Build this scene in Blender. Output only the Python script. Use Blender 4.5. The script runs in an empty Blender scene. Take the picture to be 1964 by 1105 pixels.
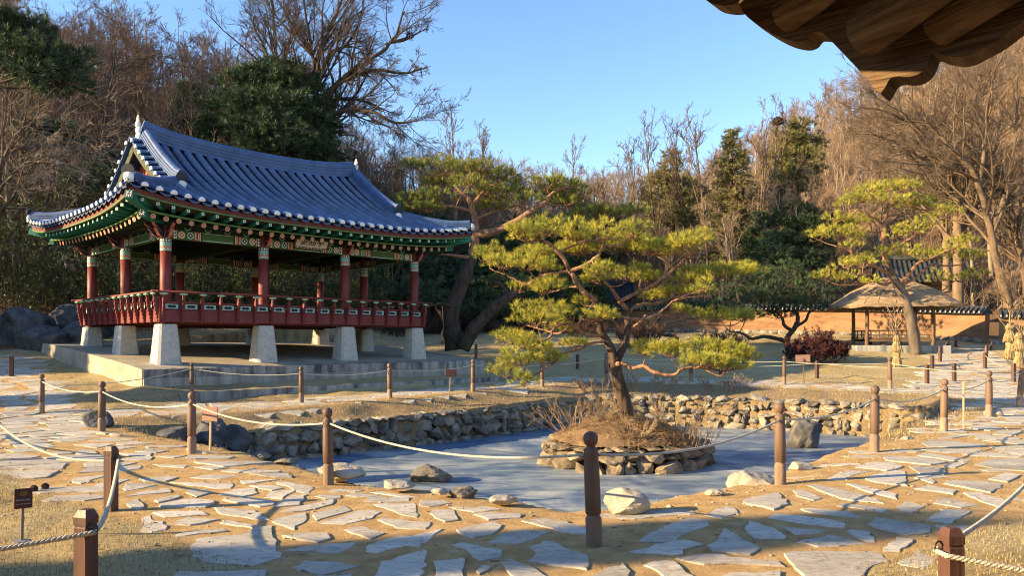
import bpy, math, random
import numpy as np
from mathutils import Vector, Matrix

# ------------------------------------------------------------------ camera, sky, sun, exposure
F, CX, HY, EYE = 1450.0, 982.0, 655.0, 1.7          # focal length in photo pixels, centre column, horizon row, eye height
scene = bpy.context.scene
cam_d = bpy.data.cameras.new('camera'); cam = bpy.data.objects.new('camera', cam_d)
scene.collection.objects.link(cam); scene.camera = cam
cam.location = (0, 0, EYE); cam.rotation_euler = (math.radians(90), 0, 0)
cam_d.sensor_width = 36.0; cam_d.lens = 36.0*F/1964.0
cam_d.shift_y = (HY-552.5)/1964.0
cam_d.clip_start = 0.05; cam_d.clip_end = 2000

SUN_EL, SUN_AZ = math.radians(18.0), math.atan2(-0.25, -0.967)   # direction towards the sun, azimuth from +X
sun_dir = Vector((math.cos(SUN_EL)*math.cos(SUN_AZ), math.cos(SUN_EL)*math.sin(SUN_AZ), math.sin(SUN_EL)))
world = bpy.data.worlds.new('World'); scene.world = world; world.use_nodes = True
wn = world.node_tree.nodes; wl = world.node_tree.links
bg = wn['Background']; sky = wn.new('ShaderNodeTexSky'); sky.sky_type = 'NISHITA'; sky.sun_disc = False
sky.sun_elevation = SUN_EL
sky.sun_rotation = math.atan2(sun_dir.x, sun_dir.y)
sky.air_density = 1.0; sky.dust_density = 0.15; sky.ozone_density = 1.6
hs = wn.new('ShaderNodeHueSaturation'); hs.inputs['Saturation'].default_value = 1.16; hs.inputs['Hue'].default_value = .508
wl.new(sky.outputs[0], hs.inputs['Color']); wl.new(hs.outputs[0], bg.inputs[0]); bg.inputs[1].default_value = 0.115
sl = bpy.data.lights.new('sun', 'SUN'); sun = bpy.data.objects.new('sun', sl); scene.collection.objects.link(sun)
sl.energy = 5.0; sl.angle = math.radians(0.53); sl.color = (1.0, 0.75, 0.40)
sun.rotation_euler = sun_dir.to_track_quat('Z', 'Y').to_euler(); sun.location = (-60, -20, 40)
scene.view_settings.view_transform = 'Standard'; scene.view_settings.look = 'None'
scene.view_settings.exposure = 1.66; scene.view_settings.gamma = 1.0
scene.cycles.filter_width = 1.05; scene.cycles.max_bounces = 6; scene.cycles.diffuse_bounces = 3; scene.cycles.transparent_max_bounces = 4
scene.cycles.caustics_reflective = False; scene.cycles.caustics_refractive = False

# ------------------------------------------------------------------ helpers
C = bpy.context.collection
def P3(x, y, d): return np.array(((x-CX)/F*d, d, EYE-(y-HY)/F*d))
def nrm(a):
    a = np.asarray(a, float); return a/np.maximum(np.linalg.norm(a, axis=-1, keepdims=True), 1e-9)
def sstep(a, b, x):
    t = np.clip((np.asarray(x, float)-a)/(b-a), 0, 1); return t*t*(3-2*t)

def _hash(ix, iy, iz, seed):
    h = (ix.astype(np.int64)*374761393 + iy.astype(np.int64)*668265263 + iz.astype(np.int64)*2147483647 + seed*974634777) & 0xffffffff
    h = ((h ^ (h >> 13))*1274126177) & 0xffffffff
    return ((h ^ (h >> 16)) & 0xffff)/65535.0
def vnoise(p, seed=0):
    p = np.asarray(p, float); i = np.floor(p); f = p-i; f = f*f*(3-2*f); i = i.astype(np.int64); r = 0
    for dx in (0, 1):
        for dy in (0, 1):
            for dz in (0, 1):
                w = (f[..., 0] if dx else 1-f[..., 0])*(f[..., 1] if dy else 1-f[..., 1])*(f[..., 2] if dz else 1-f[..., 2])
                r = r + w*_hash(i[..., 0]+dx, i[..., 1]+dy, i[..., 2]+dz, seed)
    return r*2-1
def fbm(p, seed=0, oct=3):
    p = np.asarray(p, float); r = 0; a = 1.0
    for k in range(oct): r = r + a*vnoise(p*2**k, seed+k*17); a *= .5
    return r
def n2(x, y, s, seed=0, oct=3): return fbm(np.stack([np.asarray(x)*s, np.asarray(y)*s, np.zeros_like(np.asarray(x, float))+seed*.37], -1), seed, oct)

class MB:
    """collects quads, triangles and n-gons and links them as ONE mesh object"""
    def __init__(s): s.V = []; s.n = 0; s.L = []; s.S = []; s.Mi = []; s.A = []; s.Sm = []
    def add(s, V, Q=None, T=None, N=None, m=0, a=1.0, sm=False):
        V = np.asarray(V, float).reshape(-1, 3); o = s.n
        s.V.append(V); s.n += len(V)
        s.A.append(np.broadcast_to(np.asarray(a, float), (len(V),)).copy())
        for X, k in ((Q, 4), (T, 3)):
            if X is not None and len(X):
                X = np.asarray(X, np.int64).reshape(-1, k)+o
                s.L.append(X.ravel()); s.S.append(np.full(len(X), k)); s.Mi.append(np.full(len(X), m)); s.Sm.append(np.full(len(X), sm))
        for f in (N or ()):
            s.L.append(np.asarray(f, np.int64)+o); s.S.append(np.array([len(f)])); s.Mi.append(np.array([m])); s.Sm.append(np.array([sm]))
        return s
    def mesh(s, name, mats):
        me = bpy.data.meshes.new(name)
        V = np.concatenate(s.V); L = np.concatenate(s.L); S = np.concatenate(s.S)
        me.vertices.add(len(V)); me.vertices.foreach_set('co', V.ravel().astype(np.float32))
        me.loops.add(len(L)); me.loops.foreach_set('vertex_index', L.astype(np.int32))
        me.polygons.add(len(S)); st = np.concatenate([[0], np.cumsum(S)[:-1]])
        me.polygons.foreach_set('loop_start', st.astype(np.int32))
        me.polygons.foreach_set('material_index', np.concatenate(s.Mi).astype(np.int32))
        me.polygons.foreach_set('use_smooth', np.concatenate(s.Sm).astype(bool))
        at = me.attributes.new('tint', 'FLOAT', 'POINT'); at.data.foreach_set('value', np.concatenate(s.A).astype(np.float32))
        me.update(calc_edges=True); me.validate()
        for m in (mats if isinstance(mats, (list, tuple)) else [mats]): me.materials.append(m)
        return me
    def build(s, name, mats, parent=None, loc=(0, 0, 0), rot=(0, 0, 0)):
        return link(name, s.mesh(name, mats), parent, loc, rot)
def link(name, me, parent=None, loc=(0, 0, 0), rot=(0, 0, 0)):
    o = bpy.data.objects.new(name, me); C.objects.link(o); o.location = loc; o.rotation_euler = rot
    if parent is not None: o.parent = parent
    return o
def tag(o, label, cat=None, group=None, kind=None):
    if label: o['label'] = label
    if cat: o['category'] = cat
    if group: o['group'] = group
    if kind: o['kind'] = kind
    return o
def struct(o, kind='structure'): o['kind'] = kind; return o
def empty(name, loc, rz=0.0):
    o = bpy.data.objects.new(name, None); C.objects.link(o); o.location = loc; o.rotation_euler = (0, 0, rz); o.empty_display_size = .2; return o
def dup(root, loc, rz=0.0, sc=1.0, label=None, group=None):
    r = root.copy(); C.objects.link(r); r.location = loc; r.rotation_euler = (0, 0, rz)
    r.scale = (sc, sc, sc) if not hasattr(sc, '__len__') else sc
    if label: r['label'] = label
    if group: r['group'] = group
    for ch in root.children:
        c = ch.copy(); C.objects.link(c); c.parent = r
        for g in ch.children:
            e = g.copy(); C.objects.link(e); e.parent = c
    return r

BOXQ = [[0, 3, 2, 1], [4, 5, 6, 7], [0, 1, 5, 4], [1, 2, 6, 5], [2, 3, 7, 6], [3, 0, 4, 7]]
def box(x0, x1, y0, y1, z0, z1):
    return np.array([(x0, y0, z0), (x1, y0, z0), (x1, y1, z0), (x0, y1, z0), (x0, y0, z1), (x1, y0, z1), (x1, y1, z1), (x0, y1, z1)], float), BOXQ
def bbox(mb, x0, x1, y0, y1, z0, z1, m=0, a=1.0, bev=0.0):
    """box with chamfered vertical and horizontal edges"""
    if bev <= 0:
        V, Q = box(x0, x1, y0, y1, z0, z1); mb.add(V, Q, m=m, a=a); return
    b = bev; rings = []
    for (i, z) in ((b, z0), (0, z0+b), (0, z1-b), (b, z1)):
        X0, X1, Y0, Y1 = x0+i, x1-i, y0+i, y1-i
        rings.append([(X0+b, Y0, z), (X1-b, Y0, z), (X1, Y0+b, z), (X1, Y1-b, z), (X1-b, Y1, z), (X0+b, Y1, z), (X0, Y1-b, z), (X0, Y0+b, z)])
    V = np.array(rings).reshape(-1, 3); Q = []
    for k in range(3):
        for i in range(8): Q.append([k*8+i, k*8+(i+1) % 8, (k+1)*8+(i+1) % 8, (k+1)*8+i])
    mb.add(V, Q, N=[list(range(7, -1, -1)), list(range(24, 32))], m=m, a=a)
def lathe(prof, n=16, cap=True):
    prof = np.asarray(prof, float); t = np.arange(n)*2*np.pi/n
    V = np.stack([prof[:, 0][:, None]*np.cos(t), prof[:, 0][:, None]*np.sin(t), np.repeat(prof[:, 1][:, None], n, 1)], -1).reshape(-1, 3)
    Q = [[k*n+i, k*n+(i+1) % n, (k+1)*n+(i+1) % n, (k+1)*n+i] for k in range(len(prof)-1) for i in range(n)]
    N = [list(range(n-1, -1, -1)), list(range((len(prof)-1)*n, len(prof)*n))] if cap else []
    return V, Q, N
def prism(pts, z0, z1):
    """outline (list of 2D) extruded along third axis; returns verts as (x,y,z)"""
    n = len(pts); pts = np.asarray(pts, float)
    V = np.concatenate([np.c_[pts, np.full(n, z0)], np.c_[pts, np.full(n, z1)]])
    Q = [[i, (i+1) % n, n+(i+1) % n, n+i] for i in range(n)]
    return V, Q, [list(range(n-1, -1, -1)), list(range(n, 2*n))]
def tubes(mb, P, R, sides=3, m=0, a=1.0, sm=True, cap=False):
    """P [N,K,3] polylines, R [N,K] radii -> tubes"""
    P = np.asarray(P, float); R = np.asarray(R, float)
    if P.ndim == 2: P = P[None]; R = R[None]
    N, K, _ = P.shape
    T = np.empty_like(P); T[:, 1:-1] = P[:, 2:]-P[:, :-2]; T[:, 0] = P[:, 1]-P[:, 0]; T[:, -1] = P[:, -1]-P[:, -2]
    T = nrm(T)
    ref = np.where(np.abs(T[:, :1, 2:3]) > .9, np.array([1., 0, 0]), np.array([0, 0, 1.]))
    U = nrm(np.cross(ref, T[:, 0:1]))[:, 0]; Us = [U]
    for k in range(1, K):
        U = U - (U*T[:, k]).sum(-1, keepdims=True)*T[:, k]; U = nrm(U); Us.append(U)
    U = np.stack(Us, 1); W = np.cross(T, U)
    t = np.arange(sides)*2*np.pi/sides
    V = P[:, :, None]+R[:, :, None, None]*(np.cos(t)[:, None]*U[:, :, None]+np.sin(t)[:, None]*W[:, :, None])
    idx = np.arange(N*K*sides).reshape(N, K, sides); nx = np.roll(idx, -1, 2)
    Q = np.stack([idx[:, :-1], nx[:, :-1], nx[:, 1:], idx[:, 1:]], -1).reshape(-1, 4)
    av = a if np.ndim(a) == 0 else np.repeat(np.asarray(a), K*sides)
    NG = None
    if cap: NG = [list(idx[i, 0][::-1]) for i in range(N)]+[list(idx[i, -1]) for i in range(N)]
    mb.add(V.reshape(-1, 3), Q, N=NG, m=m, a=av, sm=sm)
def spline(pts, n=6):
    pts = np.asarray(pts, float); P = np.concatenate([[2*pts[0]-pts[1]], pts, [2*pts[-1]-pts[-2]]]); out = []
    for i in range(1, len(P)-2):
        for t in np.linspace(0, 1, n, endpoint=False):
            a, b, c, d = P[i-1], P[i], P[i+1], P[i+2]
            out.append(.5*((2*b)+(c-a)*t+(2*a-5*b+4*c-d)*t*t+(3*b-a-3*c+d)*t**3))
    out.append(pts[-1]); return np.array(out)
def sweep(mb, prof, path, m=0, a=1.0, sm=False, up=(0, 0, 1)):
    """closed profile (side, up) swept along a path; side = horizontal right of travel"""
    prof = np.asarray(prof, float); path = np.asarray(path, float); K = len(path); n = len(prof)
    T = np.gradient(path, axis=0); T = nrm(T); S = nrm(np.cross(T, np.array(up, float))); U = np.cross(S, T)
    V = path[:, None]+prof[None, :, 0:1]*S[:, None]+prof[None, :, 1:2]*U[:, None]
    idx = np.arange(K*n).reshape(K, n); nx = np.roll(idx, -1, 1)
    Q = np.stack([idx[:-1], nx[:-1], nx[1:], idx[1:]], -1).reshape(-1, 4)
    mb.add(V.reshape(-1, 3), Q, N=[list(idx[0][::-1]), list(idx[-1])], m=m, a=a, sm=sm)
def ellipsoid(c, r, nu=10, nv=6):
    u = np.arange(nu)*2*np.pi/nu; v = np.linspace(-np.pi/2, np.pi/2, nv+1)
    V = np.stack([np.cos(v)[:, None]*np.cos(u), np.cos(v)[:, None]*np.sin(u), np.repeat(np.sin(v)[:, None], nu, 1)], -1).reshape(-1, 3)*np.asarray(r)+np.asarray(c)
    Q = [[k*nu+i, k*nu+(i+1) % nu, (k+1)*nu+(i+1) % nu, (k+1)*nu+i] for k in range(nv) for i in range(nu)]
    return V, Q
_ico = {}
def ico(sub):
    if sub not in _ico:
        import bmesh
        bm = bmesh.new(); bmesh.ops.create_icosphere(bm, subdivisions=sub, radius=1.0)
        bm.verts.ensure_lookup_table()
        _ico[sub] = (np.array([v.co[:] for v in bm.verts]), np.array([[v.index for v in f.verts] for f in bm.faces])); bm.free()
    return _ico[sub]
def rock(rng, sub=2, planes=9, rough=.06, cut=(.55, .9)):
    """unit faceted boulder"""
    V, T = ico(sub); V = V.copy()
    V += V*(fbm(V*1.3+rng.uniform(0, 50, 3), int(rng.integers(1e4)), 2)*.18)[:, None]
    for k in range(planes):
        n = nrm(rng.normal(size=3)); d = rng.uniform(*cut); s = V@n
        V -= np.maximum(s-d, 0)[:, None]*n*.93
    V += nrm(V)*(fbm(V*4+rng.uniform(0, 50, 3), int(rng.integers(1e4)), 3)*rough)[:, None]
    ext = V.max(0)-V.min(0); V = (V-(V.max(0)+V.min(0))/2)/ext*2
    return V, T
def rotz(V, a):
    c, s = math.cos(a), math.sin(a); return np.asarray(V)@np.array([[c, s, 0], [-s, c, 0], [0, 0, 1]])
def rot_any(rng, amt):
    return np.array(Matrix.Rotation(rng.normal()*amt, 3, 'X')@Matrix.Rotation(rng.normal()*amt, 3, 'Y')@Matrix.Rotation(rng.uniform(0, 6.28), 3, 'Z'))

# ------------------------------------------------------------------ materials
def M(name, c1, c2=None, scale=4.0, rough=.85, bump=0.0, bscale=20.0, spec=.3, tint=0.0, stretch=(1, 1, 1), c3=None, vary=0.0, lo=.35, hi=.65, trans=0.0, bdist=.02):
    m = bpy.data.materials.new(name); m.use_nodes = True; nt = m.node_tree; N = nt.nodes; Lk = nt.links
    b = N['Principled BSDF']; b.inputs['Roughness'].default_value = rough; b.inputs['Specular IOR Level'].default_value = spec
    c2 = c2 or tuple(x*.7 for x in c1)
    tc = N.new('ShaderNodeTexCoord'); mp = N.new('ShaderNodeMapping'); mp.inputs['Scale'].default_value = stretch
    Lk.new(tc.outputs['Object'], mp.inputs['Vector'])
    nz = N.new('ShaderNodeTexNoise'); nz.inputs['Scale'].default_value = scale; nz.inputs['Detail'].default_value = 8; nz.inputs['Roughness'].default_value = .62
    Lk.new(mp.outputs[0], nz.inputs['Vector'])
    cr = N.new('ShaderNodeValToRGB'); cr.color_ramp.elements[0].position = lo; cr.color_ramp.elements[1].position = hi
    cr.color_ramp.elements[0].color = (*c2, 1); cr.color_ramp.elements[1].color = (*c1, 1)
    if c3: e = cr.color_ramp.elements.new((lo+hi)/2); e.color = (*c3, 1)
    Lk.new(nz.outputs['Fac'], cr.inputs['Fac']); col = cr.outputs['Color']
    if tint > 0:
        at = N.new('ShaderNodeAttribute'); at.attribute_name = 'tint'
        mr = N.new('ShaderNodeMapRange'); mr.inputs['From Min'].default_value = 0; mr.inputs['From Max'].default_value = 2
        mr.inputs['To Min'].default_value = 1-tint; mr.inputs['To Max'].default_value = 1+tint
        Lk.new(at.outputs['Fac'], mr.inputs['Value'])
        mx = N.new('ShaderNodeVectorMath'); mx.operation = 'SCALE'; Lk.new(col, mx.inputs[0]); Lk.new(mr.outputs[0], mx.inputs['Scale']); col = mx.outputs[0]
    if vary > 0:
        oi = N.new('ShaderNodeObjectInfo'); mr = N.new('ShaderNodeMapRange')
        mr.inputs['To Min'].default_value = 1-vary; mr.inputs['To Max'].default_value = 1+vary
        Lk.new(oi.outputs['Random'], mr.inputs['Value'])
        mx = N.new('ShaderNodeVectorMath'); mx.operation = 'SCALE'; Lk.new(col, mx.inputs[0]); Lk.new(mr.outputs[0], mx.inputs['Scale']); col = mx.outputs[0]
    Lk.new(col, b.inputs['Base Color'])
    if bump > 0:
        n3 = N.new('ShaderNodeTexNoise'); n3.inputs['Scale'].default_value = bscale; n3.inputs['Detail'].default_value = 6
        Lk.new(mp.outputs[0], n3.inputs['Vector'])
        bp = N.new('ShaderNodeBump'); bp.inputs['Strength'].default_value = bump; bp.inputs['Distance'].default_value = bdist
        Lk.new(n3.outputs['Fac'], bp.inputs['Height']); Lk.new(bp.outputs[0], b.inputs['Normal'])
    if trans > 0:
        tr = N.new('ShaderNodeBsdfTranslucent'); ms = N.new('ShaderNodeMixShader'); ms.inputs[0].default_value = trans
        Lk.new(col, tr.inputs['Color']); Lk.new(b.outputs[0], ms.inputs[1]); Lk.new(tr.outputs[0], ms.inputs[2])
        Lk.new(ms.outputs[0], N['Material Output'].inputs['Surface'])
    return m

MAT = dict(
    slab=None,
    stone_w=M('field_stone', (.30, .255, .19), (.085, .07, .055), 3.0, .9, 1.0, 9, .25, tint=.45, c3=(.22, .19, .15)),
    stone_i=M('island_stone', (.33, .25, .16), (.085, .065, .045), 3.0, .9, 1.0, 9, .25, tint=.4),
    boulder=M('boulder', (.46, .40, .31), (.26, .22, .165), 3.5, .9, .9, 9, .25),
    boulder_g=M('grey_boulder', (.25, .21, .16), (.085, .075, .06), 3, .9, .9, 9, .25),
    boulder_d=M('dark_boulder', (.115, .112, .115), (.035, .034, .036), 2.5, .85, 1.0, 7, .3, tint=.3),
    granite=M('granite', (.50, .47, .41), (.36, .34, .30), 9, .85, .4, 60, .25, lo=.3, hi=.6),
    kerb=M('kerb_stone', (.36, .34, .30), (.13, .13, .14), 1.6, .85, .3, 20, .25, stretch=(2.2, 2.2, .5)),
    terrace=M('terrace_top', (.40, .34, .25), (.30, .25, .18), 1.5, .95, .3, 18, .1),
    soil=M('soil', (.42, .30, .16), (.3, .2, .1), 2, .95, .4, 20, .1),
    mound=M('mound', (.26, .17, .09), (.13, .085, .05), 3, .95, .6, 14, .1),
    red=M('red_paint', (.185, .032, .027), (.12, .021, .019), 3, .55, .1, 30, .35, stretch=(1, 1, .3)),
    red_d=M('dark_red_paint', (.14, .03, .022), (.09, .02, .015), 3, .6, .1, 30, .3),
    gable=M('gable_red', (.42, .09, .05), (.32, .06, .035), 2, .7, .1, 20, .2),
    green=M('green_paint', (.06, .125, .038), (.04, .085, .027), 4, .6, .08, 30, .3),
    green_d=M('dark_green_paint', (.022, .042, .022), (.014, .022, .013), 5, .7, .08, 30, .25),
    green_l=M('lotus_green', (.30, .55, .33), (.22, .44, .25), 6, .6, .05, 30, .3),
    teal=M('teal_paint', (.018, .17, .12), (.012, .12, .085), 6, .6, .05, 30, .3),
    teal_l=M('pale_teal_paint', (.38, .60, .54), (.3, .5, .45), 6, .6, .05, 30, .3),
    orange=M('orange_paint', (.55, .13, .05), (.42, .09, .035), 9, .6, .05, 30, .3),
    pink=M('salmon_paint', (.50, .17, .12), (.40, .12, .08), 6, .6, .05, 30, .3),
    purple=M('purple_paint', (.035, .028, .07), (.02, .016, .04), 6, .6, .05, 30, .3),
    white=M('lime_plaster', (.80, .79, .76), (.62, .61, .58), 5, .85, .2, 25, .2),
    white_p=M('white_paint', (.72, .72, .66), (.62, .62, .56), 5, .7, 0, 25, .2),
    black=M('black_paint', (.02, .02, .02), (.012, .012, .012), 5, .6, 0, 25, .3),
    cream=M('cream_board', (.60, .52, .42), (.5, .43, .34), 4, .7, .1, 25, .2),
    tile=M('roof_tile', (.062, .112, .25), (.038, .07, .155), 2.0, .48, .3, 40, .4, tint=.58),
    tile_d=M('dark_roof_tile', (.045, .05, .058), (.02, .022, .026), 2.5, .75, .3, 30, .3, tint=.25),
    wood=M('post_wood', (.205, .125, .082), (.11, .064, .043), 5, .6, .25, 26, .3, stretch=(1, 1, .12), vary=.25),
    wood_b=M('weathered_post_foot', (.30, .21, .15), (.20, .135, .095), 6, .8, .4, 30, .15, stretch=(1, 1, .3), vary=.2),
    wood_sq=M('square_post_wood', (.115, .054, .039), (.066, .032, .024), 5, .5, .2, 26, .35, stretch=(1, 1, .15), vary=.3),
    wood_old=M('old_timber', (.20, .125, .075), (.09, .055, .032), 3, .75, .4, 14, .2, stretch=(.5, .5, .5)),
    wood_pale=M('pale_wood', (.48, .36, .24), (.36, .26, .17), 5, .7, .2, 20, .2, stretch=(1, 1, .2)),
    rope=M('rope', (.62, .56, .46), (.4, .36, .29), 60, .9, .8, 120, .1),
    metal=M('dark_metal', (.04, .035, .035), (.025, .02, .02), 8, .45, 0, 20, .5),
    steel=M('steel', (.22, .2, .19), (.15, .14, .13), 8, .4, 0, 20, .5),
    sign=M('sign_board', (.09, .035, .03), (.06, .025, .022), 6, .5, .1, 25, .35),
    sign_l=M('weathered_sign', (.36, .21, .15), (.27, .15, .105), 6, .75, .15, 25, .2, stretch=(.3, 1, 2)),
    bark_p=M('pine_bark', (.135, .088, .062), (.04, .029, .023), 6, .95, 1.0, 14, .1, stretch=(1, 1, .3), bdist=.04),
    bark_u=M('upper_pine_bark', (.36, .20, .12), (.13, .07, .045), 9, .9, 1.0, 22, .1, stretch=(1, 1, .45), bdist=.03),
    bark_s=M('shaded_pine_bark', (.10, .075, .06), (.045, .036, .03), 6, .95, .8, 14, .1, stretch=(1, 1, .3)),  # darker copy of the pine bark, with shade put into the colour
    bark_g=M('grey_bark', (.17, .13, .10), (.085, .065, .05), 3, .95, .5, 8, .1, stretch=(1, 1, .4)),
    bark_b=M('brown_bark', (.21, .145, .095), (.11, .075, .05), 3, .95, .5, 8, .1, stretch=(1, 1, .4), vary=.25),
    twig_l=M('left_twigs', (.135, .092, .075), (.07, .05, .043), 1.2, .95, 0, 8, .1, vary=.3),  # darker than the right twigs: shade of the left slope put into the colour
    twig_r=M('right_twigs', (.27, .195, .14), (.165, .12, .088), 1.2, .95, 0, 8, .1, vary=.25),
    twig_d=M('dry_twigs', (.36, .255, .16), (.2, .135, .085), 2, .95, 0, 8, .1),
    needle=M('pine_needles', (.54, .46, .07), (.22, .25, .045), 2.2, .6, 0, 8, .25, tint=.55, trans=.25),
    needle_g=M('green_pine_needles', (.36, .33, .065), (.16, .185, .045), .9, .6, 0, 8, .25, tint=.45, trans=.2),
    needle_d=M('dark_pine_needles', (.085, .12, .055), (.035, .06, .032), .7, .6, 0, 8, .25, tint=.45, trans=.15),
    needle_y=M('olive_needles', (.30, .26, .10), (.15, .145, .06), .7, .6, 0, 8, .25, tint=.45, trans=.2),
    bamboo=M('bamboo_leaves', (.12, .125, .042), (.035, .05, .02), 1.2, .5, 0, 8, .3, tint=.6, trans=.2),
    grass=M('dry_grass_blades', (.46, .36, .18), (.30, .22, .10), 1.5, .9, 0, 8, .15, tint=.4, trans=.2),
    straw=M('straw', (.45, .34, .18), (.28, .2, .1), 9, .9, .5, 40, .1, tint=.3),
    thatch=M('thatch', (.38, .27, .17), (.22, .15, .09), 3, .95, .8, 30, .1, stretch=(1, 1, 4)),
    shrub_r=M('red_shrub', (.12, .04, .036), (.055, .022, .022), 2, .8, 0, 8, .2, tint=.4, trans=.15),
    shrub_b=M('brown_shrub', (.20, .10, .07), (.11, .06, .045), 2, .9, 0, 8, .1, tint=.4),
    earth=M('rammed_earth', (.30, .172, .096), (.13, .076, .046), 1.1, .95, .5, 12, .1, stretch=(.8, .8, 3.2), c3=(.235, .13, .072), lo=.28, hi=.66),
    wall_w=M('plaster_wall', (.55, .5, .42), (.45, .4, .33), 2, .9, .1, 12, .1),
)

def slab_material():
    m = bpy.data.materials.new('flagstone'); m.use_nodes = True; nt = m.node_tree; N = nt.nodes; L = nt.links; b = N['Principled BSDF']; b.inputs['Roughness'].default_value = .82; b.inputs['Specular IOR Level'].default_value = .25
    tc = N.new('ShaderNodeTexCoord'); mp = N.new('ShaderNodeMapping'); L.new(tc.outputs['Object'], mp.inputs['Vector'])
    at = N.new('ShaderNodeAttribute'); at.attribute_name = 'tint'
    cb = N.new('ShaderNodeCombineXYZ'); mu = N.new('ShaderNodeMath'); mu.operation = 'MULTIPLY'; mu.inputs[1].default_value = 37.0; L.new(at.outputs['Fac'], mu.inputs[0]); L.new(mu.outputs[0], cb.inputs[2]); L.new(cb.outputs[0], mp.inputs['Location'])
    mp.inputs['Scale'].default_value = (.7, 1.5, 1)
    def noise(s, d, r, dist=0): n = N.new('ShaderNodeTexNoise'); n.inputs['Scale'].default_value = s; n.inputs['Detail'].default_value = d; n.inputs['Roughness'].default_value = r; n.inputs['Distortion'].default_value = dist; L.new(mp.outputs[0], n.inputs['Vector']); return n.outputs['Fac']
    def ramp(f, *st):
        r = N.new('ShaderNodeValToRGB'); e = r.color_ramp.elements; e[0].position = st[0][0]; e[0].color = (*st[0][1], 1); e[1].position = st[-1][0]; e[1].color = (*st[-1][1], 1)
        for p, c in st[1:-1]: q = e.new(p); q.color = (*c, 1)
        L.new(f, r.inputs['Fac']); return r.outputs[0]
    def mixc(kind, f, a, c):
        x = N.new('ShaderNodeMix'); x.data_type = 'RGBA'; x.blend_type = kind
        if isinstance(f, float): x.inputs['Factor'].default_value = f
        else: L.new(f, x.inputs['Factor'])
        L.new(a, x.inputs['A']); L.new(c, x.inputs['B']); return x.outputs['Result']
    base = ramp(noise(1.1, 9, .65, .4), (.3, (.34, .30, .24)), (.48, (.49, .44, .36)), (.7, (.62, .555, .455)))
    base = mixc('MULTIPLY', 1.0, base, ramp(noise(13, 8, .75), (.3, (.5, .48, .45)), (.5, (1, 1, 1)), (.8, (1.12, 1.1, 1.05))))
    sand = ramp(noise(2.4, 10, .72), (.56, (0, 0, 0)), (.74, (.75, .75, .75)))
    base = mixc('MIX', sand, base, ramp(noise(20, 5, .6), (.3, (.33, .23, .115)), (.7, (.43, .31, .17))))
    vn = N.new('ShaderNodeTexVoronoi'); vn.feature = 'DISTANCE_TO_EDGE'; vn.inputs['Scale'].default_value = 1.6; L.new(mp.outputs[0], vn.inputs['Vector'])
    cr = ramp(vn.outputs['Distance'], (0, (.55, .5, .45)), (.012, (1, 1, 1))); base = mixc('MULTIPLY', .55, base, cr)
    mr = N.new('ShaderNodeMapRange'); mr.inputs['From Max'].default_value = 2; mr.inputs['To Min'].default_value = .8; mr.inputs['To Max'].default_value = 1.14; L.new(at.outputs['Fac'], mr.inputs['Value'])
    sc = N.new('ShaderNodeVectorMath'); sc.operation = 'SCALE'; L.new(base, sc.inputs[0]); L.new(mr.outputs[0], sc.inputs['Scale']); L.new(sc.outputs[0], b.inputs['Base Color'])
    ad = N.new('ShaderNodeMath'); ad.operation = 'MULTIPLY_ADD'; L.new(noise(3.2, 10, .7, .6), ad.inputs[0]); ad.inputs[1].default_value = 2.0; L.new(noise(26, 8, .75), ad.inputs[2])
    bp = N.new('ShaderNodeBump'); bp.inputs['Strength'].default_value = .55; bp.inputs['Distance'].default_value = .025; L.new(ad.outputs[0], bp.inputs['Height']); L.new(bp.outputs[0], b.inputs['Normal'])
    return m
MAT['slab'] = slab_material()
# ------------------------------------------------------------------ terrain
PAV_A = math.atan2(.713, .701)
PAV_O = np.array((-9.047, 27.382))+.26*np.array((-math.sin(PAV_A), math.cos(PAV_A)))
UX = np.array((math.cos(PAV_A), math.sin(PAV_A))); VX = np.array((-math.sin(PAV_A), math.cos(PAV_A)))
def to_uv(x, y):
    dx, dy = np.asarray(x)-PAV_O[0], np.asarray(y)-PAV_O[1]
    return dx*UX[0]+dy*UX[1], dx*VX[0]+dy*VX[1]
def uv(u, v): p = PAV_O+u*UX+v*VX; return p[0], p[1]
# platform extents in pavilion coordinates
PU0, PU1, PV0, PV1 = -4.56-1.06, -4.56+11.6, -3.30-1.2, 6.2
NEAR = np.array([(-7.6, 14.9), (-6.4, 13.9), (-4.1, 11.8), (-3.1, 10.66), (-1.85, 9.3), (-.95, 8.82), (.1, 8.25), (.5, 7.78), (1.1, 7.92), (1.8, 8.5), (2.5, 9.0), (3.5, 9.95), (4.8, 11.6), (6.4, 13.4), (8.7, 16.4), (11.2, 18.9)])
WALL_R = np.array([(11.2, 18.9), (10.6, 21.0), (8.9, 22.3), (6.8, 23.6), (4.5, 24.5), (2.5, 24.8)])
WALL_L = np.array([(2.5, 24.8), (.94, 23.4), (-1.2, 21.0), (-3.19, 19.0), (-6.0, 16.3), (-7.6, 14.9)])
POND = np.concatenate([NEAR, WALL_R[1:], WALL_L[1:-1]])
ISL = (2.52, 17.1, 1.72)
WATER = -1.0
def seg_dist(x, y, pts, closed=False):
    pts = np.asarray(pts); n = len(pts); d = np.full(np.shape(x), 1e9)
    for i in range(n if closed else n-1):
        a = pts[i]; b = pts[(i+1) % n]; ab = b-a
        t = np.clip(((x-a[0])*ab[0]+(y-a[1])*ab[1])/(ab@ab), 0, 1)
        d = np.minimum(d, np.hypot(x-a[0]-t*ab[0], y-a[1]-t*ab[1]))
    return d
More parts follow.
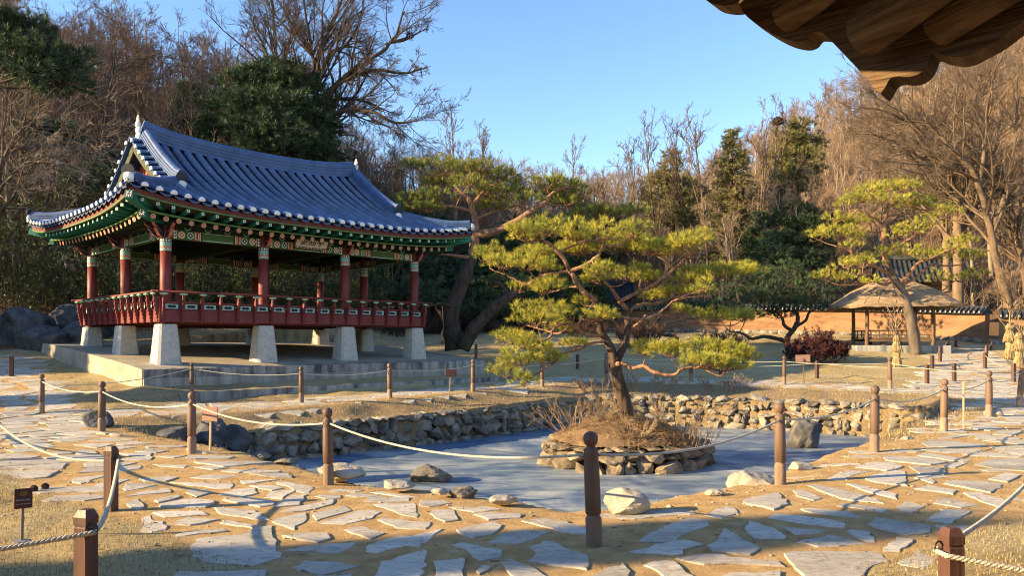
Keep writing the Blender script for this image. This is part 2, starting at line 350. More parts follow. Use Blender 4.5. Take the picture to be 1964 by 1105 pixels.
def inside(x, y, pts):
    r = np.zeros(np.shape(x), bool); n = len(pts)
    for i in range(n):
        a = pts[i]; b = pts[(i+1) % n]
        if a[1] == b[1]: continue
        c = ((a[1] > y) != (b[1] > y)) & (x < (b[0]-a[0])*(y-a[1])/(b[1]-a[1])+a[0]); r ^= c
    return r
PATHS = [([(0, 4.6), (.2, 5.8), (-3.3, 8.6), (-6.1, 11.3), (-9.2, 14.5), (-12.6, 18.6), (-15.5, 22.5), (-18.5, 26)], 1.15),
         ([(0, 4.6), (.2, 5.8), (4.2, 8.6), (6.9, 11.0), (9.8, 14.3), (12.8, 18.3), (14.6, 22), (16, 26)], 1.25),
         ([(-9.9, 16.6), (-7.0, 18.6), (-4.2, 21.4), (-1.2, 24.6), (1.8, 27.2), (5, 27.4), (9, 26.2), (13, 23.6)], .55),
         ([(13.5, 23), (16.2, 27), (18.6, 31), (20.5, 34), (22.4, 38)], .9)]
def path_dist(x, y):
    d = np.full(np.shape(x), 1e9)
    for p, w in PATHS: d = np.minimum(d, seg_dist(x, y, p)-w)
    return d
def height(x, y, fine=True):
    x = np.asarray(x, float); y = np.asarray(y, float)
    z = np.interp(y, [-80, 14, 18, 25, 30, 36, 41, 46, 58, 75, 260], [0, 0, .02, .17, .46, 1.3, 1.75, 2.1, 2.6, 3.2, 6])
    z = z + np.clip(.10*(y-17.3), 0, 1.2)*sstep(-6, -10.5, x)*(1-sstep(34, 60, y)*.6)
    # wooded hills
    q = (-x-13)*.75+(y-39)*.66
    hl = .62*np.where(q > 0, q*q/(q+6), 0); cp = np.interp(x/np.maximum(y, 5), [-.36, -.25, -.15, -.1, -.05, 0, .1], [42, 26, 19, 18, 18, 17, 9]); hl = cp*np.tanh(hl/cp)*sstep(.2, .02, x/np.maximum(y, 5))
    q2 = (-x-26)*.8+(y-6)*.25
    hl = np.maximum(hl, 15*np.tanh(.5*np.where(q2 > 0, q2*q2/(q2+6), 0)/15))
    p = (x-12)*.5+(y-50)*.87
    hr = np.interp(x/np.maximum(y, 5), [-.3, -.1, .05, .22, .35, .56, .8], [6, 14, 18, 21, 27, 35, 45])*sstep(0, 82, p)
    far = np.maximum(hl, 0)+np.maximum(hr, 0)*sstep(-60, 0, x+20)*(1-.7*sstep(0, 15, hl))
    z = z+far+np.where(far > .3, n2(x, y, .11, 3, 3)*np.minimum(far*.3, .9), 0)
    # grass terrace in front of the pavilion
    u, v = to_uv(x, y)
    inu = sstep(PU0-.5, PU0+.1, u)*sstep(PU1+.6, PU1-.2, u)
    tz = np.where(v > PV0-1.25, .33+.13*sstep(PV0-1.25, PV0, v), .13+.05*sstep(PU0, PU1, u))
    inv = sstep(PV0-2.4, PV0-1.6, v)*sstep(PV0+.6, PV0+.2, v)
    z = z*(1-inu*inv)+tz*inu*inv
    z = np.where((u > PU0+.3) & (u < PU1-.3) & (v > PV0+.3) & (v < PV1-.3), np.minimum(z, .7), z)
    # pond basin
    dn = seg_dist(x, y, NEAR); dw = np.minimum(seg_dist(x, y, WALL_L), seg_dist(x, y, WALL_R)); ins = inside(x, y, POND)
    z = np.where(~ins, z-(.05*(1-sstep(0, .8, dn)))-.26*(1-sstep(.2, 1.9, dw))*sstep(.6, 2.5, dn), z)
    z = np.where(ins, np.maximum(np.minimum(-.06-1.15*dn, -.05), -1.5), z)
    # island
    di = np.hypot(x-ISL[0], y-ISL[1])
    z = np.where(di < ISL[2]-.35, -1.3, z)
    if fine:
        dp = path_dist(x, y)
        amp = .006+.04*sstep(0, .8, dp)
        z = z+np.where(ins & (dn > .8), 0, amp*n2(x, y, 1.4, 5, 3))
    return z
def ground_hit(px, py, dmax=200):
    d = np.arange(3.0, dmax, .04); x = (px-CX)/F*d; zr = EYE-(py-HY)/F*d
    h = height(x, d, False); k = np.argmax(zr <= h)
    return np.array((x[k], d[k], h[k]))

def ground_material():
    m = bpy.data.materials.new('ground'); m.use_nodes = True; nt = m.node_tree; N = nt.nodes; L = nt.links; b = N['Principled BSDF']
    b.inputs['Roughness'].default_value = .95; b.inputs['Specular IOR Level'].default_value = .1
    tc = N.new('ShaderNodeTexCoord')
    def noise(s, det=8, rough=.6):
        n = N.new('ShaderNodeTexNoise'); n.inputs['Scale'].default_value = s; n.inputs['Detail'].default_value = det; n.inputs['Roughness'].default_value = rough
        L.new(tc.outputs['Object'], n.inputs['Vector']); return n.outputs['Fac']
    def ramp(f, *st):
        r = N.new('ShaderNodeValToRGB'); e = r.color_ramp.elements; e[0].position = st[0][0]; e[0].color = (*st[0][1], 1); e[1].position = st[-1][0]; e[1].color = (*st[-1][1], 1)
        for p, c in st[1:-1]: q = e.new(p); q.color = (*c, 1)
        L.new(f, r.inputs['Fac']); return r.outputs['Color']
    def attr(n): a = N.new('ShaderNodeAttribute'); a.attribute_name = n; return a.outputs['Fac']
    def mix(f, a, c):
        x = N.new('ShaderNodeMix'); x.data_type = 'RGBA'; L.new(f, x.inputs['Factor']); L.new(a, x.inputs['A']); L.new(c, x.inputs['B']); return x.outputs['Result']
    def edge(f, nz, amt):   # break the border of a mask with noise
        a = N.new('ShaderNodeMath'); a.operation = 'MULTIPLY_ADD'; L.new(nz, a.inputs[0]); a.inputs[1].default_value = amt; a.inputs[2].default_value = -amt/2
        c = N.new('ShaderNodeMath'); c.operation = 'ADD'; c.use_clamp = True; L.new(f, c.inputs[0]); L.new(a.outputs[0], c.inputs[1])
        s = N.new('ShaderNodeMapRange'); s.interpolation_type = 'SMOOTHSTEP'; s.inputs['From Min'].default_value = .3; s.inputs['From Max'].default_value = .7; L.new(c.outputs[0], s.inputs['Value']); return s.outputs[0]
    big, mid, fine = noise(.7), noise(5), noise(34, 6, .75)
    soil = ramp(mid, (.3, (.34, .205, .085)), (.5, (.46, .295, .13)), (.72, (.55, .38, .185)))
    soil = mix(ramp(fine, (.56, (0, 0, 0)), (.72, (.7, .7, .7))), soil, ramp(fine, (.5, (.2, .125, .06)), (.8, (.15, .1, .05))))
    g = ramp(fine, (.3, (.20, .14, .07)), (.5, (.38, .28, .13)), (.75, (.52, .41, .21)))
    g = mix(ramp(big, (.42, (0, 0, 0)), (.6, (1, 1, 1))), g, ramp(fine, (.3, (.29, .22, .115)), (.75, (.56, .46, .26))))
    lit = ramp(noise(14, 8, .8), (.3, (.05, .03, .018)), (.48, (.13, .078, .042)), (.66, (.24, .15, .08)), (.8, (.33, .22, .12)))
    bank = ramp(noise(22, 8, .8), (.3, (.10, .07, .045)), (.5, (.27, .19, .10)), (.75, (.42, .32, .18)))
    col = mix(edge(attr('grass'), mid, .9), soil, g)
    col = mix(edge(attr('bank'), mid, .9), col, bank)
    col = mix(edge(attr('litter'), noise(1.2), .8), col, lit)
    L.new(col, b.inputs['Base Color'])
    ad = N.new('ShaderNodeMath'); ad.operation = 'MULTIPLY_ADD'; L.new(mid, ad.inputs[0]); ad.inputs[1].default_value = 1.2; L.new(fine, ad.inputs[2])
    bp = N.new('ShaderNodeBump'); bp.inputs['Strength'].default_value = .9; bp.inputs['Distance'].default_value = .03
    L.new(ad.outputs[0], bp.inputs['Height']); L.new(bp.outputs[0], b.inputs['Normal'])
    return m
def axis(*seg):
    out = []
    for a, b, st in seg: out += list(np.arange(a, b, st))
    return np.array(out)
gx = np.concatenate([axis((-200, -60, 6), (-60, -24, 1.5), (-24, -13, .4), (-13, 14, .105), (14, 28, .4), (28, 60, 1.5), (60, 261, 6))])
gy = np.concatenate([axis((-90, -10, 5), (-10, 3, .6), (3, 29, .105), (29, 42, .4), (42, 70, 1.2), (70, 140, 3), (140, 330, 10))])
GX, GY = np.meshgrid(gx, gy)
GZ = height(GX, GY)
nx, ny = len(gx), len(gy)
idx = np.arange(nx*ny).reshape(ny, nx)
gm = MB(); gm.add(np.stack([GX, GY, GZ], -1).reshape(-1, 3), np.stack([idx[:-1, :-1], idx[:-1, 1:], idx[1:, 1:], idx[1:, :-1]], -1).reshape(-1, 4), sm=True)
ground = gm.build('ground', ground_material()); struct(ground)
dpth = path_dist(GX, GY); dpond = np.where(inside(GX, GY, POND), 0, seg_dist(GX, GY, POND, True))
dwl = np.minimum(seg_dist(GX, GY, WALL_L), seg_dist(GX, GY, WALL_R))
u_, v_ = to_uv(GX, GY)
q_ = np.maximum((-GX-13)*.75+(GY-39)*.66, np.maximum((-GX-25)*.8+(GY-6)*.25, (GX-12)*.5+(GY-50)*.87))
GR = sstep(.0, .5, dpth)*np.maximum(sstep(1.6, 2.4, dpond), sstep(9.5, 8.4, GY)*0)
BK = sstep(2.3, 1.5, dpond)*sstep(-.1, .5, dpth)*np.maximum(sstep(9, 13, np.abs(GX)+GY*.35), sstep(2.2, 1.2, dwl))
BK = np.maximum(BK, sstep(5.0, 3.0, seg_dist(GX, GY, [(-8.6, 15.5), (-10.5, 18.5), (-9, 19.0)]))*sstep(0, .4, dpth)*.55)
LT = sstep(-1.5, 2.0, q_)
for nme, arr in (('grass', GR), ('bank', BK), ('litter', LT)):
    at = ground.data.attributes.new(nme, 'FLOAT', 'POINT'); at.data.foreach_set('value', arr.ravel().astype(np.float32))

# ------------------------------------------------------------------ frozen pond
def ice_material():
    m = bpy.data.materials.new('pond_ice'); m.use_nodes = True; nt = m.node_tree; N = nt.nodes; L = nt.links; b = N['Principled BSDF']
    tc = N.new('ShaderNodeTexCoord'); mp = N.new('ShaderNodeMapping'); mp.inputs['Scale'].default_value = (.55, 1.5, 1); L.new(tc.outputs['Object'], mp.inputs['Vector'])
    def noise(s, det, ro): n = N.new('ShaderNodeTexNoise'); n.inputs['Scale'].default_value = s; n.inputs['Detail'].default_value = det; n.inputs['Roughness'].default_value = ro; n.inputs['Distortion'].default_value = .5; L.new(mp.outputs[0], n.inputs['Vector']); return n.outputs['Fac']
    r = N.new('ShaderNodeValToRGB'); e = r.color_ramp.elements
    e[0].position = .32; e[0].color = (.075, .11, .17, 1); e[1].position = .72; e[1].color = (.48, .47, .43, 1); q = e.new(.5); q.color = (.22, .255, .285, 1)
    L.new(noise(1.3, 10, .68), r.inputs['Fac']); L.new(r.outputs[0], b.inputs['Base Color'])
    pt = N.new('ShaderNodeTexNoise'); pt.inputs['Scale'].default_value = .55; pt.inputs['Detail'].default_value = 7; pt.inputs['Roughness'].default_value = .6; pt.inputs['Distortion'].default_value = .8; L.new(tc.outputs['Object'], pt.inputs['Vector'])
    rp_ = N.new('ShaderNodeValToRGB'); rp_.color_ramp.elements[0].position = .43; rp_.color_ramp.elements[0].color = (.40, .52, .70, 1); rp_.color_ramp.elements[1].position = .58; rp_.color_ramp.elements[1].color = (1.1, 1.08, 1.0, 1); L.new(pt.outputs['Fac'], rp_.inputs['Fac'])
    mxp = N.new('ShaderNodeMix'); mxp.data_type = 'RGBA'; mxp.blend_type = 'MULTIPLY'; mxp.inputs['Factor'].default_value = 1.0; L.new(r.outputs[0], mxp.inputs['A']); L.new(rp_.outputs[0], mxp.inputs['B']); L.new(mxp.outputs['Result'], b.inputs['Base Color'])
    r2 = N.new('ShaderNodeMapRange'); r2.inputs['From Min'].default_value = .35; r2.inputs['From Max'].default_value = .7; r2.inputs['To Min'].default_value = .34; r2.inputs['To Max'].default_value = .7
    L.new(noise(2.3, 8, .6), r2.inputs['Value']); L.new(r2.outputs[0], b.inputs['Roughness'])
    b.inputs['Specular IOR Level'].default_value = .4
    bp = N.new('ShaderNodeBump'); bp.inputs['Strength'].default_value = .25; bp.inputs['Distance'].default_value = .02; L.new(noise(9, 8, .6), bp.inputs['Height']); L.new(bp.outputs[0], b.inputs['Normal'])
    return m
im = MB(); ix, iy = np.meshgrid(np.linspace(-9, 13, 45), np.linspace(6.8, 26, 40)); ii = np.arange(ix.size).reshape(ix.shape)
im.add(np.stack([ix, iy, np.full(ix.shape, WATER)], -1).reshape(-1, 3), np.stack([ii[:-1, :-1], ii[:-1, 1:], ii[1:, 1:], ii[1:, :-1]], -1).reshape(-1, 4), sm=True)
struct(im.build('frozen_pond_water', ice_material()))

# ------------------------------------------------------------------ dry stone retaining walls of the pond
def stone_wall(name, line, ztop, zbot, seed, mat, batter=.12, closed=False):
    rng = np.random.default_rng(seed); mb = MB(); line = np.asarray(line, float)
    if closed: line = np.concatenate([line, line[:1]])
    seg = np.r_[0, np.cumsum(np.hypot(*np.diff(line, axis=0).T))]; Lt = seg[-1]
    at = lambda s: np.array([np.interp(s, seg, line[:, 0]), np.interp(s, seg, line[:, 1])])
    z = zbot; row = 0
    while z < ztop-.04:
        h = rng.uniform(.19, .34) if row else rng.uniform(.28, .4)
        if z+h > ztop-.06: h = ztop-z
        s = -rng.uniform(0, .3)
        while s < Lt:
            w = rng.uniform(.24, .62)*(1.15 if row == 0 else 1); hh = h*rng.uniform(.85, 1.25)
            if rng.random() < .22: w *= .55
            p = at(min(max(s+w/2, 0), Lt)); q = at(min(s+w/2+.15, Lt)); r_ = at(max(s+w/2-.15, 0)); tg = nrm(q-r_)
            nin = np.array((tg[1], -tg[0]))*-1
            V, T = rock(rng, 3, 12, .09, (.42, .8))
            V = V*np.array((w*.54, .2+rng.uniform(0, .06), hh*.55))
            V = V@rot_any(rng, 0).T if False else V
            a = rng.normal()*.12; c, sn = math.cos(a), math.sin(a)
            V = np.c_[V[:, 0]*c-V[:, 2]*sn, V[:, 1], V[:, 0]*sn+V[:, 2]*c]
            off = (z-zbot)*batter+rng.uniform(-.04, .05)
            X = p[0]+V[:, 0]*tg[0]+(V[:, 1]+off)*-nin[0]; Y = p[1]+V[:, 0]*tg[1]+(V[:, 1]+off)*-nin[1]
            mb.add(np.c_[X, Y, z+hh/2+V[:, 2]+rng.uniform(-.03, .03)], T=T, a=rng.uniform(.3, 1.7))
            s += w*.97
        z += h*.93; row += 1
    return mb.build(name, mat)
def densify(l, n=8): return spline(l, n)
tag(stone_wall('stone_retaining_wall', densify(WALL_L)[::1], -.2, -1.18, 11, MAT['stone_w']),
    'shaded dry stone retaining wall of the pond below the pavilion steps', 'retaining wall')
tag(stone_wall('stone_retaining_wall', densify(WALL_R)[::1], -.05, -1.18, 12, MAT['stone_w']),
    'sunlit dry stone retaining wall of the pond behind the dark standing rock', 'retaining wall')
# island: mound and its ring of stones
isl = empty('pond_island', (ISL[0], ISL[1], WATER)); tag(isl, 'round stone-ringed island with dry grass mound in the frozen pond', 'island')
rng = np.random.default_rng(5)
th = np.linspace(0, 2*np.pi, 40, endpoint=False); rad = ISL[2]*(1+.05*np.sin(3*th+1)+.03*np.sin(7*th))
ring = np.stack([np.cos(-th)*rad, np.sin(-th)*rad], -1)
o = stone_wall('stone_ring', ring, .48, -.15, 21, MAT['stone_i'], .14, True); o.parent = isl
mm = MB(); nr, na = 12, 64; rr = np.linspace(0, 1, nr); aa = np.linspace(0, 2*np.pi, na, endpoint=False)
RR, AA = np.meshgrid(rr, aa, indexing='ij'); R0 = (ISL[2]-.16)*(1+.05*np.sin(3*-AA+1)+.03*np.sin(7*-AA))
X = RR*R0*np.cos(AA); Y = RR*R0*np.sin(AA); Z = .50+.52*(1-RR**1.7)+.05*n2(X, Y, 2.2, 8)
k_ = np.arange(nr*na).reshape(nr, na); mm.add(np.stack([X, Y, Z], -1).reshape(-1, 3), np.stack([k_[:-1], np.roll(k_, -1, 1)[:-1], np.roll(k_, -1, 1)[1:], k_[1:]], -1).reshape(-1, 4), sm=True)
mm.build('mound', MAT['mound'], isl)
def island_z(x, y):
    r = np.hypot(x-ISL[0], y-ISL[1])/(ISL[2]-.16); return WATER+.50+.52*(1-np.minimum(r, 1)**1.7)
# ------------------------------------------------------------------ flagstone path
TR = {}
TR['A'] = (240, 920, 4.91, """0,150 140,105 350,75 400,75 440,108 200,130|0,30 130,30 300,42 150,78 0,105|280,185 420,145 500,138 525,150 440,180 310,207|5,215 125,170 180,245 130,268 65,265|315,240 330,220 550,180 680,172 825,185 760,250 560,255|410,15 1015,28 1000,72 900,75 640,50|570,108 640,72 820,110 680,155|880,130 1030,85 1230,72 1250,120 1100,152|915,180 1130,152 1400,190 1410,222 1270,245 1060,205|1310,155 1380,100 1610,90 1480,170|1170,52 1320,42 1500,72 1380,98|1420,22 1530,10 1780,75 1740,118 1680,120|1390,252 1570,140 1720,132 1640,228|1450,292 1960,175 1960,225 1700,285|1380,385 1430,350 1700,300 1715,345 1670,400 1580,460|835,255 1000,260 1220,275 1370,367 1200,360 900,310|270,300 700,283 775,320 370,345|130,470 160,350 225,320 275,380 360,380 390,460 250,490 160,488|445,415 590,350 905,365 620,422|890,400 950,375 1250,425 1200,442|421,545 480,505 700,465 920,452 970,475 700,500|370,655 430,590 600,565 850,525 1160,485 1230,440 1390,420 1385,510 1430,620 1468,720 1190,798 900,780 600,720 450,705|260,775 370,715 450,735 590,770 520,810 390,855 290,825|384,908 450,850 800,855 1345,840 1280,940 384,950|1470,515 1640,495 1900,492 1960,545 1820,585 1640,555""")
TR['B'] = (600, 920, 4.91, """590,930 640,790 615,760 1065,645 1025,930|1130,760 1420,720 1443,740 1405,940 1115,930 1170,840 1160,790|1305,600 1390,575 1545,605 1770,660 1775,715 1590,750 1440,645|1540,850 1590,790 1680,803 1650,840 1580,880|-262,655 -100,620 150,592 410,580 350,630 245,678 0,662|-202,815 -80,750 150,760 435,800 250,850 80,888 -40,860|290,462 440,425 690,495 545,555|500,665 510,610 700,545 820,515 930,515 1230,450 1160,490 1080,570 990,625 870,612 740,635 610,680|605,370 640,350 740,360 900,385 1115,390 1060,455 780,445 690,405|1350,465 1710,385 1775,420 1770,450 1690,505 1510,552 1440,530|1640,575 1830,490 1960,460 2260,485 2050,560 1900,595|10,310 300,238 365,285 30,380|50,400 250,350 420,285 600,280 632,300 560,355 400,390 300,412|575,225 960,215 985,345 850,325|480,200 530,155 910,160 915,195 700,208|1005,245 1010,185 1230,180 1315,210 1100,250|1105,310 1140,275 1330,280 1385,370 1250,390 1150,350|1270,250 1380,230 1600,225 1780,262 1520,298 1400,280|1510,320 1600,305 1960,295 1960,340 1650,368|140,105 170,80 480,80 400,108|310,140 350,118 660,140 400,158|540,105 640,85 1000,150 830,155|10,150 40,135 265,140 260,165 120,180|2,890 100,895 365,875 365,940 0,940""")
TR['C'] = (960, 920, 4.91, """260,765 345,670 275,635 400,565 490,570 620,645 820,695 830,735 815,838 500,800|0,770 100,725 135,760 250,795 370,860 490,930 170,930 60,840|815,930 1020,815 1150,768 1190,815 1225,940|1335,795 1530,745 1640,755 1715,830 1865,930 1580,930 1420,815|1200,675 1440,610 1560,575 1740,555 1920,600 1720,640 1720,690 1400,690|1290,565 1350,520 1560,430 1720,365 1810,350 1960,370 1960,420 1750,490 1640,565 1450,575|190,380 420,350 620,390 840,460 840,505 680,500 480,450""")
TR['D'] = (1320, 920, 4.91, """-127,725 130,690 320,690 640,745 850,750 910,800 700,790 400,775 150,780 0,755|525,215 540,170 700,140 845,112 940,225 805,275 700,245|150,325 380,240 480,285 310,360|980,95 1080,88 1265,165 1180,188 1020,140|1120,45 1200,35 1680,140 1850,218 1650,200 1450,175 1300,115|1490,30 1560,30 1960,130 1960,175 1700,110|1050,265 1150,258 1520,295 1630,352 1440,338 1100,290|750,355 820,315 1300,355 1490,400 1485,445 1350,440 1000,395|1395,240 1450,215 1885,272 1840,305 1600,265|535,450 570,380 810,450 925,530 900,548 740,555 610,545|845,425 1050,450 1340,475 1200,495 1000,508|195,640 285,540 320,450 350,448 560,575 685,625 590,695 230,660|1015,578 1170,540 1330,500 1680,598 1500,605 1215,622|1480,475 1540,465 1695,475 1755,540 1750,578 1690,580|890,690 1000,665 1750,662 1910,755 1680,830 1600,930 1100,930 1000,790|300,890 400,870 880,845 880,940 310,940""")
TR['G'] = (1564, 920, 4.91, """1040,370 1200,280 1185,272 1465,290 1270,412|495,410 580,350 1090,430 1095,490 860,510 790,500 620,465|633,660 760,530 920,548 800,668|775,770 860,730 940,655 1150,740 1090,805 1010,830 800,795|1110,210 1150,160 1300,175 1550,235 1370,255|1400,115 1550,115 1830,205 1710,245 1540,195|760,240 830,200 920,205 1030,245 920,305 800,290|1200,30 1240,0 1550,5 1770,40 1650,118|925,75 1070,45 1335,95 1300,128|1110,425 1160,418 1450,430 1550,480 1250,480|850,905 930,885 1060,900 1060,940 850,940""")
TR['E'] = (1600, 780, 5.022, """845,340 930,310 1480,360 1400,385 900,380|470,480 500,465 850,480 1090,525 930,555 500,510|200,580 320,530 560,530 660,568 590,600 500,612|284,685 400,640 580,605 690,615 700,755 540,740 380,720|720,570 900,570 1030,575 1085,630 1060,648 830,640|1360,550 1500,500 1828,495 1900,550 1828,612 1550,590|1490,690 1640,630 1800,650 1670,720|15,640 100,605 360,615 180,650 120,685|800,465 880,435 1090,470 1330,510 1250,520 1000,490|1000,300 1100,270 1290,275 1130,300|1280,200 1420,165 1640,210 1500,230|1520,260 1600,225 1828,225 1750,275|1030,570 1130,530 1290,530 1170,580|770,680 870,675 985,720 950,730""")
TR['F'] = (140, 820, 3.928, """0,375 260,350 60,418 0,405|160,435 260,395 430,385 300,430|370,450 410,420 630,430 390,475|490,380 720,360 795,370 700,400 540,402|880,370 1000,350 1290,352 1080,388|1260,395 1560,388 1290,420|600,270 870,280 840,298 650,285|620,210 860,205 760,225|470,175 560,155 720,172 620,188|40,335 110,300 520,280 510,305 380,320|350,190 600,185 580,210 420,208|240,165 340,135 490,140 360,160|910,290 1000,285 1170,298 1050,312|1160,330 1380,300 1250,335|0,125 100,115 320,120 180,150|20,185 60,160 160,170 190,190 60,200|1330,345 1620,325 1640,370 1460,365""")
def tr_polys():
    out = []
    for ox, oy, s, t in TR.values():
        for pl in t.split('|'):
            q = []
            for w in pl.split():
                a, b = w.split(','); X = ox+float(a)/s; Y = oy+float(b)/s; d = (EYE-.02)*F/(Y-HY); q.append(((X-CX)/F*d, d))
            out.append(np.array(q))
    return out
def poly_area(p): x, y = p[:, 0], p[:, 1]; return .5*np.sum(x*np.roll(y, -1)-np.roll(x, -1)*y)
def clip_poly(P, n, c):      # keep n.x <= c
    out = []; s = P@n-c
    for i in range(len(P)):
        j = (i+1) % len(P)
        if s[i] <= 0: out.append(P[i])
        if s[i]*s[j] < 0: t = s[i]/(s[i]-s[j]); out.append(P[i]+t*(P[j]-P[i]))
    return np.array(out)
pr = np.random.default_rng(77); traced = tr_polys(); slabs = list(traced)
tc_ = np.array([p.mean(0) for p in traced])
pts = []; STR = 1.7
for path, w in PATHS:
    path = np.array(path, float); sg = np.hypot(*np.diff(path, axis=0).T)
    for (a, b), l in zip(zip(path[:-1], path[1:]), sg):
        for k in range(int(l*w*26)):
            t = pr.random(); d = nrm(b-a); n = np.array((-d[1], d[0])); p = a+t*(b-a)+n*pr.uniform(-w-.15, w+.15); pts.append(p)
keep = []
for p in pts:
    if all(((p[0]-q[0])/STR)**2+(p[1]-q[1])**2 > .37**2 for q in keep): keep.append(p)
keep = np.array(keep)
for i, p in enumerate(keep):
    if inside(p[0], p[1], POND) or seg_dist(p[0], p[1], NEAR) < .45: continue
    P = np.array([(p[0]+dx, p[1]+dy) for dx, dy in ((-.75, -.45), (.75, -.45), (.75, .45), (-.75, .45))])
    dd = keep-p; near = np.where((np.abs(dd[:, 0]) < 2) & (np.abs(dd[:, 1]) < 1.2))[0]
    for j in near:
        if j == i: continue
        q = keep[j]; n = np.array(((q[0]-p[0])/STR**2, q[1]-p[1])); c = n@((p+q)/2); P = clip_poly(P, n, c)
        if len(P) < 3: break
    if len(P) < 3: continue
    P = P.mean(0)+(P-P.mean(0))*pr.uniform(.74, .94)
    if abs(poly_area(P)) < .035: continue
    P_full = P
    for sc_ in (1.0, .74, .52):
      P = P_full.mean(0)+(P_full-P_full.mean(0))*sc_
      bad = abs(poly_area(P)) < .03
      for T_ in traced:
          if abs(T_[:, 0].mean()-p[0]) < 2.2 and abs(T_[:, 1].mean()-p[1]) < 1.6:
            if inside(P[:, 0], P[:, 1], T_).any() or inside(T_[:, 0], T_[:, 1], P).any() or inside(p[0], p[1], T_): bad = True; break
      if not bad: slabs.append(P); break
pm = MB()
for P in slabs:
    if poly_area(P) < 0: P = P[::-1]
    dist = np.hypot(*(P.mean(0))); st = .05+.006*dist; Q = []
    for i in range(len(P)):
        a, b = P[i], P[(i+1) % len(P)]; l = np.hypot(*(b-a)); k = max(1, int(l/st)); d = (b-a)/max(l, 1e-6); n = np.array((d[1], -d[0]))
        for t in range(k): Q.append(a+(b-a)*t/k+(n*pr.normal()*.014 if t else n*pr.normal()*.006))
    Q = np.array(Q); nq = len(Q); c = Q.mean(0)
    ctr = np.roll(Q, 1, 0)+np.roll(Q, -1, 0)-2*Q
    inn = c+(Q-c)*(1-.012/max(.12, math.sqrt(abs(poly_area(P)))))
    z0 = height(Q[:, 0], Q[:, 1], False); tl = pr.normal(size=2)*.006
    pl_ = np.linalg.lstsq(np.c_[Q-c, np.ones(nq)], z0, rcond=None)[0]; zt = (Q-c)@(pl_[:2]+tl)+pl_[2]+(pr.uniform(.008, .014) if len(pm.S) < 3*len(traced) else pr.uniform(.004, .010))
    V = np.concatenate([np.c_[Q, z0-.06], np.c_[Q, zt-.005], np.c_[inn, zt]])
    Qd = [[r*nq+i, r*nq+(i+1) % nq, (r+1)*nq+(i+1) % nq, (r+1)*nq+i] for r in (0, 1) for i in range(nq)]
    pm.add(V, Qd, N=[list(range(2*nq, 3*nq))], a=pr.uniform(.35, 1.65))
struct(pm.build('path', MAT['slab']))
# ------------------------------------------------------------------ terrace (platform) and kerbs
PVT = [(-4.56, .92), (-3.3, 1.06), (-.1, 1.29), (3.2, 1.55), (6.2, 1.66)]
def plat_z(u, v):
    return np.interp(v, [a for a, b in PVT], [b for a, b in PVT])+.02*sstep(PU0, PU1, u)
ter = empty('pavilion_terrace', (*uv(PU0, PV0), .4)); tag(ter, 'low stone terrace with pale paved top that carries the red pavilion', 'terrace')
def uvw(U, V, Z, base=ter):
    U = np.asarray(U, float); V = np.asarray(V, float)
    return np.stack([PAV_O[0]+U*UX[0]+V*VX[0], PAV_O[1]+U*UX[1]+V*VX[1], np.broadcast_to(Z, U.shape)], -1)-np.array(base.location)
us = np.linspace(PU0, PU1, 30); vs = np.linspace(PV0, PV1, 30); UU, VV = np.meshgrid(us, vs); ZZ = plat_z(UU, VV)
t = MB(); k_ = np.arange(UU.size).reshape(UU.shape); t.add(uvw(UU, VV, ZZ).reshape(-1, 3), np.stack([k_[:-1, :-1], k_[:-1, 1:], k_[1:, 1:], k_[1:, :-1]], -1).reshape(-1, 4), sm=True)
t.build('paved_top', MAT['terrace'], ter)
def edge_wall(name, a, b, ztop_f, zbot, thick, seed, mat, lens=(1.2, 2.0), proud=0.012):
    """coursed kerb blocks along uv line a->b"""
    rng = np.random.default_rng(seed); mb = MB(); a = np.array(a, float); b = np.array(b, float); L = np.hypot(*(b-a)); d = (b-a)/L; n = np.array((d[1], -d[0])); s = 0
    while s < L-.01:
        l = min(rng.uniform(*lens), L-s)
        if L-s-l < .4: l = L-s
        p0 = a+d*(s+.006); p1 = a+d*(s+l-.006); pr_ = proud+rng.uniform(-.004, .006)
        pts = np.array([p0+n*pr_, p1+n*pr_, p1-n*thick, p0-n*thick])
        zt = [ztop_f(*pts[0]), ztop_f(*pts[1]), ztop_f(*pts[2]), ztop_f(*pts[3])]; b_ = .012
        cen = pts.mean(0); inn = pts+(cen-pts)*np.array([[b_/l*2], [b_/l*2], [b_/l*2], [b_/l*2]])
        V = np.concatenate([uvw(pts[:, 0], pts[:, 1], zbot), uvw(pts[:, 0], pts[:, 1], np.array(zt)-b_), uvw(inn[:, 0], inn[:, 1], np.array(zt))])
        Q = [[r*4+i, r*4+(i+1) % 4, (r+1)*4+(i+1) % 4, (r+1)*4+i] for r in (0, 1) for i in range(4)]
        mb.add(V, Q, N=[[8, 9, 10, 11]], a=rng.uniform(.4, 1.6)); s += l
    return mb.build(name, mat, ter)
zt_ = lambda u, v: float(plat_z(u, v))+.006
kb = M('terrace_kerb', (.36, .33, .29), (.075, .07, .075), 1.3, .85, .3, 20, .25, stretch=(2.5, 2.5, .6), tint=.3, lo=.36, hi=.6)
ws = M('terrace_side', (.44, .38, .28), (.24, .20, .15), 1.3, .9, .3, 20, .2, stretch=(1.2, 1.2, 1), tint=.15)
edge_wall('front_kerb_upper_course', (PU0, PV0), (PU1, PV0), lambda u, v: zt_(u, v), .70, .28, 1, kb)
edge_wall('front_kerb_lower_course', (PU0, PV0), (PU1, PV0), lambda u, v: .695, .1, .2, 2, M('lower_kerb', (.40, .37, .31), (.20, .185, .16), 1.3, .9, .3, 20, .2, stretch=(2.5, 2.5, .6), tint=.2), proud=.05)
edge_wall('side_kerb', (PU0, PV1), (PU0, PV0+.02), zt_, .1, .28, 3, ws, (2.2, 3.0))
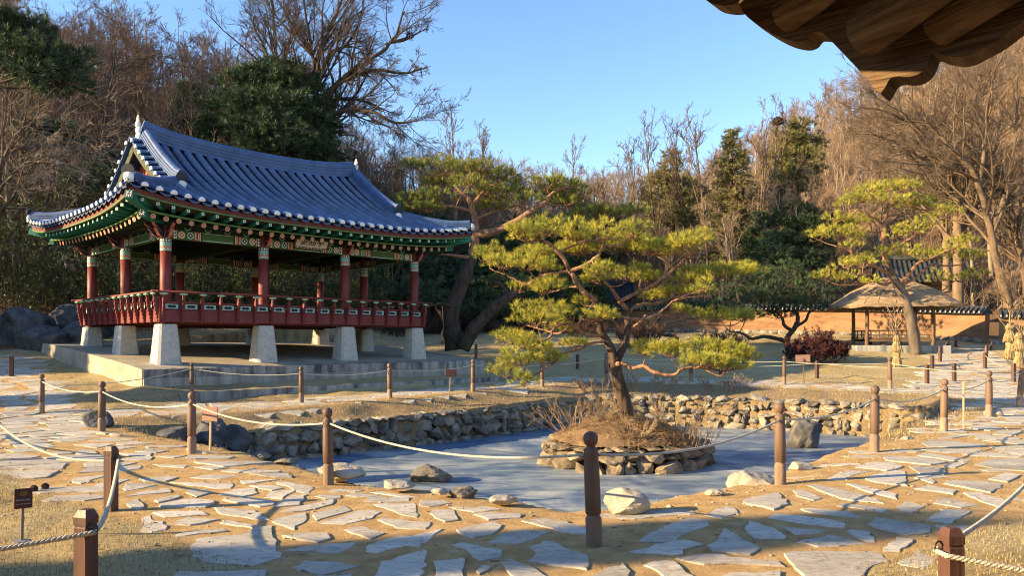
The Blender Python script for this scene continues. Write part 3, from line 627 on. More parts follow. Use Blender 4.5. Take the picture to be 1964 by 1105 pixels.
edge_wall('side_kerb', (PU1, PV0+.02), (PU1, PV1), zt_, .1, .28, 4, kb)
edge_wall('back_kerb', (PU1, PV1), (PU0, PV1), zt_, .3, .28, 5, kb)
st2 = edge_wall('garden_step_kerb', (PU0+.5, PV0-1.25), (PU1+.2, PV0-1.25), lambda u, v: .345+.02*(u+5)/12, .02, .22, 6, kb)
st2.parent = None; st2.location = ter.location; tag(st2, 'long low kerb of dark stone blocks edging the grass step below the terrace', 'kerb')

# ------------------------------------------------------------------ the pavilion
pav = empty('pavilion', (PAV_O[0], PAV_O[1], 1.0), PAV_A)
tag(pav, 'traditional open wooden pavilion with blue-grey tiled hip-and-gable roof and red columns', 'pavilion')
ZO = (0, 0, -1.0)
def PB(mb, name, mats, parent=None): return mb.build(name, mats, parent or pav, ZO if parent is None else (0, 0, 0))
cA, cB = 4.56, 3.30; A_, B_ = 6.15, 4.90; WG, HD = 2.90, 2.00
def lift(x, y): return .40*(np.abs(x)/A_)**3.2*(np.abs(y)/B_)**3.2
wk = np.array([0, 1.48, 2.9, 3.9, 4.9]); zk = np.array([8.08, 7.04, 6.28, 5.84, 5.50]); zpoly = np.polyfit(wk, zk, 3)
zr = lambda w: np.polyval(zpoly, w)
cols = [(-4.56+3.04*i, sv*cB) for i in range(4) for sv in (-1, 1)]+[(-4.56, 0), (4.56, 0)]
FLOOR = 2.2
shaft_m = MB(); V, Q, N = lathe([(.150, FLOOR), (.158, 2.8), (.16, 3.4), (.152, 4.33)], 20); shaft_m.add(V, Q, N=N, sm=True); shaft_me = shaft_m.mesh('column', [MAT['red']])
def band_material():
    m = bpy.data.materials.new('painted_band'); m.use_nodes = True; nt = m.node_tree; N = nt.nodes; L = nt.links; b = N['Principled BSDF']; b.inputs['Roughness'].default_value = .6
    tc = N.new('ShaderNodeTexCoord'); sp = N.new('ShaderNodeSeparateXYZ'); L.new(tc.outputs['Object'], sp.inputs[0])
    def ma(op, a, c=None):
        x = N.new('ShaderNodeMath'); x.operation = op
        for i, q in enumerate((a, c)):
            if q is None: continue
            if isinstance(q, (int, float)): x.inputs[i].default_value = q
            else: L.new(q, x.inputs[i])
        return x.outputs[0]
    ang = ma('ARCTAN2', sp.outputs['Y'], sp.outputs['X'])
    wave = ma('MULTIPLY', ma('SINE', ma('MULTIPLY', ang, 9)), .022)
    inz = ma('MULTIPLY', ma('GREATER_THAN', sp.outputs['Z'], 4.375), ma('LESS_THAN', sp.outputs['Z'], 4.59))
    zz = ma('ADD', sp.outputs['Z'], ma('MULTIPLY', wave, inz))
    f = ma('DIVIDE', ma('SUBTRACT', zz, 4.33), .36)
    r = N.new('ShaderNodeValToRGB'); r.color_ramp.interpolation = 'CONSTANT'; e = r.color_ramp.elements
    st = [(0, (.30, .45, .36)), (.06, (.03, .05, .05)), (.09, (.35, .55, .40)), (.16, (.55, .5, .42)), (.2, (.45, .06, .03)), (.34, (.6, .5, .4)), (.38, (.03, .28, .24)), (.5, (.4, .6, .5)), (.56, (.02, .22, .25)), (.66, (.5, .55, .4)), (.7, (.25, .42, .28)), (.74, (.015, .015, .015)), (.97, (.4, .42, .38))]
    e[0].position, e[0].color = st[0][0], (*st[0][1], 1); e[1].position, e[1].color = st[-1][0], (*st[-1][1], 1)
    for p, c in st[1:-1]: q = e.new(p); q.color = (*c, 1)
    L.new(f, r.inputs['Fac'])
    # white dots on the black stripe
    du = ma('SUBTRACT', ma('FRACT', ma('DIVIDE', ang, 2*math.pi/12)), .5); dz = ma('DIVIDE', ma('SUBTRACT', sp.outputs['Z'], 4.638), .09)
    d2 = ma('ADD', ma('MULTIPLY', du, du), ma('MULTIPLY', dz, dz)); dot = ma('LESS_THAN', d2, .085)
    mx = N.new('ShaderNodeMix'); mx.data_type = 'RGBA'; L.new(dot, mx.inputs['Factor']); L.new(r.outputs[0], mx.inputs['A']); mx.inputs['B'].default_value = (.75, .75, .7, 1)
    L.new(mx.outputs['Result'], b.inputs['Base Color']); return m
bandm = MB(); V, Q, N = lathe([(.154, 4.33), (.156, 4.33), (.156, 4.69), (.15, 4.69)], 24); bandm.add(V, Q, N=N, sm=False); band_me = bandm.mesh('painted_band', [band_material()])
def bracket_mesh(nhorn):
    mb = MB()
    for dirs in nhorn:
        c, s = math.cos(dirs), math.sin(dirs)
        for k, (z, r) in enumerate(((4.70, .50), (4.86, .62))):
            pts = [(.0, z), (.2, z), (.34, z+.05), (r-.06, z+.17), (r, z+.24), (r-.05, z+.25), (.38, z+.16), (.22, z+.15), (0, z+.15)]
            V, Q, N = prism(pts, -.05, .05); W = np.c_[V[:, 0]*c-V[:, 2]*s, V[:, 0]*s+V[:, 2]*c, V[:, 1]]
            mb.add(W, N=N, m=0); mb.add(W, Q[7:], m=0); mb.add(W, Q[:7], m=1)
        V, Q = box(-.17, .17, -.17, .17, 4.69, 5.06); 
    V, Q, N = lathe([(.165, 4.69), (.185, 4.8), (.17, 5.06)], 12); mb.add(V, Q, N=N, m=2)
    return mb
stone_rng = np.random.default_rng(3)
for (x, y) in cols:
    cmp_ = link('column', shaft_me, pav, (x, y, -1.0))
    link('painted_band', band_me, cmp_)
    hs = []
    if y < -1: hs.append(-math.pi/2)
    if y > 1: hs.append(math.pi/2)
    if x < -4: hs.append(math.pi)
    if x > 4: hs.append(0)
    if len(hs) == 2: hs.append(math.atan2(y, x))
    link('bracket', bracket_mesh(hs).mesh('bracket', [MAT['purple'], MAT['pink'], MAT['red_d']]), cmp_)
    # tapered chamfered stone base
    zb = float(plat_z(x, y))-.05; sb = MB(); rings = []
    for (h, ch, z) in ((.355-.0*zb, .07, zb), (.255, .055, FLOOR-.03), (.235, .05, FLOOR)):
        hh = h if z != zb else .255+.095*(FLOOR-zb)/1.15
        rings.append([(hh, -hh+ch, z), (hh, hh-ch, z), (hh-ch, hh, z), (-hh+ch, hh, z), (-hh, hh-ch, z), (-hh, -hh+ch, z), (-hh+ch, -hh, z), (hh-ch, -hh, z)])
    V = np.array(rings).reshape(-1, 3)+np.array((x, y, 0)); Q = [[k*8+i, k*8+(i+1) % 8, (k+1)*8+(i+1) % 8, (k+1)*8+i] for k in (0, 1) for i in range(8)]
    sb.add(V, Q, N=[list(range(16, 24))]); PB(sb, 'stone_base', MAT['granite'])
# floor deck
fl = MB(); bbox(fl, -4.62, 4.62, -cB-.06, cB+.06, 2.40, 2.50); PB(fl, 'floor_deck', MAT['wood_old'])
for yy in (-cB, 0, cB):
    j = MB(); bbox(j, -4.5, 4.5, yy-.09, yy+.09, 2.215, 2.398); PB(j, 'floor_beam', MAT['red_d'])
# ---- railing
OFF = .24
sides = [((-cA-OFF, -cB-OFF), (cA+OFF, -cB-OFF)), ((cA+OFF, -cB-OFF), (cA+OFF, cB+OFF)), ((cA+OFF, cB+OFF), (-cA-OFF, cB+OFF)), ((-cA-OFF, cB+OFF), (-cA-OFF, -cB-OFF))]
bal = MB(); prof = [(.0, 2.26), (.05, 2.24), (.075, 2.30), (.055, 2.34), (.09, 2.40), (.07, 2.44), (.115, 2.50), (.095, 2.54), (.14, 2.61), (.115, 2.655), (.165, 2.73), (.14, 2.79), (.17, 2.87), (.16, 2.96), (.185, 3.045), (.125, 3.045), (.09, 2.95), (.05, 2.85), (.045, 2.70), (.0, 2.62)]
V, Q, N = prism(prof, -.035, .035); bal.add(np.c_[V[:, 2], -V[:, 0], V[:, 1]], Q, N=N); bal_me = bal.mesh('baluster', [MAT['red']])
cap = MB(); V, Q = ellipsoid((0, -.16, 3.07), (.125, .075, .034), 12, 5); cap.add(V, Q, sm=True); V, Q, N = lathe([(.03, 3.03), (.055, 3.06), (.03, 3.08)], 8); cap.add(V+np.array((0, -.16, 0)), Q, N=N); cap_me = cap.mesh('lotus_cap', [MAT['green_l']])
def panel_mesh(w):
    mb = MB(); h0, h1 = 2.635, 2.80
    def q(x0, x1, z0, z1, y, m): mb.add([(x0, y, z0), (x1, y, z0), (x1, y, z1), (x0, y, z1)], [[0, 1, 2, 3]], m=m)
    V, Q = box(-w/2, w/2, .0, .03, h0, h1); mb.add(V, Q, m=0)
    q(-w/2+.018, w/2-.018, h0+.016, h1-.016, -.002, 1)
    t = np.linspace(0, 2*np.pi, 28, endpoint=False); rr = 1+.22*np.cos(6*t)*np.abs(np.sin(t))
    P = np.c_[np.cos(t)*w*.33*(1-.05*np.cos(4*t)), np.full(28, -.004), (h0+h1)/2+np.sin(t)*.045*rr]; mb.add(P, N=[list(range(28))], m=2)
    return mb.mesh('rail_panel', [MAT['green_d'], MAT['teal_l'], MAT['black']])
pm_cache = {}
for (a, b) in sides:
    a = np.array(a); b = np.array(b); L = np.hypot(*(b-a)); d = (b-a)/L; ang = math.atan2(d[1], d[0]); M4 = Matrix.Translation((a[0], a[1], -1.0)) @ Matrix.Rotation(ang, 4, 'Z')
    def put(mb, name, mats):
        o = mb.build(name, mats, pav); o.matrix_local = M4; return o
    sk = MB(); bbox(sk, 0, L, -.02, .03, 2.26, 2.60, bev=.006); bbox(sk, 0, L, -.035, .04, 2.602, 2.632); put(sk, 'skirt_board', MAT['red'])
    rl = MB(); bbox(rl, 0, L, -.03, .035, 2.803, 2.86, bev=.006); put(rl, 'middle_rail', MAT['red'])
    hr_ = MB(); tubes(hr_, [[(-.30, -.16, 3.13), (L/2, -.16, 3.13), (L+.30, -.16, 3.13)]], [[.036]*3], 10, cap=True); put(hr_, 'handrail', MAT['red'])
    n = int(round(L/.56)); 
    for i in range(n+1):
        xb = .04+(L-.08)*i/n
        o = link('baluster', bal_me, pav); o.matrix_local = M4 @ Matrix.Translation((xb, -.02, 0))
        c_ = link('lotus_cap', cap_me, o)
        if i < n:
            w = round((L-.08)/n-.16, 3)
            if w not in pm_cache: pm_cache[w] = panel_mesh(w)
            p_ = link('rail_panel', pm_cache[w], pav); p_.matrix_local = M4 @ Matrix.Translation((xb+(L-.08)/n/2, -.0, 0))
# corner posts of the railing
for sx in (-1, 1):
    for sy in (-1, 1):
        cp = MB(); x, y = sx*(cA+OFF), sy*(cB+OFF); bbox(cp, x-.06, x+.06, y-.06, y+.06, 2.24, 3.0, bev=.012); PB(cp, 'corner_post', MAT['red'])
# ---- painted tie beams between the column heads
def beam_mesh(L):
    mb = MB(); h0, h1, yb = 4.70, 4.965, .09
    V, Q = box(0, L, -yb, yb, h0, h1); mb.add(V, Q, m=0)
    def rect(x0, x1, z0, z1, m, k=1):
        for s in (-1, 1):
            y = s*(yb+.003*k); P = [(x0, y, z0), (x1, y, z0), (x1, y, z1), (x0, y, z1)]; mb.add(P, [[0, 1, 2, 3] if s < 0 else [3, 2, 1, 0]], m=m)
    def dia(xc, zc, r, m, k=1, n=4, ph=0):
        for s in (-1, 1):
            t = np.arange(n)*2*np.pi/n+ph; P = np.c_[xc+np.cos(t)*r, np.full(n, s*(yb+.003*k)), zc+np.sin(t)*r]; mb.add(P, N=[list(range(n))] if s < 0 else [list(range(n-1, -1, -1))], m=m)
    zc = (h0+h1)/2
    for e in (0, 1):
        X = lambda x: x if e == 0 else L-x
        def R(x0, x1, z0, z1, m, k=1): a_, b_ = sorted((X(x0), X(x1))); rect(a_, b_, z0, z1, m, k)
        R(.17, .26, h0, h1, 3)
        for q in range(3): dia(X(.215), h0+.045+.088*q, .036, 4, 2, 10)
        R(.27, .285, h0, h1, 4)
        dia(X(.42), zc, .105, 4, 1, 8); dia(X(.42), zc, .09, 2, 2, 4); dia(X(.42), zc, .04, 5, 3, 8)
        R(.545, .555, h0, h1, 3)
        dia(X(.68), zc, .105, 6, 1, 8); dia(X(.68), zc, .085, 3, 2, 4); dia(X(.68), zc, .03, 4, 3, 6)
        R(.80, .96, h0+.01, h1-.01, 2); 
        for q in range(3): R(.82+.048*q, .842+.048*q, h0+.03, h1-.03, 4 if q != 1 else 3, 2)
        R(.97, .985, h0, h1, 4); R(1.0, 1.03, h0, h1, 3)
    rect(1.05, L-1.05, h0+.012, h0+.035, 6); rect(1.05, L-1.05, h1-.03, h1-.018, 6); rect(1.06, L-1.06, h0+.05, h1-.045, 1)
    # row of small half-round blocks and the upper board
    V, Q = box(0, L, -.045, .045, h1, 5.10); mb.add(V, Q, m=7)
    for q in range(4):
        xc = L*(q+1)/5
        for s in (-1, 1):
            t = np.linspace(np.pi, 2*np.pi, 8); P = np.c_[xc+np.cos(t)*.10, np.full(8, s*.075), 5.075+np.sin(t)*.10]; mb.add(P, N=[list(range(8))] if s < 0 else [list(range(7, -1, -1))], m=6)
            P = np.c_[xc+np.cos(t)*.08, np.full(8, s*.078), 5.072+np.sin(t)*.075]; mb.add(P, N=[list(range(8))] if s < 0 else [list(range(7, -1, -1))], m=7)
    return mb.mesh('tie_beam', [MAT['green'], MAT['green'], MAT['orange'], MAT['black'], MAT['white_p'], MAT['cream'], MAT['teal_l'], MAT['green_d']])
bm_ = beam_mesh(3.04); bm2_ = beam_mesh(cB)
for i in range(3):
    for y in (-cB, cB):
        o = link('tie_beam', bm_, pav, (-4.56+3.04*i, y, -1.0))
for j in range(2):
    for x in (-4.56, 4.56):
        o = link('tie_beam', bm2_, pav, (x, -cB+cB*j, -1.0), (0, 0, math.pi/2))
for y in (-cB, cB):
    p_ = MB(); tubes(p_, [[(-4.9, y, 5.2), (0, y, 5.2), (4.9, y, 5.2)]], [[.13]*3], 12, cap=True); PB(p_, 'purlin', MAT['green_d'])
for x in (-4.56, 4.56):
    p_ = MB(); tubes(p_, [[(x, -cB-.35, 5.2), (x, 0, 5.2), (x, cB+.35, 5.2)]], [[.13]*3], 12, cap=True); PB(p_, 'purlin', MAT['green_d'])
for x in (-1.52, 1.52):
    p_ = MB(); bbox(p_, x-.14, x+.14, -cB+.1, cB-.1, 4.76, 5.1, bev=.03); PB(p_, 'cross_beam', MAT['green_d'])
# inner ceiling
cl = MB(); V, Q = box(-4.4, 4.4, -cB+.1, cB-.1, 5.36, 5.42); cl.add(V, Q); PB(cl, 'ceiling', MAT['green_d'])
# ---- eaves: soffits, fascias, rafters
roof = MB(); roof_o = None
def ring_pts(off, n=30):
    a, b = cA+off, cB+off; out = []
    for (p, q) in (((-a, -b), (a, -b)), ((a, -b), (a, b)), ((a, b), (-a, b)), ((-a, b), (-a, -b))):
        t = np.linspace(0, 1, n, endpoint=False)[:, None]; out.append(np.array(p)+(np.array(q)-np.array(p))*t)
    return np.concatenate(out)
def ring_strip(mb, o0, z0, o1, z1, m=0, flip=False):
    A0, A1 = ring_pts(o0), ring_pts(o1); n = len(A0)
    V = np.concatenate([np.c_[A0, z0+lift(A0[:, 0], A0[:, 1])], np.c_[A1, z1+lift(A1[:, 0], A1[:, 1])]])
    i = np.arange(n); j = (i+1) % n; Q = np.stack([i, j, n+j, n+i], 1); mb.add(V, Q[:, ::-1] if flip else Q, m=m)
so = MB(); ring_strip(so, 0.0, 5.40, 1.06, 5.085, 0); ring_strip(so, .8, 5.235, 1.50, 5.29, 0); PB(so, 'soffit', M('soffit', (.055, .05, .03), (.03, .032, .02), 5, .8))
fa = MB()
def ring_box(mb, o0, o1, z0, z1, m): ring_strip(mb, o1, z0, o1, z1, m); ring_strip(mb, o1, z1, o0, z1, m); ring_strip(mb, o0, z0, o1, z0, m); ring_strip(mb, o0, z1, o0, z0, m)
ring_box(fa, 1.00, 1.06, 5.062, 5.112, 0); ring_box(fa, 1.46, 1.52, 5.262, 5.302, 0); PB(fa, 'eave_batten', M('eave_batten', (.10, .17, .05), (.07, .12, .035), 5, .6))
fb = MB(); ring_box(fb, 1.44, 1.50, 5.304, 5.44, 0); PB(fb, 'eave_board', MAT['red_d'])
def raf_round(p0, p1, r=.072):
    mb = MB(); p0 = np.array(p0); p1 = np.array(p1); T = nrm(p1-p0); tubes(mb, [[p0, p1]], [[r, r]], 10)
    S = nrm(np.cross(T, (0, 0, 1))); U = np.cross(S, T)
    def disc(rad, k, m, n=12, fl=None):
        t = np.arange(n)*2*np.pi/n; rr = rad if fl is None else rad*(1+fl*np.cos(6*t)); P = p1+T*k*.002+np.outer(np.cos(t)*rr, S)+np.outer(np.sin(t)*rr, U); mb.add(P, N=[list(range(n))], m=m)
    disc(r, 0, 1); disc(r*.80, 1, 2, 24, .16); disc(r*.25, 2, 3, 8)
    return mb
def raf_sq(p0, p1, h=.052):
    mb = MB(); p0 = np.array(p0); p1 = np.array(p1); T = nrm(p1-p0); S = nrm(np.cross(T, (0, 0, 1))); U = np.cross(S, T)
    V = np.array([p+S*a*h+U*b*h for p in (p0, p1) for a, b in ((-1, -1), (1, -1), (1, 1), (-1, 1))]); mb.add(V, [[0, 1, 5, 4], [1, 2, 6, 5], [2, 3, 7, 6], [3, 0, 4, 7]], m=0); mb.add(V[4:], [[0, 1, 2, 3]], m=1)
    for k, s, m in ((1, .74, 2), (2, .36, 3)): mb.add(np.array([p1+T*k*.002+S*a*h*s+U*b*h*s for a, b in ((-1, -1), (1, -1), (1, 1), (-1, 1))]), [[0, 1, 2, 3]], m=m)
    return mb
RM = [MAT['green_d'], MAT['cream'], MAT['orange'], MAT['cream']]; SM_ = [MAT['teal'], MAT['teal'], MAT['white_p'], MAT['teal']]
def eave_rafters(axis_, sgn):
    half, depth = (cA, cB) if axis_ == 'x' else (cB, cA)
    for tier, off, z, sp in (('r', 1.0, 4.985, .345), ('s', 1.44, 5.205, .395)):
        H = half+off-.28; n = int(2*H/sp)
        for i in range(n+1):
            s = -H+2*H*i/n
            base = np.clip(s, -half+.35, half-.35); dstart = depth-.15 if abs(s) < half-.35 else depth-.5
            e = (s, sgn*(depth+off)); b = (base*.25+s*.75 if abs(s) < half else base*.55+s*.45, sgn*(dstart if tier == 'r' else depth+.45))
            if axis_ == 'y': e = (e[1], e[0]); b = (b[1], b[0])
            zz = z+float(lift(*e)); zb = (5.30 if tier == 'r' else 5.165+float(lift(*e))*.75)
            mb = (raf_round if tier == 'r' else raf_sq)((*b, zb), (*e, zz))
            PB(mb, 'round_rafter' if tier == 'r' else 'flying_rafter', RM if tier == 'r' else SM_)
for ax, sg in (('x', -1), ('y', -1)): eave_rafters(ax, sg)
# far sides: hidden rafters as one simple row each is left out; the right end shows a few
eave_rafters('y', 1)
# corner beams
def flower_face(mb, c, T, S, U, h):
    def poly(P, m): mb.add(np.array([c+T*.004*m_+S*a+U*b for a, b, m_ in P]), N=[list(range(len(P)))], m=m)
    poly([(-h*.84, -h*.84, 1), (h*.84, -h*.84, 1), (h*.84, h*.84, 1), (-h*.84, h*.84, 1)], 1)
    for k in range(8):
        t = k*math.pi/4; r0, r1 = h*.16, h*(.78 if k % 2 == 0 else .95); w = h*.15
        P = [(r0*math.cos(t), r0*math.sin(t)), (r1*.7*math.cos(t)+w*math.sin(t), r1*.7*math.sin(t)-w*math.cos(t)), (r1*math.cos(t), r1*math.sin(t)), (r1*.7*math.cos(t)-w*math.sin(t), r1*.7*math.sin(t)+w*math.cos(t))]
        poly([(a, b, 2) for a, b in P], 2)
for sx in (-1, 1):
    for sy in (-1, 1):
        for (off0, off1, z0, z1, h) in ((-.4, 1.02, 5.22, 5.02, .105), (.3, 1.52, 5.27, 5.215, .115)):
            mb = MB(); d = nrm(np.array((sx, sy, 0.))); pts = []
            for k in np.linspace(0, 1, 7):
                o_ = off0+(off1-off0)*k; x, y = sx*(cA+o_), sy*(cB+o_); pts.append((x, y, z0+(z1-z0)*k+float(lift(x, y))*(1 if k > .5 else .9)))
            pts = np.array(pts); sweep(mb, [(-h, -h), (h, -h), (h, h), (-h, h)], pts, m=0)
            T = nrm(pts[-1]-pts[-2]); S = nrm(np.cross(T, (0, 0, 1))); U = np.cross(S, T); flower_face(mb, pts[-1]+T*.002, T, S, U, h)
            PB(mb, 'corner_rafter', [MAT['teal'], MAT['black'], MAT['white_p']])
# ---- tiled roof
rf = MB(); rf_caps = []
PITCH = .385
def halftube(path, r0=.116, r1=.104, nt=None):
    """row of overlapping half-round tiles along a path [K,3]; local side axis horizontal"""
    seg = np.r_[0, np.cumsum(np.linalg.norm(np.diff(path, axis=0), axis=1))]; L = seg[-1]; n = max(1, int(round(L/.33)))
    s = np.repeat(np.linspace(0, L, n+1), 2)[1:-1]; s = s.copy(); P = np.stack([np.interp(s, seg, path[:, k]) for k in range(3)], -1)
    R = np.tile([r1, r0], n)
    T = nrm(path[-1]-path[0]); S = nrm(np.cross(T, (0, 0, 1)))
    Tl = nrm(np.gradient(P+np.linspace(0, 1e-4, len(P))[:, None]*T, axis=0)+T*1e-3); U = np.cross(np.broadcast_to(S, Tl.shape), Tl); U = nrm(np.broadcast_to(np.cross(S, T), Tl.shape)*0+U)
    t = np.linspace(0, np.pi, 8); V = P[:, None]+R[:, None, None]*(np.cos(t)[None, :, None]*S+np.sin(t)[None, :, None]*U[:, None])
    K = len(P); ix_ = np.arange(K*8).reshape(K, 8); Q = np.stack([ix_[:-1, :-1], ix_[1:, :-1], ix_[1:, 1:], ix_[:-1, 1:]], -1).reshape(-1, 4)
    return V.reshape(-1, 3), Q, P[-1], T, S, U[-1]
def pan(path, S, w=.195, dep=.075):
    seg = np.r_[0, np.cumsum(np.linalg.norm(np.diff(path, axis=0), axis=1))]; L = seg[-1]; n = max(1, int(round(L/.26)))
    s = np.repeat(np.linspace(0, L, n+1), 2)[1:-1]; P = np.stack([np.interp(s, seg, path[:, k]) for k in range(3)], -1); dz = np.tile([0, .035], n)
    t = np.linspace(-1, 1, 7); V = P[:, None]+t[None, :, None]*w*S; V[:, :, 2] += (-dep*(1-t**2))[None]+dz[:, None]-.0
    K = len(P); ix_ = np.arange(K*7).reshape(K, 7); Q = np.stack([ix_[:-1, :-1], ix_[:-1, 1:], ix_[1:, 1:], ix_[1:, :-1]], -1).reshape(-1, 4)
    e0 = V[-1]; e1 = V[-1].copy(); e1[:, 2] -= .035+.03*(1-t**2); VV = np.concatenate([V.reshape(-1, 3), e0, e1]); b = K*7
    Q2 = [[b+i, b+7+i, b+7+i+1, b+i+1] for i in range(6)]
    return VV, np.concatenate([Q, Q2])
rt = np.random.default_rng(9)
def white_cap(P, T, S, U, r=.108):
    V, Q = ellipsoid((0, 0, 0), (1, 1, 1), 10, 6); W = P+np.outer(V[:, 0]*r, S)+np.outer(V[:, 1]*r*.42, T)+np.outer(np.maximum(V[:, 2], -.15)*r, U); rf_caps.append((W, Q))
def slope(axis_, sgn):
    if axis_ == 'x': half, D = A_, B_
    else: half, D = B_, A_
    n = int(round(2*(half-.06)/PITCH)); pit = 2*(half-.06)/n
    for kind in ('pan', 'cover'):
        for i in range(n+(1 if kind == 'cover' else 0)):
            s = -half+.06+pit*(i+(0 if kind == 'cover' else .5)); a = abs(s)
            if axis_ == 'x': w0 = .10 if a < 4.05 else WG+HD*(a-4.1)/2.05
            else: w0 = 3.72 if a < WG-.13 else 4.1+2.05*(a-WG)/HD
            if w0 > D-.12: w0 = D-.12
            w = np.linspace(w0, D, 12)
            if axis_ == 'x': x = np.full(12, s); y = sgn*w; wz = w
            else: x = sgn*w; y = np.full(12, s); wz = WG+(w-4.1)/2.05*HD
            z = zr(wz)+lift(x, y)+(.22*(x/4.1)**2*np.clip(1-w/D, 0, 1) if axis_ == 'x' else 0)
            path = np.stack([x, y, z], -1); S = nrm(np.cross(nrm(path[-1]-path[0]), (0, 0, 1)))
            if kind == 'pan':
                V, Q = pan(path, S); rf.add(V, Q, a=rt.uniform(0, .5), sm=False)  # pans toned darker: shade between the ribs put into the colour
            else:
                path[:, 2] += .03; V, Q, P, T, S, U = halftube(path); rf.add(V, Q, a=rt.uniform(.95, 1.7), sm=True); white_cap(P, T, S, U)  # covers toned lighter: highlights of the ribs put into the colour
for ax in ('x', 'y'):
    for sg in (-1, 1): slope(ax, sg)
for W, Q in rf_caps: rf.add(W, Q, m=1, sm=True)
rf_caps.clear()
roof_o = PB(rf, 'roof', [MAT['tile'], MAT['white']]); PBs = lambda mb, name, mats: mb.build(name, mats, roof_o)
# a dark bed under the tiles keeps light out
bed = MB()
for sg in (-1, 1):
    xs = np.linspace(-A_+.1, A_-.1, 40); ww = np.linspace(0, 1, 12); XX, W0 = np.meshgrid(xs, ww); w0 = np.where(np.abs(XX) < 4.1, 0, WG+HD*(np.abs(XX)-4.1)/2.05); W = w0+(B_-.06-w0)*W0; YY = sg*W
    ZZ = zr(W)+lift(XX, YY)+.22*np.minimum((XX/4.1)**2, 1.2)*np.clip(1-W/B_, 0, 1)-.075; kk = np.arange(XX.size).reshape(XX.shape); bed.add(np.stack([XX, YY, ZZ], -1).reshape(-1, 3), np.stack([kk[:-1, :-1], kk[:-1, 1:], kk[1:, 1:], kk[1:, :-1]], -1).reshape(-1, 4), sm=True)
    ys = np.linspace(-B_+.1, B_-.1, 30); YY, W0 = np.meshgrid(ys, ww); w0 = np.where(np.abs(YY) < WG, 3.72, 4.1+2.05*(np.abs(YY)-WG)/HD); W = w0+(A_-.06-w0)*W0; XX = sg*W
    ZZ = zr(WG+(W-4.1)/2.05*HD)+lift(XX, YY)-.075; kk = np.arange(XX.size).reshape(XX.shape); bed.add(np.stack([XX, YY, ZZ], -1).reshape(-1, 3), np.stack([kk[:-1, :-1], kk[:-1, 1:], kk[1:, 1:], kk[1:, :-1]], -1).reshape(-1, 4), sm=True)
PBs(bed, 'roof_bed', MAT['tile_d'])
# ridges: stacked courses with a round cap
def ridge(path, w=.15, h=.40, name='ridge'):
    mb = MB(); c = []; n = 4
    for k in range(n):
        z0, z1 = h*k/n*.82, h*(k+1)/n*.82; c += [(w*(1.0-.05*k), z0), (w*(1.0-.05*k), z1-.022), (w*(.86-.05*k), z1-.02), (w*(.86-.05*k), z1)]
    top = [(w*.62*math.cos(t), h*.82+h*.24*math.sin(t)) for t in np.linspace(0, np.pi, 7)]
    prof = c+top+[(-a, b) for a, b in c[::-1]]
    sweep(mb, prof[::-1], path); return PBs(mb, name, MAT['tile'])
xs = np.linspace(-4.12, 4.12, 25); rp = np.stack([xs, 0*xs, 8.02+.22*(xs/4.1)**2+.12*(np.abs(xs)/4.1)**6], -1); ridge(rp, .19, .56, 'main_ridge')
def pale_end(mb, P, d, s=.17, hgt=.42):
    d = nrm(np.array(d, float)); S = nrm(np.cross(d, (0, 0, 1))); P = np.array(P, float)
    for (cx_, cz, r1, r2) in ((0, .12, s, .16), (.0, .34, s*.85, .14), (.02, .52, s*.6, .12)):
        if cz > hgt+.1: continue
        V, Q = ellipsoid((0, 0, 0), (1, 1, 1), 10, 6); W = P+np.outer(V[:, 0]*.09+cx_, d)+np.outer(V[:, 1]*r1, S)+np.outer(V[:, 2]*r2+cz, (0, 0, 1)); mb.add(W, Q, sm=True)
ends = []
def newend():
    mb = MB(); ends.append((mb, 'ridge_end_plaster', MAT['white'])); return mb
def newdk():
    mb = MB(); ends.append((mb, 'ridge_end_tile', MAT['tile_d'])); return mb
for sx in (-1, 1):
    e_ = newend(); pale_end(e_, (sx*4.16, 0, 8.24), (sx, 0, 0), .19)
    V, Q, N = lathe([(.10, 0), (.085, .12), (.05, .24), (.02, .28)], 8); e_.add(V*np.array((.5, 1.2, 1))+np.array((sx*4.18, 0, 8.80)), Q, N=N, m=1)
def disc_tile(mb, P, d, r=.2):
    """upright round dark end tile"""
    d = nrm(np.array(d, float)); S = nrm(np.cross(d, (0, 0, 1))); t = np.linspace(-.25, np.pi+.25, 14); pts = [(math.cos(a)*r, math.sin(a)*r) for a in t]
    V, Q, N = prism(pts, -.03, .03); mb.add(np.array(P)+np.outer(V[:, 0], S)+np.outer(V[:, 1], (0, 0, 1))+np.outer(V[:, 2], d), Q, N=N)
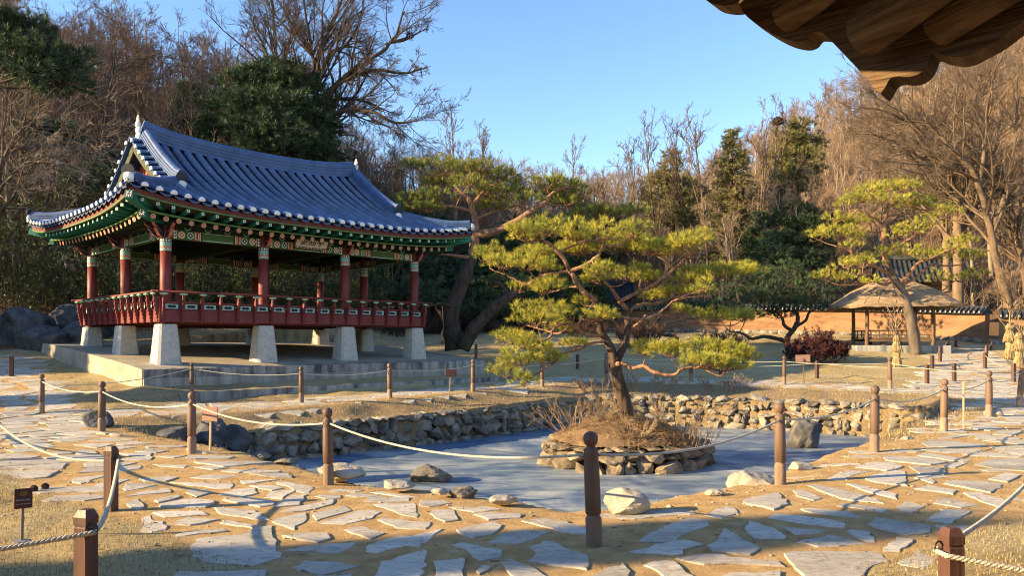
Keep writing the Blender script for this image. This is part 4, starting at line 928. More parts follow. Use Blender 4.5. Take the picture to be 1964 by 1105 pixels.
for sx in (-1, 1):
    for sy in (-1, 1):
        w = np.linspace(.12, WG+.11, 14); x = np.full(14, sx*4.0); y = sy*w; z = zr(w)+.22*np.clip(1-w/B_, 0, 1)+.03; z[-3:] += np.array((0, .03, .09)); pth = np.stack([x, y, z], -1); ridge(pth, .18, .40, 'verge_ridge')
        pale_end(newend(), (sx*4.0, sy*(WG+.17), zr(WG+.11)+.02), (0, sy, 0), .16, .2); disc_tile(newdk(), (sx*4.0, sy*(WG+.19), zr(WG+.11)+.34), (0, sy, 0), .2)
        k = np.linspace(0.02, .95, 12); x = sx*(4.1+2.05*k); y = sy*(WG+HD*k); z = zr(WG+HD*k)+lift(x, y)+.02+.10*np.clip(k-.7, 0, 1); pth = np.stack([x, y, z], -1); ridge(pth, .16, .33, 'hip_ridge')
        pale_end(newend(), pth[-1]+np.array((sx*.05, sy*.05, -.02)), (sx, sy, 0), .14, .15); disc_tile(newdk(), pth[-1]+np.array((sx*.07, sy*.07, .26)), (sx, sy, 0), .17)
        # short tiles along the verge, white-ended, facing out over the gable
        vt = MB()
        for w_ in np.arange(.25, WG, .33):
            zc = zr(w_)+.22*(1-w_/B_); path = np.array([(sx*3.95, sy*w_, zc+.10), (sx*4.2, sy*w_, zc+.06), (sx*4.45, sy*w_, zc+.02)]); V, Q, P, T, S, U = halftube(path, .10, .096); vt.add(V, Q, sm=True); white_cap(P, T, S, U); W_, Q_ = rf_caps.pop(); vt.add(W_, Q_, m=1, sm=True)
        ww = np.linspace(0, WG+.1, 14); zz = zr(ww)+.22*np.clip(1-ww/B_, 0, 1); sweep(vt, [(-.24, -.02), (.24, -.02), (.24, .03), (-.24, .03)], np.stack([np.full(14, sx*4.2), sy*ww, zz], -1)); PBs(vt, 'verge_tiles', [MAT['tile'], MAT['white']])
        bb = MB(); sweep(bb, [(-.025, -.34), (.025, -.34), (.025, -.03), (-.025, -.03)], np.stack([np.full(14, sx*4.30), sy*ww, zz], -1)); PBs(bb, 'barge_board', M('barge_board', (.05, .055, .025), (.03, .035, .016), 4, .7))
    # gable panel
    g = MB(); yy = np.linspace(-WG+.05, WG-.05, 28)
    top = zr(np.abs(yy))-.06; bot = np.full(28, 6.0); V = np.concatenate([np.c_[np.full(28, sx*3.86), yy, bot], np.c_[np.full(28, sx*3.86), yy, top]]); Q = [[i, i+1, 29+i, 28+i] for i in range(27)]; g.add(V, Q if sx > 0 else [q[::-1] for q in Q])
    for yb in np.arange(-2.4, 2.41, .3): V, Q = box(sx*3.88-.015, sx*3.88+.015, yb-.02, yb+.02, 6.0, float(zr(abs(yb)))-.1); g.add(V, Q)
    PBs(g, 'gable_panel', MAT['gable'])
    gs = MB(); sweep(gs, [(-.12, 0), (.12, 0), (.11, .10), (.09, .2), (-.09, .2), (-.11, .10)], [(sx*4.0, -WG+.15, 6.33), (sx*4.0, 0, 6.30), (sx*4.0, WG-.15, 6.33)]); PBs(gs, 'gable_ridge', MAT['tile'])
for mb, nm, mt in ends: PBs(mb, nm, [mt, MAT['granite']])
# ---- name board under the front eave, black brush characters on a pale ground
def text_mesh(txt, size, mat, ext=.004, name='lettering'):
    cu = bpy.data.curves.new(name, 'FONT'); cu.body = txt; cu.size = size; cu.extrude = ext; cu.align_x = 'CENTER'; cu.align_y = 'CENTER'
    o = bpy.data.objects.new(name, cu); C.objects.link(o); dg = bpy.context.evaluated_depsgraph_get(); me = bpy.data.meshes.new_from_object(o.evaluated_get(dg)); bpy.data.objects.remove(o)
    me.materials.clear(); me.materials.append(mat); return me
sgb = MB(); bbox(sgb, -.58, .58, -.02, .02, -.2, .2, bev=.005); sb_o = sgb.build('name_board', MAT['cream'], pav)
sb_o.location = (-.02, -cB-.44, 4.99-1.0); sb_o.rotation_euler = (math.radians(-30)*-1, 0, 0)
fr = MB()
for z0, z1 in ((-.26, -.2), (.2, .24)): bbox(fr, -.64, .64, -.035, .03, z0, z1, m=0, bev=.006)
for x0, x1 in ((-.64, -.582), (.582, .64)): bbox(fr, x0, x1, -.035, .03, -.198, .198, m=0, bev=.006)
for k in range(9): V, Q = ellipsoid((-.5+.125*k, -.038, -.23), (.045, .006, .02), 8, 4); fr.add(V, Q, m=1)
fr.build('board_frame', [MAT['sign'], MAT['cream']], sb_o)
lt = link('lettering', text_mesh('聖曲亭', .30, MAT['black']), sb_o, (0, -.026, -.02), (math.radians(90), 0, 0))
# ------------------------------------------------------------------ rope posts
post_prof = [(.066, -.12), (.066, .0), (.067, .225), (.063, .24), (.054, .246), (.054, .262), (.064, .27), (.0655, .45), (.062, .70), (.056, .712), (.060, .725), (.060, .80), (.054, .812), (.036, .825), (.036, .835), (.050, .85), (.059, .872), (.062, .895), (.059, .918), (.046, .94), (.024, .953), (.004, .956)]
pmb = MB(); V, Q, N = lathe(post_prof, 12); V[:, :2] *= (1+.015*np.cos(8*np.arctan2(V[:, 1], V[:, 0])))[:, None]; pmb.add(V, Q[:60], N=N[:1], sm=True, m=2); pmb.add(V, Q[60:], N=N[1:], sm=True)
hole = MB()
for sx in (-1, 1): V, Q = ellipsoid((sx*.0585, 0, .765), (.006, .014, .014), 8, 4); pmb.add(V, Q, m=1)
post_me = pmb.mesh('round_rope_post', [MAT['wood'], MAT['black'], MAT['wood_b']])
RP = [(1140, 830, 1050, -.035, 'dark ball-topped rope post standing alone in front of the pond island'),
      (630, 783, 930, 0, 'ball-topped rope post on the near bank beside the flat pale boulder'),
      (368, 752, 870, .01, 'ball-topped rope post next to the small pinkish sign'),
      (195, 732, 828, 0, 'ball-topped rope post in front of the smooth blue-grey boulder'),
      (80, 718, 793, .01, 'ball-topped rope post where the pond rope begins at the mound'),
      (1497, 773, 930, .012, 'pale brown ball-topped rope post in front of the dark standing rock'),
      (1677, 740, 868, .02, 'pale brown ball-topped rope post at the frozen corner of the pond'),
      (1810, 727, 828, 0, 'pale brown ball-topped rope post beside the sign seen edge on'),
      (1897, 711, 800, .01, 'ball-topped rope post between the edge-on sign and the tilted post'),
      (1955, 699, 780, .06, 'dark tilted ball-topped rope post at the far end of the flagstone path'),
      (368, 710, 768, 0, 'far ball-topped rope post against the left end of the terrace kerb'),
      (578, 703, 773, 0, 'far ball-topped rope post before the middle of the terrace steps'),
      (748, 697, 765, 0, 'far ball-topped rope post left of the small leaning sign'),
      (907, 689, 752, 0, 'far ball-topped rope post right of the small leaning sign'),
      (1040, 690, 742, 0, 'far ball-topped rope post under the hanging pine branch'),
      (1163, 676, 733, 0, 'far ball-topped rope post hidden beside the island pine trunk'),
      (1325, 676, 731, 0, 'far ball-topped rope post under the lowest wide pine bough'),
      (1504, 683, 738, 0, 'far ball-topped rope post left of the back-turned sign'),
      (1707, 685, 746, 0, 'far ball-topped rope post in front of the straw-wrapped sapling')]
rp = {}
for i, (x, yt, yb, tilt, lab) in enumerate(RP):
    g = ground_hit(x, yb); s = (yb-yt)*g[1]/F/.956
    o = link('round_rope_post', post_me, None, (g[0], g[1], g[2]), (0, -tilt*-1 if False else tilt, i*.7)); o.scale = (min(s, 1.12), min(s, 1.12), s)
    o.rotation_euler = (math.sin(i*5.1)*.018, tilt+math.sin(i*3.7)*.012, i*.7 if abs(tilt) < .02 else 0)
    tag(o, lab, 'rope post', 'ball-topped rope posts round the pond'); rp[(x, yb)] = np.array((g[0]+tilt*.75*s, g[1], g[2]+.765*s))
def rope(name, pts, sags, label, r=.013, strands=0, group=None):
    P = []
    for (a, b), sg in zip(zip(pts[:-1], pts[1:]), sags):
        t = np.linspace(0, 1, 18)[:, None]; q = np.array(a)+(np.array(b)-np.array(a))*t; q[:, 2] -= sg*4*(t*(1-t))[:, 0]; P.append(q if not P else q[1:])
    P = np.concatenate(P); mb = MB()
    if strands:
        L = np.r_[0, np.cumsum(np.linalg.norm(np.diff(P, axis=0), axis=1))]; n = int(L[-1]/.012); s = np.linspace(0, L[-1], n); Pf = np.stack([np.interp(s, L, P[:, k]) for k in range(3)], -1)
        T = nrm(np.gradient(Pf, axis=0)); S = nrm(np.cross(T, (0, 0, 1.))); U = np.cross(S, T)
        for k in range(strands):
            a = s/.085*2*np.pi+k*2*np.pi/strands; tubes(mb, Pf+r*.55*(np.cos(a)[:, None]*S+np.sin(a)[:, None]*U), np.full(n, r*.62), 6)
    else: tubes(mb, P, np.full(len(P), r), 6)
    return tag(mb.build(name, MAT['rope']), label, 'rope', group)
R_ = lambda *k: [rp[q] for q in k]
rope('rope', R_((80, 793), (195, 828), (368, 870), (630, 930), (1140, 1050), (1497, 930), (1677, 868), (1810, 828), (1897, 800), (1955, 780)), [.10, .15, .13, .17, .14, .10, .12, .1, .12],
     'pale rope strung post to post along the near bank of the pond', .0125)
rope('rope', [rp[(80, 793)]+np.array((.1, .2, -.1))]+R_((368, 768), (578, 773), (748, 765), (907, 752), (1040, 742), (1163, 733), (1325, 731), (1504, 738), (1707, 746), (1955, 780)), [.12, .10, .09, .08, .07, .06, .06, .07, .06, .1],
     'thin pale rope strung along the far side of the pond', .011)
# square posts with a ring
sq = MB(); bbox(sq, -.065, .065, -.065, .065, -.15, .545, bev=.006); bbox(sq, -.058, .058, -.058, .058, .5455, .557); bbox(sq, -.065, .065, -.065, .065, .5575, .605)
V = np.array([(-.065, -.065, .6052), (.065, -.065, .6052), (.065, .065, .6052), (-.065, .065, .6052), (-.04, -.04, .65), (.04, -.04, .65), (.04, .04, .65), (-.04, .04, .65)]); sq.add(V, [[0, 1, 5, 4], [1, 2, 6, 5], [2, 3, 7, 6], [3, 0, 4, 7], [4, 5, 6, 7]])
sq_me = sq.mesh('square_post', [MAT['wood_sq']])
def torus(R, r, n=24, k=8):
    t = np.arange(n+1)*2*np.pi/n; mb = MB(); tubes(mb, np.c_[np.cos(t)*R, 0*t, np.sin(t)*R], np.full(n+1, r), k); return mb
ring_me = torus(.032, .006).mesh('rope_ring', [MAT['metal']])
SQ_NEAR = [((-2.66, 4.72), .0, -.30, (.07, -.02), 'large dark square post with iron ring at the grass edge, its foot out of view'),
           ((-4.02, 7.58), .0, -.25, (.07, .0), 'dark square post with iron ring between the grass and the flagstone path'),
           ((-7.34, 10.7), .0, -.2, (.09, 0), 'dark square post half outside the picture at the grass corner'),
           ((2.51, 4.32), .0, .12, (-.07, .01), 'reddish square post with thick twisted rope beside the sunlit grass')]
rings = []
for (x, y), dz, rz, (rx, ry), lab in SQ_NEAR:
    z = float(height(x, y)); t = empty('square_rope_post', (x, y, z), rz); tag(t, lab, 'rope post', 'square wooden rope posts')
    tm_ = link('timber', sq_me, t); tm_.scale = (.76, .76, 1); link('rope_ring', ring_me, t, (rx, ry, .535), (0, 0, .3)); rings.append(np.array((x, y, z+.515))+np.append(rotz(np.array([[rx*1.25, ry, 0]]), rz)[0][:2], 0))
rope('rope', [(-5.2, 3.6, .38), rings[0], rings[1], rings[2], (-10.5, 13.2, .5)], [.05, .13, .17, .12], 'pale twisted rope along the grass edge tied to the dark square posts', .0145, 3)
rope('rope', [(5.4, 3.55, .42), rings[3]+np.array((0, -.1, -.0)), rings[3], (5.9, 8.2, .55)], [.10, 0, .10], 'thick pale twisted rope tied to the reddish square post beside the sunlit grass', .0145, 3)
SQ_FAR = [(22, 683, 722, 'small square post on the sunlit path by the terrace end'), (913, 661, 688, 'dark small square post before the double-trunked pine'), (1108, 680, 707, 'dark small square post seen through the island pine'),
          (1383, 703, 720, 'small square post under the low pine bough'), (1567, 692, 726, 'small square post in front of the red shrub'), (1778, 700, 737, 'dark small square post on the sunlit lawn beside the straw-wrapped sapling'),
          (1788, 682, 711, 'small square post on the lawn beside the right-hand pine trunk'), (1830, 697, 732, 'small square post on the side path near the edge-on sign'), (1803, 664, 694, 'small square post just right of the pine trunk foot'),
          (1819, 647, 676, 'small square post by the path at the thatched hut'), (1834, 646, 667, 'small square post at the shaded foot of the earth wall'), (1811, 624, 642, 'dark small square post behind the hut railing'),
          (1891, 663, 688, 'tilted small square post on the far path edge'), (1902, 655, 673, 'farthest small square post by the lit stones of the earth wall'), (1889, 677, 707, 'upright small square post left of the straw bundles'), (1944, 697, 733, 'dark small square post beside the tilted ball-topped post')]
sf = {}
for x, yt, yb, lab in SQ_FAR:
    g = ground_hit(x, yb); s = np.clip((yb-yt)*g[1]/F/.65, .6, 1.4)
    o = link('square_rope_post', sq_me, None, (g[0], g[1], g[2]), (0, .08 if 'tilted s' in lab else 0, .35)); o.scale = (.85, .85, s); tag(o, lab, 'rope post', 'square wooden rope posts'); sf[x] = np.array((g[0], g[1], g[2]+.55*s))
rope('rope', [sf[913], sf[1108], sf[1383], sf[1567], sf[1778], sf[1830]], [.05, .06, .05, .06, .06], 'thin pale rope across the lawn from post to small square post', .010)
rope('rope', [sf[1788], sf[1803], sf[1819], sf[1834]], [.10, .10, .12], 'thin pale rope climbing the side path towards the hut', .010)
rope('rope', [sf[1902], sf[1891], sf[1889], sf[1944], sf[1944]+np.array((3, -.5, 0))], [.08, .08, .18, .1], 'thin pale rope looping along the straw bundles on the far lawn', .010)

# ------------------------------------------------------------------ signs
def sign(px_, ytop, yb, wpx, hpx, rz, mat_b, mat_p, label, lean=0.0, pr=.016, text=None, back=False, base=False, d=None):
    g = ground_hit(px_, yb) if d is None else np.array((*d, float(height(*d)))); k = g[1]/F; H = (yb-ytop)*k; w, h = wpx*k, hpx*k
    t = empty('sign', tuple(g), rz); t.rotation_euler = (0, lean, rz); tag(t, label, 'sign')
    p = MB(); bbox(p, -pr, pr, -pr, pr, -.1, H-h*.5, bev=.003)
    if base: V, Q, N = lathe([(.07, 0), (.07, .012), (.02, .02)], 12); p.add(V, Q, N=N)
    p.build('sign_post', mat_p, t)
    b = MB(); bbox(b, -w/2, w/2, -pr-.022 if not back else pr+.002, -pr-.002 if not back else pr+.022, H-h, H, bev=.004)
    bo = b.build('sign_panel', mat_b, t)
    return t, bo, H, w, h
t, bo, H, w, h = sign(42, 938, 1041, 30, 38, math.radians(38), MAT['sign'], MAT['steel'], 'dark brown plant name sign with white lettering on thin steel stake in the grass', .02, .011, base=True)
lm = text_mesh('들어가지 마세요', .05, MAT['white_p'], .001); lo = link('lettering', lm, bo, (0, -.0345, H-h*.57), (math.radians(90), 0, 0)); wx = max(v.co.x for v in lm.vertices)-min(v.co.x for v in lm.vertices); lo.scale = (w*.74/wx,)*3
lm2 = text_mesh('Please keep off the grass', .03, MAT['white_p'], .001); l2 = link('lettering', lm2, bo, (0, -.0345, H-h*.76), (math.radians(90), 0, 0)); wx = max(v.co.x for v in lm2.vertices)-min(v.co.x for v in lm2.vertices); l2.scale = (w*.74/wx,)*3
em = MB(); V, Q = ellipsoid((0, -.035, H-h*.24), (.03, .002, .022), 12, 6); em.add(V, Q); em.build('emblem', M('gold_emblem', (.22, .11, .03), (.16, .08, .02), 5, .5), bo)
t, bo, H, w, h = sign(403, 781, 864, 33, 27, math.radians(-12), MAT['sign_l'], MAT['wood_pale'], 'faded pinkish sign on a pale stick beside the pond corner rope post', .03)
st = MB(); V, Q = box(-w*.42, w*.42, -.0395, -.0385, H-h*.72, H-h*.68); st.add(V, Q)
for r_ in range(3):
    for q in range(5): V, Q = box(-w*.36+q*w*.15, -w*.36+q*w*.15+w*.10, -.0395, -.0385, H-h*(.2+.15*r_), H-h*(.16+.15*r_)); st.add(V, Q)
st.build('faded_lettering', M('faded_lettering', (.46, .26, .18), (.42, .23, .16), 5, .8), bo)
sign(861, 709, 763, 20, 14, math.radians(5), MAT['sign'], MAT['wood_pale'], 'small dark sign on a leaning stick below the terrace kerb', .07)
sign(1542, 681, 738, 27, 14, math.radians(-5), MAT['sign_l'], MAT['wood'], 'back-turned brown sign on a thin stake before the red shrub', -.03, back=True)
sign(1848, 722, 824, 30, 22, math.radians(62), MAT['sign_l'], MAT['wood_pale'], 'brown sign seen nearly edge on beside the flagstone path', .03)

# ------------------------------------------------------------------ boulders
def boulder(px_, ytop, yb, wpx, mat, label, seed, z=None, d=None, squash=.8, dep=.8, rz=0, sink=.25, planes=9, name='boulder', sub=4):
    if z is not None: dd = (EYE-z)*F/(yb-HY); g = np.array(((px_-CX)/F*dd, dd, z))
    elif d is not None: g = P3(px_, yb, d)
    else: g = ground_hit(px_, yb)
    k = g[1]/F; w = wpx*k/2; h = (yb-ytop)*k
    r = np.random.default_rng(seed); V, T = rock(r, sub, planes, .045, (.55, .88)); V = rotz(V, rz)
    V = V/np.abs(V).max(0); V = V*np.array((w, w*dep, h*(1+sink)/2)); V[:, 2] += h*(1-sink)/2
    mb = MB(); mb.add(V, T=T, a=1.0, sm=False); o = mb.build(name, mat, None, (g[0], g[1]+w*dep*.6, g[2])); return tag(o, label, 'boulder')
B = MAT
boulder(1206, 940, 986, 92, B['boulder'], 'smooth pale rounded boulder on the near bank behind the dark rope post', 4, d=7.45, planes=5)
boulder(650, 893, 922, 92, B['boulder'], 'flat-topped tan boulder beside the near-bank rope post', 8, d=9.25)
boulder(888, 936, 958, 56, B['boulder_g'], 'grey boulder with a shaded side at the waterline of the near bank', 12, d=8.35)
boulder(965, 952, 968, 56, B['boulder'], 'small rough tan rock at the pond edge left of the pale rounded boulder', 15, d=7.8)
boulder(764, 923, 938, 60, B['boulder'], 'low whitish rock half buried in dry grass on the near bank', 16, d=8.55)
boulder(842, 938, 948, 34, B['boulder'], 'small whitish rock beside the dry grass clump on the near bank', 17, d=8.3)
boulder(1450, 908, 942, 100, B['boulder'], 'pale sloping boulder left of the reddish rope post on the near bank', 18, d=9.2)
boulder(1540, 888, 905, 44, B['boulder'], 'small pale rough rock at the foot of the reddish rope post', 19, d=10.2)
boulder(1372, 940, 953, 40, B['boulder'], 'low pale rock on the sandy bank right of the island', 20, d=8.4)
boulder(1742, 838, 852, 40, B['boulder'], 'low pale rock at the pond corner behind the path', 21, d=13.2)
boulder(1910, 782, 800, 34, B['boulder'], 'pale rock on the flagstone path by the last rope posts', 22)
boulder(180, 789, 820, 62, B['boulder_d'], 'smooth blue-grey boulder behind the left rope post', 23, planes=4)
boulder(826, 893, 927, 82, B['boulder_g'], 'wedge-shaped brown rock frozen into the pond', 31, z=WATER, planes=7)
boulder(1548, 806, 860, 74, M('standing_rock', (.17, .15, .125), (.05, .05, .055), 3, .9, 1.0, 7), 'tall dark standing rock frozen in the pond below the sunlit wall', 33, z=WATER, planes=10)
boulder(325, 820, 848, 60, B['boulder_d'], 'dark angular boulder at the left corner of the pond', 41, d=13.6)
boulder(395, 800, 862, 74, B['boulder_d'], 'large dark angular boulder under the pinkish sign', 42, d=14.0)
boulder(450, 815, 866, 60, B['boulder_d'], 'dark wedge boulder at the end of the shaded stone wall', 43, d=14.2)
boulder(345, 862, 880, 70, B['boulder'], 'small flat rock on the sandy bank at the left pond corner', 44, d=12.4, sink=.5)
boulder(545, 880, 893, 44, B['boulder_g'], 'grey rock at the waterline left of the flat-topped boulder', 45, d=11.0)
boulder(500, 868, 880, 36, B['boulder_g'], 'low grey rock on the bank below the shaded wall', 46, d=11.7)
boulder(1600, 757, 778, 64, B['boulder_g'], 'flat pale slab of rock lying on top of the sunlit pond wall', 47, d=23.6, sink=.4)
boulder(1350, 742, 758, 60, B['boulder_g'], 'grey rock on the bank behind the island', 48, d=25.4)
# dark rocks behind the terrace
for i, (x, yt, yb, w, dd) in enumerate([(30, 588, 655, 120, 29), (105, 580, 640, 110, 31), (65, 622, 660, 105, 27.5), (140, 615, 655, 90, 28.5), (170, 597, 640, 70, 31), (-25, 596, 660, 100, 28.5), (205, 616, 650, 60, 32)]):
    g = P3(x, yb, dd); z = float(height(g[0], g[1])); yb2 = HY+(EYE-z)*F/dd
    o = boulder(x, yt, yb2+4, w, B['boulder_d'], ['huge dark boulder at the back left below the bamboo', 'tall dark boulder under the bamboo', 'dark slabby boulder in front of the pile below the bamboo', 'dark boulder beside the far corner of the terrace', 'dark boulder behind the left columns', 'dark boulder cut by the left edge of the picture', 'dark boulder behind the leftmost stone base'][i], 60+i, d=dd, planes=8, dep=.9, sink=.5)

# ------------------------------------------------------------------ rammed earth wall with tiled coping
def earth_wall(line, H, label, cop=.34):
    line = spline(line, 5); seg = np.r_[0, np.cumsum(np.hypot(*np.diff(line, axis=0).T))]; L = seg[-1]
    at = lambda s: np.array([np.interp(s, seg, line[:, 0]), np.interp(s, seg, line[:, 1])])
    t = empty('earth_wall', (*line[0], float(height(*line[0], False)))); tag(t, label, 'wall'); b0 = np.array(t.location)
    S = np.linspace(0, L, int(L/.7)); P = np.array([at(s) for s in S]); Z = height(P[:, 0], P[:, 1], False); Z = np.convolve(np.pad(Z, 4, 'edge'), np.ones(9)/9, 'valid')
    body = MB(); path = np.c_[P, Z]-b0; sweep(body, [(-.22, -1), (.22, -1), (.20, H), (-.20, H)], path); body.build('wall_body', MAT['earth'], t)
    foot = MB(); r = np.random.default_rng(3)
    for s in np.arange(0, L, .55):
        p = at(s); d = nrm(at(min(s+.1, L))-at(max(s-.1, 0))); n = np.array((d[1], -d[0])); V, T = rock(r, 2, 8, .05); V = V*np.array((.33, .2, .2)); a = math.atan2(d[1], d[0]); z = np.interp(s, S, Z)
        foot.add(rotz(V, a)+np.array((*(p+n*.22), z+.06))-b0, T=T, a=r.uniform(.4, 1.6))
    foot.build('stone_footing', MAT['stone_w'], t)
    cp = MB(); sweep(cp, [(-.45, H-.03), (.45, H-.03), (.47, H+.03), (.10, H+cop-.06), (-.10, H+cop-.06), (-.47, H+.03)], path, m=0)
    sweep(cp, [(.11*math.cos(a), H+cop-.05+.10*math.sin(a)) for a in np.linspace(0, 2*np.pi, 8, endpoint=False)], path, m=0)
    for s in np.arange(.1, L, .26):
        p = at(s); d = nrm(at(min(s+.1, L))-at(max(s-.1, 0))); n = np.array((d[1], -d[0])); z = np.interp(s, S, Z)
        for sg in (-1, 1):
            a = np.array((*(p+sg*n*.08), z+H+cop-.03)); b = np.array((*(p+sg*n*.52), z+H+.06)); m_ = (a+b)/2
            tubes(cp, np.array([a, m_, b])-b0, np.array([.07, .072, .074]), 7, a=r.uniform(.5, 1.4), m=0)
            if sg > 0 or True: V, Q = ellipsoid(b-b0, (.05, .05, .06), 7, 4); cp.add(V, Q, m=1, sm=True)
    cp.build('tile_coping', [MAT['tile_d'], MAT['granite']], t); return t
earth_wall([(-17, 61), (-5.9, 60), (.7, 57.5), (11.4, 51.5), (19.6, 45.6), (23.4, 41.2), (24.6, 39.2)], 1.5, 'long ochre rammed-earth wall with dark tiled coping behind the lawn')
earth_wall([(24.9, 38.7), (27, 37.6), (33, 36.5)], 1.42, 'end section of ochre earth wall at the right edge beside the straw bundles')

# ------------------------------------------------------------------ thatched hut
hx, hy = 18.57, 37.0; hz = float(height(hx, hy, False)); hut = empty('thatched_hut', (hx, hy, hz), math.radians(-11)); tag(hut, 'small open hut with thatched roof, timber posts and low railing', 'hut')
HW, HD_ = 1.45, 1.3
pl = MB(); bbox(pl, -HW-.6, HW+.6, -HD_-.55, HD_+.5, -.4, .12, bev=.02); pl.build('stone_plinth', MAT['kerb'], hut)
for sx in (-1, 1):
    for sy in (-1, 1):
        p = MB(); x, y = sx*HW, sy*HD_; tubes(p, [[(x, y, .12), (x+.02, y, 1.2), (x, y, 2.35)]], [[.095, .088, .08]], 10); p.build('hut_post', MAT['wood_old'], hut)
dk_ = MB(); bbox(dk_, -HW, HW, -HD_, HD_, .42, .52, bev=.01)
for y in (-HD_, HD_): bbox(dk_, -HW+.1, HW-.1, y-.06, y+.06, .30, .418)
for x in (-.7, .7):
    for y in (-HD_+.2, HD_-.2): bbox(dk_, x-.08, x+.08, y-.08, y+.08, .12, .298)
dk_.build('bench_deck', MAT['wood_old'], hut)
for (x0, y0, x1, y1) in ((-HW, -HD_, HW, -HD_), (-HW, HD_, HW, HD_), (-HW, -HD_, -HW, HD_)):
    r = MB(); a = np.array((x0, y0)); b = np.array((x1, y1)); L = np.hypot(*(b-a)); d = (b-a)/L
    for z in (.62, .84): tubes(r, [[(*a, z), (*((a+b)/2), z), (*b, z)]], [[.025]*3], 6)
    for k in np.arange(.2, L-.1, .21): q = a+d*k; tubes(r, [[(*q, .52), (*q, .68), (*q, .84)]], [[.016]*3], 5)
    r.build('railing', MAT['wood_old'], hut)
fb_ = MB()
for y in (-HD_, HD_): tubes(fb_, [[(-HW-.3, y, 2.32), (0, y, 2.32), (HW+.3, y, 2.32)]], [[.08]*3], 8, cap=True)
for x in (-HW, HW): tubes(fb_, [[(x, -HD_-.3, 2.40), (x, 0, 2.40), (x, HD_+.3, 2.40)]], [[.08]*3], 8, cap=True)
fb_.build('roof_beams', MAT['wood_old'], hut)
th_ = MB(); nr, na = 16, 72; rr = np.linspace(0.0, 1, nr); aa = np.linspace(0, 2*np.pi, na, endpoint=False); RR, AA = np.meshgrid(rr, aa, indexing='ij')
sup = (np.abs(np.cos(AA))**4.5+np.abs(np.sin(AA))**4.5)**(-1/4.5); ridge_l = .35*(1-RR)
X = sup*np.cos(AA)*RR*2.75+np.sign(np.cos(AA))*np.abs(np.cos(AA))*ridge_l; Y = sup*np.sin(AA)*RR*2.45; Z = 3.42-1.36*(.55*RR+.45*RR**2)-.06*np.maximum(sup-1.05, 0)*RR**3+.02*n2(X, Y, 3, 4)
kk = np.arange(nr*na).reshape(nr, na); Qt = np.stack([kk[:-1], np.roll(kk, -1, 1)[:-1], np.roll(kk, -1, 1)[1:], kk[1:]], -1).reshape(-1, 4); V1 = np.stack([X, Y, Z], -1).reshape(-1, 3)
th_.add(V1, Qt, sm=True); e0 = V1[-na:]; jit = np.random.default_rng(4).uniform(-.03, .03, na); e1 = e0*np.array((.985, .985, 1))+np.c_[0*jit, 0*jit, -.15+jit]; e2 = e0*np.array((.5, .5, 0))+np.array((0, 0, 2.35)); n_ = na; i = np.arange(na); j = (i+1) % na
th_.add(np.concatenate([e0, e1, e2]), np.concatenate([np.stack([i, j, n_+j, n_+i], 1), np.stack([n_+i, n_+j, 2*n_+j, 2*n_+i], 1)])[:, ::-1]); th_.build('thatched_roof', MAT['thatch'], hut)
rl_ = MB()
for k in range(-3, 4):
    c = k/3.2; idx_ = [np.argmin(np.abs(np.arctan2(V1[r*na:(r+1)*na, 1], V1[r*na:(r+1)*na, 0])-(-math.pi/2+c*.75)))+r*na for r in range(1, nr)]; tubes(rl_, V1[idx_]+np.array((0, 0, .015)), np.full(nr-1, .010), 4)
rl_.build('roof_ropes', MAT['straw'], hut)

# ------------------------------------------------------------------ houses behind the wall
def house(x, y, rz, W, D, eave, rise, label, wallm):
    z = float(height(x, y, False)); h = empty('tiled_house', (x, y, z), rz); tag(h, label, 'house')
    b = MB(); bbox(b, -W/2, W/2, -D/2, D/2, -.5, eave); b.build('wall', wallm, h)
    for k in np.linspace(-W/2+.1, W/2-.1, 5):
        p = MB(); bbox(p, k-.09, k+.09, -D/2-.03, -D/2+.05, 0, eave); p.build('wall_post', MAT['wood_old'], h)
    for k in (-W/4, W/4):
        d_ = MB(); bbox(d_, k-.6, k+.6, -D/2-.02, -D/2+.03, .3, eave-.35); d_.build('door', MAT['wood_old'], h)
    r = MB(); n = int((W+1.6)/.3)
    for sg in (-1, 1):
        for i in range(n+1):
            xx = -W/2-.8+(W+1.6)*i/n; t = np.linspace(0, 1, 6); c = (abs(xx)/(W/2+.8))**3*.3
            P = np.c_[np.full(6, xx), sg*t*(D/2+1.0), eave+rise-(rise+.15)*(1-(1-t)**1.25)+c]
            tubes(r, P, np.full(6, .09), 6, a=1)
            if i < n: V = np.concatenate([P, P+np.array(((W+1.6)/n, 0, 0))]); r.add(V, [[k, k+1, 7+k, 6+k] for k in range(5)])
            V, Q = ellipsoid(P[-1], (.09, .05, .09), 7, 4); r.add(V, Q, m=0)
    tubes(r, [[(-W/2-.8, 0, eave+rise+.3), (0, 0, eave+rise+.1), (W/2+.8, 0, eave+rise+.3)]], [[.2]*3], 8, cap=True); r.build('tiled_roof', [MAT['tile_d'], MAT['white']], h)
    return h
house(28.2, 52, math.radians(-20), 4.2, 3, 1.9, 1.5, 'dark tiled house standing behind the thatched hut', MAT['wood_old'])
house(6.3, 62, math.radians(-5), 5.5, 3.6, 1.8, 1.2, 'dark tiled gatehouse half hidden behind the island pine', MAT['wood_old'])

